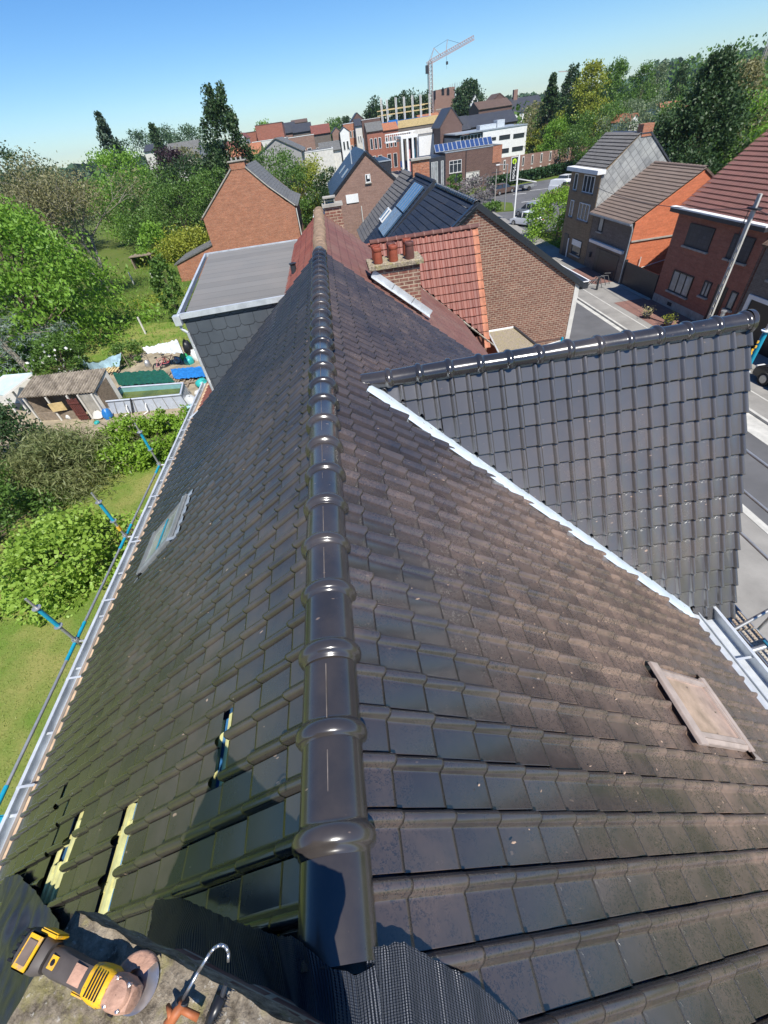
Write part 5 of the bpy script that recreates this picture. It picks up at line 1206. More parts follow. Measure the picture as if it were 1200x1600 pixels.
# big half-bare tree
def twig_tree(label, base, h, w, seed, nl, mat='lf_olive'):
    t = thing('half_bare_tree', label, 'tree', base); rg = np.random.default_rng(seed); b = MB(); tips = []
    def grow(p, d, L, r, lv):
        q = p+d*L; b.tube(p, q, r, r*.62, 6 if lv < 2 else 4, False)
        if lv >= 5: tips.append((q, d)); return
        if lv >= 3: tips.append((q, d))
        for k in range(3 if lv < 4 else 2):
            nd = (d+Vector(rg.normal(size=3))*.48+Vector((0, 0, .05))).normalized(); grow(q, nd, L*rg.uniform(.68, .86), r*.58, lv+1)
    B = Vector(base)
    for k in range(3):
        a = rg.uniform(0, 6.28); grow(B, Vector((math.cos(a)*.45, math.sin(a)*.45, 1)).normalized(), h*.23, .24, 0)
    Z = max(q.z for q, _ in tips); sx = w/2/max(abs(q.x-B.x) for q, _ in tips)
    S = Matrix.Translation(B) @ Matrix.Diagonal((min(1.5, sx), min(1.5, sx), h/Z, 1)) @ Matrix.Translation(-B)
    b.v = [tuple(S @ Vector(v)) for v in b.v]; b.build('trunk', 'bark_grey', t)
    T = np.array([tuple(S @ q) for q, _ in tips]); i = rg.integers(0, len(T), nl); P = T[i]+rg.normal(size=(nl, 3))*np.array([.55, .55, .5])
    leaves_obj('crown', mat, t, P, rg.normal(size=(nl, 3)), .24, .5, seed); return t
twig_tree('wide grey-brown tree with many bare twigs and thin leaves on the left', (-27.2, 58.5, 0), 13.2, 21, 5, 17000)
twig_tree('second thin-leaved brownish tree reaching above the skyline at far left', (-45, 66, 0), 14.2, 16, 9, 9000)
tree('young_tree', 'slim young tree with fresh leaves standing in the meadow beside the slate annex', 'tree', (-15.6, 43.5, 0), 5.6, 2.9, 'column', 2800, .24, 'lf_mid', .12, .07, 31, 40)
tree('hedge', 'loose yellow-green hedge behind the meadow left of the orange gable', 'hedge', (-20.5, 73, 0), 3.4, 12, 'dome', 6500, .32, 'lf_yel', 0, .1, 32, 90, d=5)
tree('bush', 'bright green bush at the left end of the yellow-green hedge', 'bush', (-26.5, 76, 0), 4.6, 6, 'dome', 3200, .34, 'lf_bright', 0, .1, 33, 50)
tree('bush', 'dry brownish shrub at the corner of the cluttered yard', 'bush', (-11.9, 36.0, 0), 1.9, 2.2, 'dome', 1500, .14, 'lf_olive', 0, .05, 34, 24)
tree('bush', 'dark green shrub between the two hanging tarpaulins', 'bush', (-17.6, 35.0, 0), 1.4, 2.8, 'dome', 1900, .16, 'lf_mid', 0, .05, 35, 30)
k = 36
for (name, label, px, pt, Y, w, sh, nl, lf, mt) in (
 ('spruce', 'tall slim blue-green spruce rising above the left trees', 150, 172, 112, 9, 'cone', 3800, .75, 'lf_spruce'),
 ('poplar', 'tall dark poplar leaning beside the orange gable chimney', 322, 133, 90, 8.5, 'poplar', 7000, .6, 'lf_con'),
 ('conifer', 'dark pointed conifer standing behind the purple tree', 234, 190, 150, 8, 'cone', 2400, .9, 'lf_con'),
 ('purple_tree', 'dark purple-leaved round tree among the green ones', 259, 232, 118, 9.5, 'round', 3600, .6, 'lf_purple'),
 ('broadleaf_tree', 'light green round tree right behind the half-bare tree', 165, 240, 98, 13, 'round', 5200, .55, 'lf_bright'),
 ('broadleaf_tree', 'mid green dense tree below the purple tree', 215, 262, 90, 13, 'round', 5200, .5, 'lf_mid'),
 ('broadleaf_tree', 'dark green tree directly left of the leaning poplar', 290, 250, 92, 12, 'round', 5200, .5, 'lf_dark'),
 ('broadleaf_tree', 'deep green tree touching the left edge of the orange gable', 322, 262, 80, 8, 'round', 4000, .45, 'lf_mid'),
 ('broadleaf_tree', 'green tree below the poplar in front of its trunk', 262, 285, 82, 9, 'round', 3600, .45, 'lf_mid'),
 ('olive_tree', 'thin olive tree with pale foliage beside the grey barn roof', 283, 228, 140, 8, 'round', 1900, .6, 'lf_olive'),
 ('broadleaf_tree', 'dark tree at the far left edge just below the skyline', 2, 232, 92, 11, 'round', 4200, .5, 'lf_dark'),
 ('broadleaf_tree', 'pale green tree behind the half-bare tree at the left edge', 45, 262, 100, 15, 'round', 4500, .6, 'lf_grey'),
 ('bush', 'round green bushy tree left in the thicket behind the orange gable house', 415, 240, 96, 12, 'round', 4800, .45, 'lf_mid'),
 ('bush', 'darker bushy tree in the middle of the thicket behind the orange gable house', 450, 243, 88, 9, 'round', 4200, .45, 'lf_mid'),
 ('bush', 'bushy tree with cream blossom right in the thicket near the black roof', 487, 250, 90, 9, 'round', 3800, .42, 'lf_yel'),
 ('bush', 'low bright bush at the orange gable house corner', 396, 258, 78, 5, 'round', 2200, .4, 'lf_bright'),
 ('bush', 'dark bush between the thicket and the black roof', 510, 262, 84, 5, 'round', 2200, .4, 'lf_dark')):
    tpx(name, label, 'bush' if name == 'bush' else 'tree', px, pt, Y, w, shape=sh, nl=nl, leaf=lf, mat=mt, seed=k, trunk=.02 if name == 'bush' else .06, lean=.05 if name == 'poplar' else 0); k += 1
tree('bush', 'small green bush behind the second chimney of the red tiled house', 'bush', (1.6, 44, 0), 4.4, 3.4, 'round', 1800, .28, 'lf_bright', 0, .06, 70, 30)
tree('bush', 'small green bush below the orange gable house downpipe', 'bush', (-2.6, 50, 0), 3.4, 2.6, 'round', 1500, .28, 'lf_mid', 0, .06, 71, 26)
# right side
k = 80
for (name, label, px, pt, Y, w, sh, nl, lf, mt) in (
 ('spruce', 'dark spruce at the left end of the tree row on the right', 865, 113, 128, 9, 'cone', 3600, .8, 'lf_con'),
 ('pine', 'narrow dark pine top rising behind the spruce', 897, 99, 150, 7, 'poplar', 2400, .8, 'lf_dark'),
 ('birch', 'tall yellow-green birch in the tree row on the right', 928, 95, 118, 11, 'column', 5200, .6, 'lf_yel'),
 ('broadleaf_tree', 'tall fresh green tree right of the yellow-green birch', 966, 94, 124, 11, 'column', 5000, .6, 'lf_mid'),
 ('willow', 'pale grey-green willow with hanging branches in front of the tall row', 985, 158, 104, 10, 'round', 4600, .45, 'lf_grey'),
 ('broadleaf_tree', 'loose green tree with see-through top in the row', 1012, 96, 132, 10, 'column', 3600, .55, 'lf_mid'),
 ('broadleaf_tree', 'airy light tree left of the slim leaning poplar', 1036, 94, 140, 9, 'column', 2600, .6, 'lf_grey'),
 ('poplar', 'slim poplar with wind-blown top on the right skyline', 1070, 94, 120, 5, 'poplar', 2400, .5, 'lf_con'),
 ('round_tree', 'rounded grey-green tree behind the ochre house chimney', 1022, 150, 86, 9, 'round', 4600, .45, 'lf_grey'),
 ('bush', 'round light green tree behind the brown brick wall', 882, 184, 120, 9, 'round', 4000, .5, 'lf_bright'),
 ('broadleaf_tree', 'olive green tree beside the white office building', 845, 160, 134, 12, 'round', 4600, .55, 'lf_olive'),
 ('broadleaf_tree', 'dark green tree behind the round light green one', 915, 150, 122, 11, 'round', 4600, .5, 'lf_dark'),
 ('broadleaf_tree', 'leafy green tree filling the gap above the ochre house roof', 948, 165, 100, 10, 'round', 4600, .45, 'lf_mid'),
 ('broadleaf_tree', 'green tree between the grey-green tree and the big conifer', 1062, 158, 84, 8, 'round', 3600, .45, 'lf_mid'),
 ('bush', 'low green bush at the left end of the tree row', 850, 200, 128, 8, 'round', 2600, .5, 'lf_yel'),
 ('bush', 'lush bush left of the ochre house roof', 905, 196, 108, 8, 'round', 3000, .45, 'lf_mid'),
 ('big_conifer', 'massive dark conifer towering behind the brown tiled house', 1132, 80, 56, 17, 'cone', 19000, .45, 'lf_con'),
 ('broadleaf_tree', 'feathery tree behind the massive dark conifer', 1168, 96, 66, 9, 'column', 6000, .5, 'lf_olive'),
 ('broadleaf_tree', 'bright leafy tree at the right edge of the photo', 1196, 128, 58, 8, 'round', 5000, .4, 'lf_bright')):
    tpx(name, label, 'bush' if name == 'bush' else 'tree', px, pt, Y, w, shape=sh, nl=nl, leaf=lf, mat=mt, seed=k, trunk=.02 if (name == 'bush' or 'conifer' in name) else .06, lean=.03 if name == 'poplar' else 0, droop=.5 if name == 'willow' else 0); k += 1
tree('yew_bush', 'big dense bush with yellow-green top beside the ochre house', 'bush', (24.8, 52.5, 0), 4.3, 7.2, 'dome', 12000, .2, 'lf_hedge', 0, .12, 110, 90, d=8)
tree('island_shrub', 'low patch of shrubs on the traffic island', 'bush', (36.8, 77.5, .1), .9, 6, 'dome', 1600, .3, 'lf_olive', 0, .04, 111, 30, d=3)
tree('verge_shrub', 'small green shrub patch by the sign pole', 'bush', (24.3, 74.5, .1), 1.1, 3.4, 'dome', 1200, .28, 'lf_mid', 0, .04, 112, 24)
tree('lilac_bush', 'greyish blossoming bush left of the parked brown car', 'bush', (25.2, 86.5, 0), 3.3, 7, 'dome', 2600, .3, 'lf_lilac', 0, .06, 113, 50)
tree('small_tree', 'small leafy tree by the brick office corner', 'tree', (22.6, 90, 0), 3.9, 3, 'round', 1500, .3, 'lf_mid', .1, .06, 114, 26)
# trimmed hedge in front of the long brick wall
hd = thing('clipped_hedge', 'long dark clipped hedge along the foot of the brown brick wall', 'hedge', (42, 100, 0))
rg = np.random.default_rng(31); n = 9000; s_ = rg.random(n); P_ = np.stack([31+26*s_, 98.6+8.4*s_*1.0+rg.normal(size=n)*.5, 1.75*rg.random(n)**.6], 1); P_[:, 1] -= .4
leaves_obj('foliage', 'lf_hedgedk', hd, P_, np.tile([0, -.7, .7], (n, 1)), .45, .7, 3)
b = MB().slab([(31, 98.1, 1.6), (57, 106.5, 1.6), (57, 107.5, 1.6), (31, 99.1, 1.6)], (0, 0, 1), 1.6); b.build('inner_branches', 'bark', hd)
# far woods: read as one mass
def belt(label, pts, h, n, leaf, mat, seed):
    rg = np.random.default_rng(seed); P = []
    for (x0, y0, x1, y1, hh) in pts:
        m = n//len(pts); s = rg.random(m); bump_ = .72+.28*np.sin(s*41+x0)*np.sin(s*17+y0); z = hh*bump_*rg.random(m)**.5
        P.append(np.stack([x0+(x1-x0)*s+rg.normal(size=m)*6, y0+(y1-y0)*s+rg.normal(size=m)*8, z], 1))
    P = np.concatenate(P); o = leaves_obj('distant_wood', mat, None, P, np.tile([0, -.6, .8], (len(P), 1)), leaf, .8, seed)
    o['label'] = label; o['category'] = 'wood'; setting(o, 'stuff'); return o
belt('band of far dark woods along the horizon', [(-420, 520, -150, 640, 15), (-150, 640, 90, 700, 15), (90, 700, 380, 620, 17), (380, 620, 640, 420, 26), (-640, 330, -420, 520, 16)], 15, 15000, 7, 'lf_far', 1)
belt('nearer band of hedgerow woods behind the village on the left', [(-180, 190, -60, 260, 10), (-60, 260, 30, 300, 9), (-240, 120, -180, 190, 11)], 10, 6500, 2.6, 'lf_mid', 2)
belt('wooded slope behind the tree row on the right', [(60, 170, 170, 150, 12), (100, 130, 190, 110, 14), (170, 260, 330, 190, 22)], 10, 30000, 1.25, 'lf_mid', 3)
b = MB(); R_ = 700
pts = []
for i in range(25):
    a = R(20+60*i/24); pts.append((math.sin(a)*760, math.cos(a)*760, 0)); 
for i in range(25):
    a = R(20+60*i/24); pts.append((math.sin(a)*1100, math.cos(a)*1100, 34*math.sin(math.pi*i/24)**.8))
for i in range(25):
    a = R(20+60*i/24); pts.append((math.sin(a)*1700, math.cos(a)*1700, 0))
b.add(pts, [(j*25+i, j*25+i+1, (j+1)*25+i+1, (j+1)*25+i) for j in range(2) for i in range(24)]); setting(b.build('hills', 'lf_far', smooth=True))
n = 42000; P_ = np.stack([rng.uniform(-18, -9, n), rng.uniform(-1, 19, n), .01+rng.random(n)*.03], 1)
go = leaves_obj('lawn_grass', 'lf_lawn', None, P_, np.tile([0, 0, 2.], (n, 1)), .07, .22, 9); go['label'] = 'short mown grass of the lawn below the left gutter'; go['category'] = 'grass'; setting(go, 'stuff')
# meadow grass tufts near the posts and by the pool
rg = np.random.default_rng(55); n = 9000; P_ = np.stack([rg.uniform(-31, -11, n), rg.uniform(36, 76, n), rg.random(n)*.25], 1)
go = leaves_obj('meadow_grass', 'lf_bright', None, P_, np.tile([0, 0, 3.], (n, 1)), .42, .12, 6); go['label'] = 'tall uncut meadow grass behind the garden yard'; go['category'] = 'grass'; setting(go, 'stuff')
n = 900; P_ = np.stack([rg.normal(-20, 2.8, n), rg.normal(52, 1.6, n), .25+rg.random(n)*.1], 1)
go = leaves_obj('meadow_flowers', 'lf_yel', None, P_, np.tile([0, 0, 1.], (n, 1)), .16, .9, 7); go['label'] = 'small yellow flowers scattered over the meadow'; go['category'] = 'flowers'; setting(go, 'stuff')

# ================================================================ SCAFFOLDS
def coupler(b, p, r=.045, ax=(0, 0, 1)): b.lathe(p, [(-.05, r*.7), (-.05, r), (-.02, r*1.15), (.02, r*1.15), (.05, r), (.05, r*.7)], 12, ax)
def rosette(b, p): b.lathe(p, [(-.006, .024), (-.006, .062), (.006, .062), (.006, .024)], 16)
sc = thing('garden_scaffold', 'grey tube scaffold with turquoise sleeves standing outside the left gutter', 'scaffold', (-5.2, 6, 0))
sx = -5.2
for y in (4.10, 6.48, 8.98, 1.6):
    if y < 2: continue
    b = MB().tube((sx, y, 0), (sx, y, 7.18), .024).tube((sx, y, 7.18), (sx, y, 7.40), .018); st = b.build('standard', 'galv', sc, ang=50)
    b = MB().tube((sx, y, 6.68), (sx, y, 7.16), .031, n=14); b.build('sleeve', 'cyan', st, ang=50)
    for z in (6.67, 7.17): b = MB(); rosette(b, (sx, y, z)); b.build('rosette', 'galv', st)
    b = MB(); coupler(b, (sx, y, 6.22)); b.tube((sx, y, 6.2), (sx+.42, y, 6.15), .022); b.build('coupler', 'galv', st)
b = MB().box(sx-.026, sx+.026, 6.454, 6.506, 6.40, 6.52); b.build('yellow_tape', 'yellow', bpy.data.objects['standard.001'])
ys = [-.4, 1.7, 4.10, 6.48, 8.98]
for i in range(4):
    y0_, y1_ = ys[i]+.05, ys[i+1]-.05; z0_ = 6.25-.012*i; z1_ = z0_-.012
    b = MB().tube((sx, y0_, z0_), (sx, y1_, z1_), .0225); lg = b.build('ledger', 'galv', sc, ang=50)
    b = MB().tube((sx, y0_, z0_), (sx, y0_+.30, z0_), .028, n=12).tube((sx, y1_-.30, z1_), (sx, y1_, z1_), .028, n=12); b.build('sleeve_ends', 'cyan', lg, ang=50)
b = MB().tube((sx, 1.7, 0), (sx, 1.7, 6.35), .024); b.build('standard', 'galv', sc)
b = MB().box(sx-.16, sx+.16, 1.55, 1.75, 6.05, 6.2); b.build('blue_bracket', 'cyan', sc, bevel=.03)

ss = thing('street_scaffold', 'street-side scaffold with perforated decks, guard rails and blue frames', 'scaffold', (5.9, 3, 0))
def perf_mat():
    m, t, b = new_mat('perforated_deck'); uv = uvco(t); v = N(t, 'ShaderNodeTexVoronoi'); v.inputs['Randomness'].default_value = .0; v.inputs['Scale'].default_value = 22; t.links.new(uv, v.inputs['Vector'])
    h = mth(t, 'LESS_THAN', v.outputs['Distance'], .21)
    c = mixc(t, ramp(t, noise(t, objco(t), 2.5, 6), .4, .65), (.42, .38, .31), (.30, .22, .15)); c = mixc(t, h, c, (.05, .045, .04))
    t.links.new(c, b.inputs['Base Color']); b.inputs['Roughness'].default_value = .6; bump(t, b, mth(t, 'SUBTRACT', 1, h), .01); return m
ML['perf'] = perf_mat()
for x0_, x1_ in ((5.22, 5.52), (5.56, 5.86)):
    for y0_, y1_ in ((-1.9, .55), (.58, 2.95), (2.98, 5.4)):
        b = MB().box(x0_, x1_, y0_, y1_, 5.02, 5.07); dk = b.build('deck', 'perf', ss)
        b = MB().box(x0_-.001, x0_+.02, y0_, y1_, 5.0711, 5.085).box(x1_-.02, x1_+.001, y0_, y1_, 5.0711, 5.085); b.build('deck_rims', 'galv', dk)
for y in (-1.9, .56, 2.96, 5.45):
    top_ = 9.35 if y > 5 else 5.5
    b = MB().tube((5.95, y, 0), (5.95, y, top_), .024).tube((5.12, y, 0), (5.12, y, 5.2 if y < 5 else 5.2), .024); st = b.build('standard', 'galv', ss, ang=50)
    if y > 5:
        b = MB().tube((5.95, y, 8.42), (5.95, y, 9.0), .034, n=14); b.build('sleeve', 'cyan', st, ang=50)
        for z in (8.40, 9.02): b = MB(); rosette(b, (5.95, y, z)); b.build('rosette', 'white', st)
    b = MB().box(5.12, 5.95, y-.025, y+.025, 4.92, 5.0); b.build('transom', 'blue_steel', st)
for x, z in ((5.95, 7.38), (5.95, 6.80), (5.95, 6.16)):
    b = MB().tube((x, -2.4, z), (x, 5.45, z), .024); b.build('guard_rail', 'galv', ss, ang=50)
b = MB().tube((5.95, 3.55, 6.80), (5.95, 3.85, 6.80), .0265); b.build('red_tape', 'pot', ss)
b = MB().tube((5.08, 1.0, 5.15), (5.08, 5.4, 5.15), .03); b.build('guard_rail', 'blue_steel', ss, ang=50)
b = MB().tube((5.2, 2.9, 5.1), (5.95, 3.0, 5.65), .028); coupler(b, (5.2, 2.9, 5.12)); coupler(b, (5.95, 3.0, 5.62)); b.tube((5.3, 2.55, 5.2), (5.95, 2.6, 5.3), .04); b.build('brace', 'galv', ss, ang=50)
b = MB().tube((5.1, -1, 5.9), (5.1, 2.4, 5.9), .02); b.build('guard_rail', 'blue_steel', ss, ang=50)
b = MB().tube((4.95, 14.6, 3.7), (9.5, 18.9, 3.75), .03); tb = thing('scaffold_tube', 'short horizontal scaffold tube crossing in front of the brown brick gable', 'tube', (7, 16.5, 3.7))
p0, p1 = AY(832, 545, 18.4), AY(878, 532, 18.6)
b = MB().tube(p0, p1, .035); b.build('tube', 'galv', tb); b = MB(); coupler(b, p0, .08); coupler(b, p1, .08); b.tube(p1-Vector((0, 0, .3)), p1+Vector((0, 0, .15)), .05); b.build('clamps', 'cyan', tb)
ml = thing('maple_wreath', 'yellow plastic tag hanging at the verge end of the cross gable', 'tag', (4.98, 4.6, 9.2)) if False else None
b = MB()
for i in range(7): q = Vector((4.99+random.uniform(-.02, .03), 4.62+random.uniform(-.03, .03), 9.24+random.uniform(-.10, .08))); b.box(q.x-.012, q.x+.012, q.y-.006, q.y+.006, q.z-.012, q.z+.018)
tag(b.build('yellow_ribbon', 'yellow'), 'crumpled yellow ribbon fluttering under the end of the cross gable ridge', 'ribbon')

# ================================================================ GARDEN THINGS
def corr_mat():
    m, t, b = new_mat('mossy_corrugated'); c = mixc(t, ramp(t, noise(t, objco(t), 2.2, 7, .75), .38, .64), (.12, .10, .08), (.36, .31, .25))
    c = mixc(t, mth(t, 'MULTIPLY', ramp(t, noise(t, objco(t), 9, 5), .5, .7), .5), c, (.22, .19, .12)); t.links.new(c, b.inputs['Base Color']); b.inputs['Roughness'].default_value = .95; return m
ML['corr'] = corr_mat()
def corrugated(A, B, C_, D, n, amp, waves):
    """A-B ridge edge, D-C eave edge"""
    A, B, C_, D = map(Vector, (A, B, C_, D)); nn = (B-A).cross(D-A).normalized(); nn = nn if nn.z > 0 else -nn; vs = []
    for i in range(n+1):
        f = i/n; h = nn*(amp*math.sin(f*waves*2*math.pi)); vs += [A.lerp(B, f)+h, D.lerp(C_, f)+h]
    return MB().add(vs, [(i*2, i*2+2, i*2+3, i*2+1) for i in range(n)])
def at(px, py, z): return G(px, py, z)
sh = thing('garden_shed', 'old wooden shed with moss-stained corrugated roof and a red-brown slatted door', 'shed', (-19.5, 27.5, 0))
zE = 1.75; zR_ = 2.55
A = at(52, 588, zR_); B = at(166, 575, zR_); C_ = at(146, 613, zE); D_ = at(28, 622, zE)
corrugated(A, B, C_, D_, 240, .07, 26).build('roof', 'corr', sh, smooth=True)
Cw = Vector((C_.x-.15, C_.y+.15, 0)); Dw = Vector((D_.x+.3, D_.y+.15, 0)); Bw = Vector((B.x-.1, B.y, 0)); Aw = Vector((A.x+.2, A.y, 0))
def wallq(b, p, q, z0, z1, th=.08, z1b=None):
    z1b = z1 if z1b is None else z1b; d = (q-p); d.z = 0; d.normalize(); n = Vector((-d.y, d.x, 0))*th/2
    b.add([p-n+Vector((0, 0, z0)), q-n+Vector((0, 0, z0)), q+n+Vector((0, 0, z0)), p+n+Vector((0, 0, z0)), p-n+Vector((0, 0, z1)), q-n+Vector((0, 0, z1b)), q+n+Vector((0, 0, z1b)), p+n+Vector((0, 0, z1))],
          [(0, 3, 2, 1), (4, 5, 6, 7), (0, 1, 5, 4), (1, 2, 6, 5), (2, 3, 7, 6), (3, 0, 4, 7)])
b = MB(); wallq(b, Cw, Bw, 0, 1.65, z1b=2.45); b.build('side_wall', 'offwhite', sh)
b = MB(); wallq(b, Bw, Aw, 0, 2.4); wallq(b, Aw, Dw, 0, 2.4, z1b=1.65); b.build('back_wall', 'wood', sh)
f1 = Dw.lerp(Cw, .80); f2 = Dw.lerp(Cw, .64)
b = MB(); wallq(b, f1, Cw, 0, 1.65); b.build('front_wall', 'concrete', sh)
b = MB(); wallq(b, Dw, f2, 0, .55); b.build('low_wall', 'wood', sh)
ML['redbrown'] = simple('redbrown_boards', (.12, .035, .028), .7, .25, 6)
b = MB()
for i in range(6):
    p = f2.lerp(f1, (i+.12)/6); q = f2.lerp(f1, (i+.88)/6); o_ = Vector((-.1, -.35, 0)); wallq(b, p+o_, q+o_, .1, 1.5+.06*(i % 2), .03)
wallq(b, f2+Vector((-.1, -.38, 0)), f1+Vector((-.1, -.38, 0)), .4, .5, .03); wallq(b, f2+Vector((-.1, -.38, 0)), f1+Vector((-.1, -.38, 0)), 1.2, 1.3, .03); b.build('slatted_door', 'redbrown', sh)
for f_ in (0, .33, .64, .80, 1.0):
    p = Dw.lerp(Cw, f_)+Vector((-.05, -.12, 0)); b = MB().box(p.x-.05, p.x+.05, p.y-.05, p.y+.05, 0, 1.66); b.build('post', 'offwhite', sh)
b = MB()
for i in range(14):
    f_ = .12+.7*i/14; p = Cw.lerp(Bw, f_); b.box(p.x+.05, p.x+.075, p.y-.05, p.y+.05, .5, 1.55+.7*f_)
b.build('louvre_boards', 'wood', sh)
b = MB(); p = Dw.lerp(Cw, .40); b.box(p.x-.45, p.x+.45, p.y-.2, p.y-.15, .7, 1.25); b.build('yellow_board', 'pine', sh)
ls = thing('lean_to_shelter', 'pale sheet-roofed shelter leaning against the left end of the shed', 'shelter', (-25, 29.5, 0))
ML['palesheet'] = simple('pale_sheet', (.45, .55, .56), .5, .15, 2)
b = MB().slab([at(-30, 612, 1.7), at(8, 618, 1.7), at(50, 582, 2.3), at(5, 586, 2.3)], (0, 0, 1), .06); b.build('roof', 'palesheet', ls)
b = MB(); p, q = at(5, 620, 1.7), at(50, 585, 2.3); b.tube(p, q, .07, n=4); b.build('edge_beam', 'offwhite', ls)
b = MB()
for (x, y) in ((8, 622), (20, 612)): p = at(x, y, 1.6); MB().box(p.x-.05, p.x+.05, p.y-.05, p.y+.05, 0, 1.6).build('post', 'offwhite', ls)
p = at(0, 610, 1.5); b.box(p.x-2, p.x+1.4, p.y+1.2, p.y+1.3, 0, 1.5); b.build('back_wall', 'offwhite', ls)

pl = thing('frame_pool', 'rectangular frame pool with grey liner and green murky water', 'pool', (-13.6, 27, 0))
zP = .85
Pn = [at(163, 628, zP), at(282, 617, zP), at(286, 599, zP), at(188, 606, zP)]
cx_ = sum((p.x for p in Pn))/4; cy_ = sum((p.y for p in Pn))/4
ML['liner'] = simple('pool_liner', (.42, .46, .52), .5, .12, 3); ML['liner_in'] = simple('pool_inside', (.22, .42, .42), .5, .15, 2)
m_, t2_, b2_ = new_mat('pool_water'); t2_.links.new(mixc(t2_, ramp(t2_, noise(t2_, objco(t2_), 1.1, 3), .4, .6), (.055, .075, .012), (.11, .13, .02)), b2_.inputs['Base Color']); b2_.inputs['Roughness'].default_value = .08; ML['poolwater'] = m_
b = MB(); out = [Vector((cx_+(p.x-cx_)*1.06, cy_+(p.y-cy_)*1.06, 0)) for p in Pn]; n_ = 4
vs = out+[Vector((p.x, p.y, zP)) for p in Pn]; b.add(vs, [(i, (i+1) % 4, (i+1) % 4+4, i+4) for i in range(4)]); b.build('outer_liner', 'liner', pl)
b = MB(); inn = [Vector((cx_+(p.x-cx_)*.95, cy_+(p.y-cy_)*.95, zP)) for p in Pn]; b.add([v for v in inn]+[Vector((v.x, v.y, .1)) for v in inn], [(i, (i+1) % 4, (i+1) % 4+4, i+4) for i in range(4)]); b.build('inner_liner', 'liner_in', pl)
b = MB(); b.add([Vector((v.x, v.y, .55)) for v in inn], [(0, 1, 2, 3)]); setting(b.build('water', 'poolwater', pl), 'structure')
b = MB()
for i in range(4): b.tube(Vector((Pn[i].x, Pn[i].y, zP+.02)), Vector((Pn[(i+1) % 4].x, Pn[(i+1) % 4].y, zP+.02)), .06, n=10)
b.build('top_rail', 'liner', pl, ang=50)
for i, k in ((0, 8), (1, 5)):
    for j in range(k+1):
        f_ = j/k; a_ = out[i].lerp(out[(i+1) % 4], f_); c_ = Pn[i].lerp(Pn[(i+1) % 4], f_); dv = (a_-Vector((cx_, cy_, 0))).normalized()*.10; dv.z = 0
        b = MB().tube(Vector((a_.x, a_.y, 0))+dv, Vector((c_.x, c_.y, zP)), .025, n=6); b.build('leg', 'galv', pl)
a_ = out[0].lerp(out[1], .33); b = MB().tube(a_+Vector((-.1, -.15, 0)), Pn[0].lerp(Pn[1], .36)+Vector((0, -.05, .08)), .05, n=8); b.build('dark_pole', 'dark_metal', pl)
b = MB()
for f_ in (.28, .52):
    s = out[0].lerp(out[1], f_)+Vector((0, -.03, .55)); b.path([s, s+Vector((.02, -.25, -.1)), s+Vector((.05, -.35, -.4)), s+Vector((-.25, -.4, -.52))], .035, 8)
b.build('hose', 'white', pl, ang=60)
pc = thing('pool_cover', 'folded dark green cover lying behind the frame pool', 'cover', (-13.8, 29.5, 0))
ML['gcover'] = simple('green_cover', (.012, .085, .055), .45, .25, 5)
sheet('cover_sheet', [at(176, 583, .7), at(215, 580, .75), at(255, 578, .7)], [at(186, 603, .8), at(230, 600, .75), at(274, 597, .5)], 40, 20, .12, 'gcover', 2.2, pc)
ML['blue_tarp'] = simple('blue_tarp', (.02, .17, .48), .4, .25, 5); ML['tarp_white'] = simple('pale_tarp', (.50, .52, .52), .5, .15, 3)
ML['tarp_cyan'] = simple('striped_tarp', (.30, .45, .52), .5, .4, 2.5)
o = sheet('blue_tarpaulin', [at(266, 576, .3), at(300, 574, .3), at(320, 572, .3)], [at(272, 592, .25), at(300, 590, .25), at(322, 588, .3)], 40, 16, .08, 'blue_tarp', 6.2); tag(o, 'blue tarpaulin spread on pallets behind the pool', 'tarpaulin')
pt = thing('pallet_stack', 'grey wooden pallets lying under the blue tarpaulin', 'pallets', (-12, 29, 0)); b = MB()
for i in range(9): p = at(262+i*7, 590+((i % 3)-1)*3, .12); b.box(p.x-.06, p.x+.06, p.y-1.1, p.y+.6, .02, .12)
for i in range(4): p = at(290, 598-i*7, .16); b.box(p.x-1.7, p.x+1.5, p.y-.06, p.y+.06, .121, .17)
b.build('slats', 'wood', pt)
def hang(name, label, T, Bt, mat, seed, poles=True):
    t = thing(name, label, 'tarpaulin', tuple(Vector((T[0].x, T[0].y, 0))))
    sheet('sheet', T, Bt, 50, 18, .10, mat, seed, t)
    for q in (T[0], T[-1]): b = MB().tube((q.x, q.y, 0), (q.x, q.y, q.z+.1), .03); b.build('pole', 'wood', t)
hang('hanging_tarpaulin', 'blue and white tarpaulin sagging between two poles by the shed', [at(118, 551, 1.2), at(135, 567, .85), at(155, 566, .8), at(175, 556, 1.1), at(190, 552, 1.2)], [at(122, 566, .5), at(140, 577, .3), at(160, 576, .3), at(178, 572, .4), at(186, 574, .3)], 'tarp_cyan', 3.1)
hang('canopy_sheet', 'pale grey sheet stretched as a canopy over the clutter', [at(222, 543, 1.7), at(250, 538, 1.6), at(277, 531, 1.7)], [at(230, 552, 1.35), at(255, 551, 1.2), at(286, 552, 1.2)], 'tarp_white', 4.4)
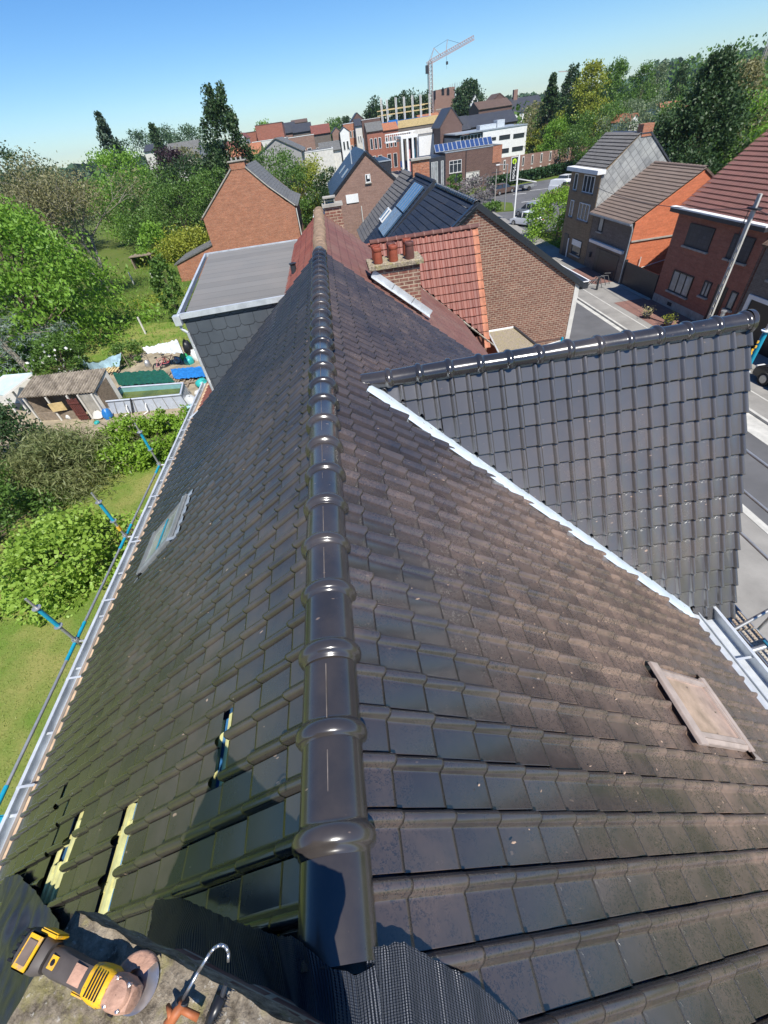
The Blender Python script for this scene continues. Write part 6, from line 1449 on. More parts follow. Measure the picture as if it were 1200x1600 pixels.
# the clutter: each its own thing
def blob(name, label, cat, px, py, r, mat, h=None, seg=10):
    p = at(px, py, 0); h = h or r*1.4; rg = random.Random(px*7+py); b = MB()
    b.lathe((p.x, p.y, 0), [(0, r*.8), (h*.25, r), (h*.7, r*.85), (h*.95, r*.45), (h, .01)], seg)
    b.v = [(x+rg.gauss(0, r*.10), y+rg.gauss(0, r*.10), z*(1+rg.gauss(0, .06))) for x, y, z in b.v]
    return tag(b.build(name, mat, ang=50), label, cat)
ML['green_pl'] = simple('green_plastic', (.05, .45, .12), .4, .2, 5); ML['teal_pl'] = simple('teal_plastic', (.03, .36, .34), .4, .2, 5); ML['red_pl'] = simple('red_paint', (.40, .06, .07), .5, .2, 5)
ML['pink_pl'] = simple('pink_plastic', (.55, .25, .25), .5, .2, 5)
blob('bag', 'bright green bag in the cluttered yard', 'bag', 289, 562, .35, 'green_pl'); blob('bag', 'turquoise bag beside the bright green one', 'bag', 297, 568, .38, 'teal_pl')
blob('bag', 'light blue bag left of the green one', 'bag', 279, 566, .32, 'tarp_cyan'); blob('bin', 'black bin near the brown dry shrub', 'bin', 298, 553, .36, 'black', 1.1, 14)
blob('container', 'white plastic container by the downpipe', 'container', 308, 562, .36, 'white', .8); blob('bucket', 'small grey bucket under the pale canopy', 'bucket', 233, 573, .22, 'galv', .5, 14)
blob('barrel', 'blue barrel at the near corner of the pool', 'barrel', 171, 653, .30, 'blue_tarp', .6, 16); blob('bag', 'white rubble bag beside the blue barrel', 'bag', 158, 652, .40, 'offwhite', .5)
blob('toy', 'small turquoise toy on the grass below the shed', 'toy', 152, 662, .18, 'teal_pl', .2); blob('bag', 'white crumpled bag in front of the shed', 'bag', 112, 652, .32, 'white', .4)
blob('bag', 'pale sack at the right end of the pool', 'bag', 300, 632, .42, 'tarp_white', .6); blob('bag', 'blue crumpled sheet near the hedge corner', 'bag', 298, 640, .40, 'tarp_cyan', .3); blob('bag', 'green tent-shaped cover beside the hedge', 'cover', 318, 603, .45, 'teal_pl', .5); blob('bag', 'dusty white sack next to the green tent-shaped cover', 'bag', 314, 620, .36, 'offwhite', .5)
def bike(label, px, py, rz, mat):
    p = at(px, py, 0); t = thing('bicycle', label, 'bicycle', (p.x, p.y, 0), rz)
    for x in (-.5, .5):
        b = MB(); [b.tube((x+.3*math.cos(a), 0, .32+.3*math.sin(a)), (x+.3*math.cos(a+.4), 0, .32+.3*math.sin(a+.4)), .025, n=5) for a in np.arange(0, 6.28, .3927)]
        for a in np.arange(0, 3.1, .52): b.tube((x-.29*math.cos(a), 0, .32-.29*math.sin(a)), (x+.29*math.cos(a), 0, .32+.29*math.sin(a)), .004, n=4)
        b.build('wheel', 'rubber', t, local=True)
    b = MB().path([(-.5, 0, .32), (-.1, 0, .30), (.32, 0, .75), (-.2, 0, .78), (-.5, 0, .32)], .025, 6).path([(-.1, 0, .30), (-.22, 0, .92)], .022, 6).path([(.5, 0, .32), (.30, 0, .95)], .022, 6); b.build('frame', mat, t, local=True)
    b = MB().box(-.34, -.12, -.07, .07, .92, .98); b.build('saddle', 'black', t, local=True, bevel=.02)
    b = MB().tube((.3, -.25, .97), (.3, .25, .97), .018); b.build('handlebar', 'galv', t, local=True)
bike('child bicycle with red frame lying closest to the canopy poles', 268, 572, .3, 'red_pl'); bike('pinkish bicycle standing left of the red one', 256, 576, 1.0, 'pink_pl')
pb = thing('wooden_pallet', 'bright yellow wooden pallet behind the shed', 'pallet', (-17.3, 29.5, 0)); p = at(172, 578, 0.3); b = MB()
for i in range(6): b.box(p.x-.7+i*.24, p.x-.56+i*.24, p.y-.5, p.y+.5, .3, .33)
b.box(p.x-.7, p.x+.64, p.y-.05, p.y+.05, .2, .299); b.build('slats', 'pine', pb)
pb = thing('plank_stack', 'pale planks stacked behind the shed left of the striped tarpaulin', 'planks', (-20, 31.5, 0)); p = at(112, 578, 0); b = MB()
for i in range(5): b.box(p.x-.7, p.x+.7, p.y-.1-i*.3, p.y+.1-i*.3, .1+i*.05, .15+i*.05)
b.build('planks', 'offwhite', pb)
tb = thing('climbing_frame', 'orange-brown wooden frame behind the shelter', 'frame', (-28, 33, 0)); p = at(12, 580, 0); b = MB()
for dx in (-1.5, -.5, .5, 1.3): b.box(p.x+dx-.06, p.x+dx+.06, p.y-.06, p.y+.06, 0, 1.1)
b.box(p.x-2.2, p.x+1.6, p.y-.3, p.y+.1, 1.1, 1.2); b.tube((p.x-.5, p.y, .1), (p.x+.5, p.y, 1.0), .05, n=4); b.build('beams', 'board', tb)
cb = thing('compost_box', 'grey wooden box with dark opening in the meadow under the bare tree', 'box', (-28, 73, 0)); p = at(227, 419, 0)
b = MB().box(p.x-1.5, p.x-1.35, p.y, p.y+2, 0, 1.5).box(p.x+1.35, p.x+1.5, p.y, p.y+2, 0, 1.5).box(p.x-1.35, p.x+1.35, p.y+1.9, p.y+2, 0, 1.5).box(p.x-1.6, p.x+1.6, p.y-.1, p.y+2.1, 1.5, 1.62); b.build('boards', 'wood', cb)
for i, (px, py) in enumerate(((210, 445), (243, 445), (258, 408), (228, 522), (120, 470))):
    p = at(px, py, 0); b = MB().box(p.x-.07, p.x+.07, p.y-.07, p.y+.07, 0, 1.5 if py > 420 else 1.3)
    tag(b.build('fence_post', 'offwhite', bevel=.02), ('pale fence post left of the pair in the meadow', 'pale fence post right of the pair in the meadow', 'short pale post near the compost box', 'leaning pale post nearest the yard', 'pale post under the drooping tree')[i], 'post', 'pale posts in the meadow')
# ================================================================ STREET THINGS
pole = thing('utility_pole', 'tall slotted concrete pole carrying wires in front of the red brick house', 'pole', (21.3, 23.2, 0))
pb_ = Vector((21.4, 23.5, 0)); ptop = 7.15; b = MB(); w0, w1 = .12, .07
n_ = 17
for i in range(n_):
    z0_, z1_ = ptop*i/n_, ptop*(i+1)/n_; wa = w0+(w1-w0)*i/n_; 
    for s_ in (-1, 1): b.box(pb_.x-.05, pb_.x+.05, pb_.y+s_*wa-.024, pb_.y+s_*wa+.024, z0_, z1_)
    if i % 1 == 0 or i > 15: b.box(pb_.x-.045, pb_.x+.045, pb_.y-wa+.025, pb_.y+wa-.025, z0_, z0_+(.10 if i < 12 else z1_-z0_))
b.build('shaft', 'kerb', pole)
b = MB(); tp = Vector((pb_.x, pb_.y, 6.55)); b.box(tp.x-.12, tp.x+.12, tp.y-.35, tp.y+.35, 6.5, 6.58); b.tube(tp+Vector((-.1, .2, 0)), tp+Vector((-.1, .2, -2.5)), .02); b.build('bracket', 'dark_metal', pole)
def wire(name, label, a, c, sag, r=.018):
    a, c = Vector(a), Vector(c); P = [a.lerp(c, i/16)+Vector((0, 0, -sag*4*(i/16)*(1-i/16))) for i in range(17)]; tag(MB().path(P, r, 5).build(name, 'black'), label, 'cable')
wire('overhead_cable', 'black cable from the concrete pole to the ochre house corner', tp, (22.3, 41.3, 5.9), .5)
wire('overhead_cable', 'black cable leaving the concrete pole towards the right edge', tp, (22.0, 12.5, 6.4), .5)
wire('overhead_cable', 'thin cable dropping from the concrete pole to the red brick house eave', tp, (22.3, 25.5, 5.45), .3, .012)
lp = thing('steel_bollard_post', 'short round steel post standing before the red brick house door', 'post', (20.6, 22.5, 0)); p = AX(1131, 487, 20.3); b = MB().tube((p.x, p.y, 0), (p.x, p.y, p.z), .10, n=14); b.lathe((p.x, p.y, p.z), [(0, .14), (.06, .14), (.08, .02)], 14); b.build('tube', 'galv', lp, ang=50)
for i, (px, py, col) in enumerate(((1009, 497, 'wood'), (1042, 510, 'wood'))):
    p = at(px, py, .12); t = thing('flower_pot', ('dark pot with a withered plant on the pavement', 'dark pot with a leafy yellow-green plant on the pavement')[i], 'flower pot', (p.x, p.y, .12))
    MB().lathe((p.x, p.y, .12), [(0, .18), (.32, .26), (.34, .24), (.30, .22), (.28, .01)], 14).build('pot', 'dark_metal', t)
    n = 160; Pp = np.array([[p.x, p.y, .62]])+rng.normal(size=(n, 3))*np.array([.22, .22, .14]); setting(leaves_obj('plant', 'lf_straw' if i == 0 else 'lf_yel', t, Pp, np.tile([0, 0, 1.], (n, 1)), .12, .4, i), 'stuff')
bk = thing('bicycle_rack', 'row of slanting bars of a bicycle rack before the ochre house', 'rack', (20.6, 40, 0)); b = MB()
for i in range(6): p = at(920+i*6, 452-i*3+((i*3) % 2), .12); b.path([(p.x-.2, p.y+.5, .14), (p.x, p.y+.2, .7), (p.x+.5, p.y, .7), (p.x+.6, p.y-.3, .14)], .03, 5)
b.build('bars', 'dark_metal', bk); p = at(932, 453, .12); b = MB().tube((p.x, p.y, .12), (p.x, p.y, 1.0), .08); b.build('post', 'dark_metal', bk)

# shop sign on a tall pole
sp = thing('sign_pole', 'tall white pole with an upright black banner sign at the car park', 'sign', (24.7, 66, 0)); hT = 6.9
b = MB().box(24.62, 24.78, 65.93, 66.07, 0, hT); b.build('pole', 'white', sp)
b = MB().box(23.72, 24.6, 65.96, 66.04, hT-2.5, hT-.12); bn = b.build('banner', 'white', sp); b = MB().box(23.78, 24.54, 65.94, 65.959, hT-2.44, hT-.18); b.build('black_face', 'black', bn)
ML['limegreen'] = simple('lime_green', (.42, .62, .03), .5, .1, 5)
b = MB().lathe((24.12, 65.94, hT-.56), [(0, .001), (0, .27), (.012, .27), (.012, .001)], 28, (0, -1, 0)); b.build('disc_logo', 'limegreen', bn)
def text(s, loc, size, rot, mat, parent, name='lettering', ext=.006, off=None):
    cu = bpy.data.curves.new(name, 'FONT'); cu.body = s; cu.size = size; cu.extrude = ext; cu.align_x = 'CENTER'; cu.align_y = 'CENTER'
    o = bpy.data.objects.new(name, cu); COL.objects.link(o); dg = bpy.context.evaluated_depsgraph_get(); me = bpy.data.meshes.new_from_object(o.evaluated_get(dg)); bpy.data.objects.remove(o)
    o = bpy.data.objects.new(name, me); COL.objects.link(o); me.materials.clear(); me.materials.append(ML[mat]); o.rotation_euler = rot
    o.location = Vector(loc)-(_root_off(parent) if parent else Vector()); o.parent = parent; return o
text('e', (24.12, 65.91, hT-.55), .55, (R(90), 0, 0), 'black', bn); text('5', (24.28, 65.91, hT-.92), .42, (R(90), 0, 0), 'white', bn)
text('Mode', (24.16, 65.91, hT-1.72), .55, (R(90), R(90), 0), 'white', bn)
def lamp(px, py, pt, label, arm=1.2, wood=False):
    b0 = at(px, py, 0); h = Vector((b0.x, b0.y)).length; d = ray(*pt); s = h/Vector((d.x, d.y)).length; H_ = EYE+d.z*s
    t = thing('street_lamp' if not wood else 'wire_pole', label, 'lamp' if not wood else 'pole', (b0.x, b0.y, 0))
    MB().tube((b0.x, b0.y, 0), (b0.x, b0.y, H_), .10, .06).build('post', 'concrete' if wood else 'galv', t)
    if arm: MB().tube((b0.x, b0.y, H_), (b0.x-arm, b0.y, H_+.12), .04).build('arm', 'galv', t); MB().box(b0.x-arm-.5, b0.x-arm, b0.y-.14, b0.y+.14, H_+.06, H_+.18).build('lamp_head', 'white', t)
    else: MB().box(b0.x-.8, b0.x+.8, b0.y-.05, b0.y+.05, H_-.5, H_-.4).build('crossarm', 'dark_metal', t)
lamp(788, 330, (792, 257), 'thin street lamp with a short arm near the sign pole'); lamp(773, 314, (774, 264), 'pole with crossarm in front of the brick office', 0, True)
bpy.context.view_layer.update()

# ================================================================ VEHICLES
ML['c_white'] = simple('white_car_paint', (.70, .71, .72), .25, .04, 1, spec=.7); ML['c_brown'] = simple('brown_car_paint', (.10, .06, .045), .25, .1, 1, spec=.7); ML['c_blue'] = simple('blue_car_paint', (.03, .07, .20), .25, .1, 1, spec=.7)
ML['c_black'] = simple('black_car_paint', (.02, .02, .022), .25, .1, 1, spec=.7); ML['c_silver'] = simple('silver_car_paint', (.42, .44, .46), .25, .1, 1, metal=.4)
ML['redlamp'] = simple('rear_lamp', (.45, .02, .02), .3, .1, 4); ML['headlamp'] = simple('headlamp_glass', (.7, .7, .68), .15, .1, 4)
def car(label, loc, rz, paint, van=False, name='parked_car', group=None, scale=1.0):
    t = thing(name, label, 'van' if van else 'car', loc, rz, group); t.scale = (scale,)*3
    L, Wc, H_ = (4.4, 1.8, 1.5) if not van else (4.5, 1.85, 1.85)
    low = [(-L/2, .35), (-L/2+.05, .75), (-L/2+.25, .95), (L/2-.9, .92), (L/2-.1, .68), (L/2, .40), (L/2-.05, .22), (-L/2+.05, .22)]
    if van: low = [(-L/2, .3), (-L/2, 1.1), (-L/2+.1, 1.15), (L/2-.7, 1.05), (L/2-.1, .8), (L/2, .45), (L/2-.05, .25), (-L/2+.05, .25)]
    top = [(-L/2+.30, .93), (-L/2+.85, H_-.06), (-.9, H_), (.35, H_-.02), (L/2-1.05, .90)] if not van else [(-L/2+.04, 1.1), (-L/2+.12, H_-.03), (.3, H_), (.75, H_-.08), (L/2-.8, 1.02)]
    b = MB(); k = len(low)
    for s, ww in ((0, -Wc/2), (1, Wc/2)): pass
    vs = [(x, -Wc/2+(.05 if z > .8 else 0), z) for x, z in low]+[(x, Wc/2-(.05 if z > .8 else 0), z) for x, z in low]
    b.add(vs, [tuple(range(k)), tuple(range(2*k-1, k-1, -1))]+[(i, i+k, (i+1) % k+k, (i+1) % k) for i in range(k)]); b.build('body', paint, t, local=True, bevel=.06)
    b = MB(); k = len(top); ti = lambda z: .08+(z-.9)/(H_-.9)*.14
    vs = [(x, -Wc/2+ti(z), z) for x, z in top]+[(x, Wc/2-ti(z), z) for x, z in top]
    b.add(vs, [tuple(range(k)), tuple(range(2*k-1, k-1, -1))]+[(i, i+k, (i+1) % k+k, (i+1) % k) for i in range(k)]); cb_ = b.build('cabin', 'glass' if not van else paint, t, local=True, bevel=.03)
    b = MB(); rf = [top[1], top[2], top[3]] if not van else [top[2], top[3]]
    if not van:
        for i in range(2): b.box(min(rf[i][0], rf[i+1][0]), max(rf[i][0], rf[i+1][0]), -Wc/2+.2, Wc/2-.2, H_-.03, H_+.012)
        for x in (-.75, .1): b.box(x-.03, x+.03, -Wc/2+.06, Wc/2-.06, .9, H_-.05)
        b.build('roof', paint, t, local=True)
    else:
        b.box(.35, 1.5, -Wc/2+.02, Wc/2-.02, 1.12, 1.6); b.build('window', 'glass', t, local=True)
    for x in (-L/2+.8, L/2-.85):
        for y in (-Wc/2+.02, Wc/2-.02):
            b = MB().lathe((x, y-.1, .32), [(0, .001), (0, .31), (.2, .31), (.2, .001)], 18, (0, 1, 0)); w = b.build('wheel', 'rubber', t, local=True)
            sy = -1 if y < 0 else 1; b = MB().lathe((x, y+sy*.102, .32), [(0, .2), (.01, .18), (.012, .001)], 14, (0, sy, 0)); b.build('rim', 'galv', w, local=True)
    for y in (-Wc/2+.28, Wc/2-.28):
        MB().box(L/2-.13, L/2-.02, y-.2, y+.2, .55, .68).build('headlight', 'headlamp', t, local=True); MB().box(-L/2-.01, -L/2+.05, y-.15, y+.15, .62, .82).build('rear_light', 'redlamp', t, local=True)
    return t
def cat_(px, py): p = at(px, py, 0.012); return (p.x, p.y, .012)
gp = 'cars in the car park'
car('brown car parked beside the clipped hedge', cat_(785, 303), .35, 'c_brown', group=gp)
car('white car behind the white van at the far end of the car park', (42.6, 89.5, .012), .5, 'c_white', group=gp)
car('white van with dark windscreen parked near the ochre house', cat_(879, 302), -1.0, 'c_white', True, 'parked_van', gp)
car('white car half hidden by the big yew bush', cat_(822, 352), 2.0, 'c_white', group=gp); car('second white car just behind the one half hidden by the yew bush', (27.6, 67.6, .012), 2.0, 'c_silver', group=gp)
car('blue people carrier on the street before the shops', (26.0, 168, .012), .2, 'c_blue', True, 'parked_van', scale=1.15)
car('white car on the street left of the orange canopy', cat_(600, 246), 1.3, 'c_white', group='cars on the street by the shops'); car('dark car on the street next to the orange canopy', cat_(604, 252), 1.4, 'c_black', group='cars on the street by the shops'); car('silver car beyond the white one on the street', cat_(585, 240), 1.4, 'c_silver', group='cars on the street by the shops')
car('dark car at the kerb cut by the right edge of the photo', (21.0, 15.9, .125), 1.57, 'c_black')
tr = thing('car_trailer', 'small trailer with a raised white panel between the cars', 'trailer', (35.6, 90.3, 0), .3)
MB().box(-1.1, 1.1, -.7, .7, .45, .85).build('box', 'galv', tr, local=True, bevel=.03); MB().slab([(-2.3, -.8, 2.0), (1.5, -.8, 1.1), (1.5, .8, 1.1), (-2.3, .8, 2.0)], (.24, 0, .97), .12).build('white_panel', 'white', tr, local=True)
for y in (-.8, .8): MB().lathe((0, y-.08, .33), [(0, .001), (0, .32), (.16, .32), (.16, .001)], 16, (0, 1, 0)).build('wheel', 'rubber', tr, local=True)
MB().tube((1.1, 0, .5), (2.2, 0, .45), .05).build('drawbar', 'galv', tr, local=True)

# ================================================================ THE TOWN BEYOND
def zrow(px, py, Y): return AY(px, py, Y).z
def tb(label, pL, pR, pye, pyr, Y, wall, roof, axis='x', depth=9, rows=(), cat='house', name='town_house', over=.25, z0=0, flat=False, trim='white', wcol='glass', fr='white', group=None):
    """building with its front on plane y=Y between photo columns pL and pR; pye eave row, pyr ridge row (both at the middle column)"""
    pm = (pL+pR)/2; t_ = math.tan(R(8.5)); e = AY(pm, pye, Y); x0 = AY(pL, pye+(pm-pL)*t_, Y).x; x1 = AY(pR, pye-(pR-pm)*t_, Y).x
    t = thing(name, label, cat, ((x0+x1)/2, Y, 0), 0, group)
    if flat: flatbox(t, x0, x1, Y, Y+depth, e.z, wall, trim=trim)
    else:
        rz = AY(pm, pyr, Y+(depth/2 if axis == 'x' else 0)).z
        prism_house(t, x0, x1, Y, Y+depth, e.z, rz, axis, wall, roof, over)
    for (u0, u1, z0_, z1_, n) in rows:           # fractions of the width, heights as fractions of the eave, count
        for i in range(n):
            w = (u1-u0)/n; a = x0+(x1-x0)*(u0+w*(i+.18)); c = x0+(x1-x0)*(u0+w*(i+.82)); window(t, 'y-', Y, a, c, e.z*z0_, e.z*z1_, frame=fr, pane=wcol, mull=0, fw_=.09)
    t['_'] = 0; del t['_']
    return t, x0, x1, e.z
tb('orange-roofed low house beyond the thicket, leftmost of the town', 352, 408, 244, 227, 118, 'b_pink', 'r_orange', rows=((.1, .9, .45, .8, 3),))
tb('grey corrugated barn roof among the trees left of the poplar', 262, 312, 246, 222, 165, 'offwhite', 'r_grey', depth=12)
tb('red brick modern block, lower left part with flat roof', 381, 400, 207, 0, 172, 'b_red', 'r_grey', flat=True, trim='b_dark', rows=((.2, .8, .6, .8, 1),))
tb('red brick modern block with two small window pairs and flat roof', 398, 440, 194, 0, 170, 'b_red', 'r_grey', flat=True, trim='b_dark', rows=((.2, .5, .55, .72, 2), (.6, .9, .55, .72, 2)))
tb('white low shop row under the red brick block', 394, 447, 219, 0, 160, 'offwhite', 'r_grey', flat=True, rows=((.05, .95, .3, .8, 8),), wcol='glass')
t, x0, x1, ez_ = tb('pale grey gabled workshop facing us with a dark doorway', 400, 470, 240, 216, 112, 'grey_render', 'r_grey', axis='y', depth=22, name='workshop', over=.5)
b = MB().box(x0+(x1-x0)*.62, x0+(x1-x0)*.9, 111.9, 111.99, 0, ez_*.75); b.build('doorway', 'black', t)
tb('blue-slate roofed house at the left of the long terrace', 437, 462, 208, 192, 196, 'b_pink', 'r_slate', rows=((.1, .9, .4, .7, 3),))
tb('dark-slate roofed house in the long terrace left of the red roof', 458, 487, 206, 193, 192, 'b_grey', 'r_slate', rows=((.1, .9, .4, .7, 4),))
tb('red-roofed house in the long terrace', 487, 516, 209, 195, 188, 'b_grey', 'r_red', rows=((.1, .9, .4, .7, 4),))
tb('low beige commercial range with shutters in front of the terrace', 440, 490, 214, 0, 168, 'b_pink', 'r_grey', flat=True, rows=((.1, .9, .4, .75, 4),))
tb('low flat roofs with white rim behind the black-roofed house', 470, 520, 236, 0, 118, 'offwhite', 'r_grey', flat=True)
tb('grey pyramid-roofed pavilion by the thicket', 500, 532, 236, 222, 125, 'offwhite', 'r_grey')
tb('pink rendered house with white gable front', 519, 533, 207, 199, 176, 'b_pink', 'r_slate', axis='y', rows=((.1, .9, .6, .8, 2), (.1, .9, .25, .45, 2)))
tb('white house front with two storeys of windows beside the pink one', 531, 545, 206, 199, 174, 'white', 'r_slate', axis='y', rows=((.1, .9, .6, .8, 2), (.1, .9, .25, .45, 2)))
tb('orange brick shop house with flat top and pale window frames', 536, 556, 193, 0, 182, 'b_orange', 'r_grey', flat=True, rows=((.1, .9, .72, .86, 3), (.1, .9, .42, .58, 3), (.1, .9, .08, .3, 2)))
tb('narrow cream house between the orange shop house and the dark one', 555, 565, 197, 186, 178, 'offwhite', 'r_slate', rows=((.15, .85, .65, .8, 2), (.15, .85, .35, .5, 2)))
tb('dark pointed gable rising behind the cream house', 548, 570, 190, 176, 205, 'b_dark', 'r_slate', axis='y')
tb('tall dark brown brick house with flat top right of the cream house', 565, 594, 186, 0, 190, 'b_dark', 'r_grey', flat=True, rows=((.1, .5, .6, .75, 1),))
tb('red brick corner shop with pale slate roof', 573, 598, 205, 191, 164, 'b_red', 'r_grey', rows=((.1, .9, .6, .85, 3), (.1, .9, .1, .45, 2)))
tb('red brick shop with pinkish metal roof next to the corner shop', 598, 622, 203, 192, 166, 'b_red', 'r_orange', rows=((.1, .9, .6, .85, 3), (.1, .9, .1, .45, 2)))
# canopy
oc = thing('market_canopy', 'orange and white canopy tent on the street in front of the shops', 'canopy', (28, 190, 0)); p, q = AY(594, 238, 190), AY(622, 233, 190)
ML['orange_cloth'] = simple('orange_cloth', (.62, .16, .07), .7, .15, 2)
b = MB(); b.lathe(((p.x+q.x)/2, 190, p.z-1.2), [(0, (q.x-p.x)/2), (.9, (q.x-p.x)*.42), (2.0, .3), (2.1, .02)], 14); b.build('roof_cloth', 'orange_cloth', oc); b = MB().lathe(((p.x+q.x)/2, 190, p.z-2.2), [(0, (q.x-p.x)/2), (.98, (q.x-p.x)/2)], 14); b.build('white_valance', 'white', oc)
for dx in (-1, 1): b = MB().tube(((p.x+q.x)/2+dx*(q.x-p.x)*.45, 189, 0), ((p.x+q.x)/2+dx*(q.x-p.x)*.45, 189, p.z-1.2), .12); b.build('pole', 'white', oc)
# white showroom with columns and plain white wall
sr = thing('showroom', 'white showroom with tall posts, banners and a big blank white wall', 'shop', (36, 150, 0))
Ysh = 148; p, q = AY(627, 214, Ysh), AY(654, 211, Ysh); r_ = AY(693, 212, Ysh)
flatbox(sr, q.x, r_.x, Ysh, Ysh+12, AY(673, 210, Ysh).z, 'white', trim='concrete')
b = MB().box(q.x, r_.x+.5, Ysh+12.1, Ysh+16, 0, AY(650, 203, Ysh+12).z); b.build('rear_block', 'offwhite', sr)
b = MB().box(p.x, q.x, Ysh+1, Ysh+12, p.z-.5, p.z+.1); b.build('canopy_roof', 'white', sr)
for i in range(4): x = p.x+(q.x-p.x)*i/3.2; b = MB().box(x, x+.55, Ysh+1, Ysh+1.5, 0, p.z-.5); b.build('column', 'white', sr)
for i in range(3): x = p.x+(q.x-p.x)*(i+.35)/3.2; b = MB().box(x, x+.7, Ysh+2.5, Ysh+2.6, .5, p.z-1); b.build('banner', ('dark_metal', 'pink_pl', 'blue_steel')[i], sr)
b = MB().box(p.x+2.2, q.x-.2, Ysh+4, Ysh+4.1, 0, p.z-.6); b.build('glass_front', 'glass', sr)
rl = AY(608, 214, Ysh); b = MB()
for i in range(14): b.box(rl.x+i*.6, rl.x+i*.6+.12, Ysh+9, Ysh+9.1, rl.z-1.2, rl.z+.2)
b.box(rl.x, rl.x+8.6, Ysh+9, Ysh+9.12, rl.z+.2, rl.z+.45); b.box(rl.x, rl.x+8.6, Ysh+9, Ysh+12, rl.z-1.5, rl.z-1.201); b.build('balustrade', 'white', sr)
# building under construction
cs = thing('construction_building', 'grey block under construction with upright white props and yellow shuttering', 'building site', (31, 176, 0)); Yc = 172
x0, x1 = AY(621, 200, Yc).x, AY(690, 190, Yc).x; zt = AY(655, 196, Yc).z; zc = AY(655, 184, Yc).z
b = MB().box(x0, x1, Yc, Yc+14, 0, zt); b.build('wall', 'b_grey', cs)
b = MB().box(x0-.3, x1+.5, Yc-.15, Yc+14, zt+.01, zc); b.build('shuttering', 'pine', cs)
xb0, xb1 = AY(607, 190, Yc).x, AY(621, 190, Yc).x; b = MB().box(xb0, xb1, Yc-.2, Yc+3, zt+.2, zc+.4); b.build('blue_wrap', 'blue_tarp', cs)
b = MB().box(xb0-.6, x0-.001, Yc+.2, Yc+14, 0, zt+.19); b.build('wall', 'b_dark', cs)
for i, (px, pt) in enumerate(((594, 153), (603, 155), (617, 152), (630, 151), (643, 149), (656, 148), (670, 147))):
    for dy in (0, 9):
        a = AY(px+dy*.2, pt, Yc+dy); b = MB().box(a.x-.11, a.x+.11, Yc+dy-.1, Yc+dy+.1, zt, a.z); b.build('prop', 'offwhite', cs)
a, c = AY(594, 172, Yc), AY(673, 162, Yc)
for dy in (.3, 9.3):
    for dz in (0, -1.1): b = MB().box(a.x, c.x, Yc+dy, Yc+dy+.14, a.z-.2+dz, a.z+dz); b.build('rail', 'pine', cs)
b = MB().box(a.x, c.x, Yc-.1, Yc+10, zc+.05, zc+.12); b.build('blue_netting', 'blue_tarp', cs)
# tower
tw = thing('brick_tower', 'old square brick church tower with ragged top and two arched openings', 'tower', (53, 235, 0)); Yt = 228
x0, x1 = AY(681, 160, Yt).x, AY(710, 160, Yt).x; z1 = AY(695, 136, Yt).z
b = MB().box(x0, x1, Yt, Yt+8.5, 0, z1-.8); rg = random.Random(4)
for i in range(9): xa = x0+(x1-x0)*i/9; b.box(xa, xa+(x1-x0)/9-.002, Yt, Yt+8.5, z1-.799, z1-.6+rg.uniform(0, .45))
b.build('wall', 'b_orange2' if False else 'b_pink', tw)
for px in (692, 700):
    a = AY(px, 144, Yt); m_ = MB(); m_.slab([(a.x-.55, Yt-.03, a.z-.9), (a.x+.55, Yt-.03, a.z-.9), (a.x+.55, Yt-.03, a.z+.5), (a.x+.3, Yt-.03, a.z+1.1), (a.x, Yt-.03, a.z+1.4), (a.x-.3, Yt-.03, a.z+1.1), (a.x-.55, Yt-.03, a.z+.5)], (0, -1, 0), .1); m_.build('arched_opening', 'black', tw)
b = MB()
for z in np.arange(8, z1, 2.2): b.box(x1+.1, x1+2.2, Yt-.3, Yt+8, z, z+.12)
for y in (Yt-.3, Yt+4, Yt+8): b.box(x1+2.0, x1+2.15, y, y+.15, 0, z1+.8); b.box(x1+.1, x1+.25, y, y+.15, 0, z1+.8)
b.build('scaffold_frame', 'galv', tw); b = MB().box(x0-.2, x1+.2, Yt-.02, Yt, 12.6, 12.9); b.build('stone_band', 'concrete', tw)
b = MB().slab([(x0-1.6, Yt-.1, 7), (x0-.01, Yt-.1, 7), (x0-.01, Yt-.1, z1-3), (x0-.5, Yt-.1, z1-3.5)], (0, -1, 0), .8); b.build('buttress', 'b_pink', tw)
tb('brick nave remains right beside the tower foot', 655, 688, 186, 178, 218, 'b_pink', 'r_orange', depth=10)
# crane
cr = thing('tower_crane', 'tall tower crane with raised jib standing behind the building site', 'crane', (47, 225, 0)); Ycr = 224
ML['crane'] = simple('crane_paint', (.42, .36, .34), .5, .15, 2); ML['crane_red'] = simple('crane_red', (.40, .27, .25), .5, .15, 2)
def lattice(b, A, B, w, n, r=.09):
    A, B = Vector(A), Vector(B); d = (B-A).normalized(); s = d.cross(Vector((0, 1, 0))); s = s.normalized() if s.length > .1 else Vector((1, 0, 0)); u = d.cross(s).normalized()
    cor = [s*w/2+u*w/2, s*w/2-u*w/2, -s*w/2-u*w/2, -s*w/2+u*w/2]
    for k in range(4): b.tube(A+cor[k], B+cor[k], r, n=4)
    for i in range(n):
        p, q = A.lerp(B, i/n), A.lerp(B, (i+1)/n)
        for k in range(4): b.tube(p+cor[k], q+cor[(k+1) % 4], r*.6, n=4, cap=False); b.tube(q+cor[k], q+cor[(k+1) % 4], r*.5, n=4, cap=False)
m0, m1 = AY(674, 175, Ycr), AY(674, 96, Ycr); m0.z = 0; m1.x = m0.x
b = MB(); lattice(b, m0, m1, 1.3, 24, .13); b.build('mast', 'crane', cr)
j0, j1 = AY(672, 97, Ycr), AY(740, 59, Ycr); b = MB(); lattice(b, j0, j1, 1.1, 20, .12); b.build('jib', 'crane_red', cr)
k0 = AY(668, 108, Ycr); b = MB(); lattice(b, m1, AY(667, 100, Ycr), .8, 3, .1); b.build('counter_jib', 'crane', cr)
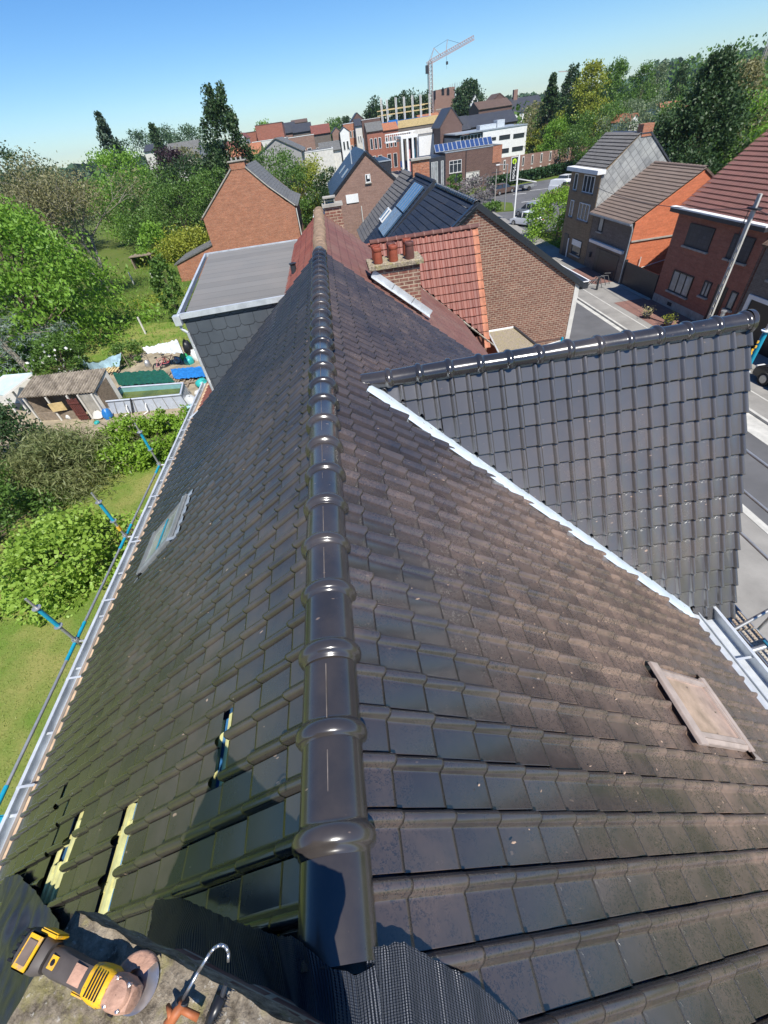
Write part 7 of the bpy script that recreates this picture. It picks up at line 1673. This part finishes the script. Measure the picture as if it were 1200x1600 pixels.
a1, a2_ = AY(678, 75, Ycr), AY(699, 62, Ycr)
b = MB(); b.tube(m1, a1, .13, n=5); b.tube(AY(689, 87, Ycr), a1, .1, n=5); b.tube(AY(697, 82, Ycr), a2_, .13, n=5); b.build('strut', 'crane', cr)
b = MB(); b.tube(AY(668, 100, Ycr), a1, .05, n=4).tube(a1, a2_, .05, n=4).tube(a2_, AY(720, 68, Ycr), .05, n=4).tube(AY(668, 108, Ycr), AY(669, 150, Ycr), .12, n=4); b.build('stay_cables', 'dark_metal', cr)
b = MB(); h0 = AY(697, 84, Ycr); b.tube(h0, AY(698, 96, Ycr), .05, n=4); b.box(h0.x+.0, h0.x+.7, Ycr-.3, Ycr+.3, AY(698, 98, Ycr).z-.5, AY(698, 96, Ycr).z); b.tube(AY(698, 98, Ycr), AY(698, 108, Ycr), .04, n=4); b.build('hook_block', 'dark_metal', cr)
b = MB().box(k0.x-.7, k0.x+.5, Ycr-.6, Ycr+.6, k0.z-1.2, k0.z+1.0); b.build('counterweight', 'dark_metal', cr)
cr2 = thing('tower_crane', 'thin far crane crossing the right upper corner above the trees', 'crane', (150, 190, 0)); b = MB(); p, q = AY(1187, 112, 190), AY(1206, 52, 190); p.z = 0 if False else p.z; lattice(b, (p.x, 190, 0), p, .9, 10, .07); lattice(b, p, q, .9, 14, .07); b.build('jib', 'crane', cr2)
cr3 = thing('tower_crane', 'tiny distant crane jib just above the spruce on the skyline', 'crane', (150, 520, 0)); b = MB(); p, q = AY(873, 112, 520), AY(893, 111, 520); b.tube(p, q, .5, n=4); b.tube((q.x, 520, 0), q, .5, n=4); b.build('jib', 'crane', cr3)
# trees behind the town
tpx('poplar_group', 'dense dark poplar clump right of the brick tower', 'trees', 735, 128, 215, 17, shape='column', nl=9000, leaf=1.1, mat='lf_dark', seed=201, trunk=.03)
tpx('poplar_group', 'second dark clump joined to the right of the tower poplars', 'trees', 722, 136, 220, 11, shape='column', nl=6000, leaf=1.1, mat='lf_con', seed=202, trunk=.03)
tpx('poplar_group', 'dark tree clump behind the left end of the building site', 'trees', 600, 152, 245, 18, shape='round', nl=8000, leaf=1.2, mat='lf_dark', seed=203, trunk=.03)
tpx('poplar_group', 'dark tree clump behind the middle of the building site', 'trees', 638, 146, 240, 20, shape='round', nl=8000, leaf=1.2, mat='lf_con', seed=204, trunk=.03)
tpx('poplar_group', 'dark tree clump behind the right end of the building site', 'trees', 662, 152, 250, 11, shape='round', nl=6000, leaf=1.2, mat='lf_dark', seed=205, trunk=.03)
tpx('broadleaf_tree', 'round far tree crown above the terrace roofs', 'tree', 524, 185, 260, 14, shape='round', nl=2400, leaf=1.0, mat='lf_mid', seed=206)
tpx('broadleaf_tree', 'dark far conifer-like crown left of the pointed gable', 'tree', 540, 181, 255, 8, shape='column', nl=1800, leaf=.9, mat='lf_dark', seed=207)
tpx('broadleaf_tree', 'low crown above the red brick modern block', 'tree', 409, 188, 215, 9, shape='round', nl=1600, leaf=.9, mat='lf_bright', seed=208)
for i, px in enumerate((212, 245, 272, 298)):
    tpx('far_tree', ('far round blue-green tree at the left of the skyline clump', 'far blue-green tree behind the pointed conifer', 'far broad blue-green tree in the skyline clump', 'far blue-green tree next to the leaning poplar')[i], 'tree', px, (205, 198, 196, 195)[i], 250, 17, shape='round', nl=2800, leaf=1.0, mat='lf_far', seed=210+i, trunk=.03)
# right centre
tb('dark brown brick house with steep gable beside the showroom', 688, 722, 196, 168, 140, 'b_dark', 'r_slate', axis='y', depth=10, rows=((.2, .8, .55, .68, 2), (.3, .7, .3, .42, 2)))
tb('long low building with dark slate roof right of the steep gable', 733, 808, 194, 176, 150, 'b_pink', 'r_slate', depth=11, over=.4)
tb('hip-roofed slate link between steep gable and long slate roof', 714, 735, 203, 182, 146, 'b_dark', 'r_slate', depth=9)
tb('white chapel gable peeping over the dark roofs', 734, 750, 163, 148, 210, 'white', 'r_slate', axis='y', depth=8)
tb('dark brown roof row under the chimneys, left of the arcade', 748, 800, 168, 156, 185, 'b_dark', 'r_brown', depth=12)
tb('brick gable with twin chimneys between the dark roofs', 762, 798, 163, 146, 192, 'b_dark', 'r_brown', axis='y', depth=9)
t, x0, x1, ez_ = tb('long slate-roofed convent wing with white arcade wall', 803, 851, 173, 151, 196, 'white', 'r_slate', depth=14, name='convent_wing')
for i in range(4):
    xa = x0+(x1-x0)*(.12+.25*i); m_ = MB(); m_.slab([(xa-.9, 195.9, 3.4), (xa+.9, 195.9, 3.4), (xa+.9, 195.9, 5.2), (xa+.6, 195.9, 6.0), (xa, 195.9, 6.4), (xa-.6, 195.9, 6.0), (xa-.9, 195.9, 5.2)], (0, -1, 0), .1); m_.build('arch_opening', 'black', t)
b = MB().box(x0+1.6, x0+3.0, 202, 203.4, 8, AY(818, 138, 202).z); b.build('chimney', 'b_pink', t)
# white modern offices
wo_ = thing('white_office', 'white modern flat-roofed office block with long dark windows', 'office', (44, 132, 0)); Yw = 128
xa, xm, xb = AY(712, 208, Yw).x, AY(755, 204, Yw).x, AY(824, 196, Yw).x; zt = AY(790, 200, Yw).z
b = MB().box(xm, xb, Yw, Yw+12, 0, zt); b.build('wall', 'white', wo_); b = MB().box(xa, xm-.001, Yw+.5, Yw+12, 0, zt-.6); b.build('wall', 'grey_render', wo_)
b = MB().box(xa-.1, xb+.1, Yw-.1, Yw+12.1, zt+.001, zt+.2); b.build('roof_edge', 'zinc_dull', wo_)
def wpx(x, py, t=None): return AY(x, py, Yw)
for (l, r_, u, d) in ((780, 797, 212, 219), (802, 819, 209.5, 216.5), (782, 795, 233, 240), (800, 817, 230, 237), (760, 775, 216, 221)):
    a, c = AY(l, (u+d)/2, Yw), AY(r_, (u+d)/2-(r_-l)*.149, Yw); hz = (AY(l, u, Yw).z-AY(l, d, Yw).z)/2; window(wo_, 'y-', Yw, a.x, c.x, a.z-hz, a.z+hz, frame='dark_metal', mull=2, fw_=.08)
a, c = AY(720, 219, Yw), AY(752, 214, Yw); window(wo_, 'y-', Yw+.5, a.x, c.x, a.z-.7, a.z+.7, frame='white', mull=5, fw_=.08)
a = AY(748, 200, Yw+4); b = MB().box(a.x, a.x+4, Yw+3, Yw+6, zt+.21, zt+1.0).box(a.x+4.2, a.x+6, Yw+3, Yw+6, zt+.21, zt+1.5); b.build('roof_plant', 'zinc', wo_)
# brick office with solar panels
of = thing('brick_office', 'brown brick office with a tilted row of solar panels on its flat roof', 'office', (29, 108, 0)); Yo = 103.0
xl, xr = AY(696, 262, Yo).x, AY(781, 250, Yo).x; zo = AY(740, 233, Yo).z
flatbox(of, xl, xr, Yo, Yo+11, zo, 'b_dark2' if False else 'b_pinkd' if 'b_pinkd' in ML else 'b_dark', trim='zinc_dull')
xg = AY(668, 266, Yo).x; b = MB().box(xg, xl-.01, Yo-.2, Yo+9, 0, zo-.35); b.build('dark_entrance_block', 'dark_metal', of)
for (l, r_) in ((674, 678), (679, 684), (689, 693)): a, c = AY(l, 262, Yo-.2), AY(r_, 262, Yo-.2); window(of, 'y-', Yo-.2, a.x, c.x, .6, zo-1.0, mull=0, pane='curtain', fw_=.05)
a, c = AY(702, 262, Yo), AY(721, 259, Yo); window(of, 'y-', Yo, a.x, c.x, a.z-.9, a.z+1.0, mull=2, tr=.3, fw_=.07, sill='concrete')
a, c = AY(704, 280, Yo), AY(722, 277, Yo); window(of, 'y-', Yo, a.x, c.x, a.z-.7, a.z+.7, mull=1, frame='dark_metal', fw_=.05)
a, c = AY(727, 279, Yo), AY(749, 275, Yo); window(of, 'y-', Yo, a.x, c.x, a.z-.95, a.z+.95, mull=0, pane='offwhite', frame='concrete', fw_=.12)
a = AY(770, 238, Yo); b = MB().box(a.x, a.x+1.8, Yo-.06, Yo-.002, a.z-1.6, zo+.1); b.build('orange_panel', 'b_orange', of)
b = MB().tube((AY(728, 250, Yo).x, Yo-.08, 0), (AY(728, 250, Yo).x, Yo-.08, zo), .06); b.build('downpipe', 'dark_metal', of)
n = 13; xs0, xs1 = AY(678, 235, Yo+3).x, AY(767, 222, Yo+3).x
ML['pv'] = simple('solar_panel', (.03, .06, .16), .12, .2, 2, spec=.9)
for i in range(n):
    a = xs0+(xs1-xs0)*i/n; w = (xs1-xs0)/n*.93; b = MB().slab([(a, Yo+1.5, zo+.25), (a+w, Yo+1.5, zo+.25), (a+w, Yo+2.9, zo+1.35), (a, Yo+2.9, zo+1.35)], (0, -.6, .78), .06); pv = b.build('solar_panel', 'zinc', of)
    b = MB().slab([(a+.05, Yo+1.53, zo+.285), (a+w-.05, Yo+1.53, zo+.285), (a+w-.05, Yo+2.86, zo+1.33), (a+.05, Yo+2.86, zo+1.33)], (0, -.6, .78), .012); b.v = [(x, y-.01, z+.014) for x, y, z in b.v]; b.build('cells', 'pv', pv)
b = MB().box(xs0, xs1, Yo+2.95, Yo+3.0, zo+.2, zo+1.3); b.build('panel_frame', 'galv', of)
# long brown brick wall with narrow windows
bw_ = thing('brick_wall_building', 'long brown brick building front with narrow pale-framed windows above the hedge', 'building', (44, 105, 0))
wa, wb = Vector((xr+.05, Yo+.5, 0)), Vector((56.5, Yo+7.5, 0)); wd = (wb-wa).normalized(); wn = Vector((wd.y, -wd.x, 0)); ang = math.atan2(wd.y, wd.x)
zl = AY(782, 247, Yo+.5).z; zr = AY(906, 229, Yo+7).z; Lw = (wb-wa).length
b = MB(); Mw = Matrix.Translation(wa) @ Matrix.Rotation(ang, 4, 'Z'); b.M = Mw
b.slab([(0, 0, 0), (Lw, 0, 0), (Lw, 0, zr), (0, 0, zl)], (0, -1, 0), .35); b.build('wall', 'b_pink', bw_)
b = MB(); b.M = Mw; b.box(0, Lw, -.05, .4, zl+.02, zl+.021) if False else None
for i in range(9):
    u = 1.1+i*(Lw-2)/9.2; f = MB(); f.M = Mw; f.box(u-.06, u+.46, -.05, .0, zl*.52, zl*.9); fo = f.build('window', 'offwhite', bw_); g = MB(); g.M = Mw; g.box(u+.04, u+.36, -.06, -.051, zl*.56, zl*.86); g.build('pane', 'glass', fo)
    f = MB(); f.M = Mw; f.box(u+.02, u+.42, -.04, .0, zl*.30, zl*.42); fo = f.build('vent_window', 'offwhite', bw_)
tb('white villa glimpsed between the trees above the ochre house', 985, 1000, 188, 178, 92, 'white', 'r_orange', axis='y', depth=6)
tb('orange roof glimpsed in the trees left of the massive conifer', 1040, 1078, 172, 158, 105, 'offwhite', 'r_orange', depth=8)
tb('dark-roofed house behind the slate gable, mostly hidden', 1010, 1066, 246, 219, 60, 'b_dark', 'r_black', depth=9)
tb('far farmhouse roof on the slope at the right edge', 1178, 1206, 128, 116, 150, 'offwhite', 'r_red', depth=8)
tb('brown far house roofs at the skyline left of the terrace', 455, 480, 192, 187, 250, 'b_pink', 'r_brown', depth=9); tb('far grey roof left of the poplar in the trees', 225, 250, 236, 226, 170, 'offwhite', 'r_slate', depth=9)
tb('low house behind the barn and right of the poplar', 353, 377, 232, 221, 180, 'b_pink', 'r_red', depth=9); tb('white gable end near the red modern block', 372, 384, 216, 208, 150, 'white', 'r_red', axis='y', depth=8)

# ================================================================ AIR
b = MB().box(-2400, 2400, -290, 2600, -1.0, 60); hz = b.build('haze', 'white'); setting(hz, 'stuff')
hm = bpy.data.materials.new('haze_air'); hm.use_nodes = True; ht = hm.node_tree; ht.nodes.clear()
pv = ht.nodes.new('ShaderNodeVolumePrincipled'); pv.inputs['Color'].default_value = (.72, .86, 1, 1); pv.inputs['Density'].default_value = .00013; pv.inputs['Anisotropy'].default_value = .2
ho = ht.nodes.new('ShaderNodeOutputMaterial'); ht.links.new(pv.outputs[0], ho.inputs['Volume'])
hz.data.materials.clear(); hz.data.materials.append(hm); hz.display_type = 'WIRE'
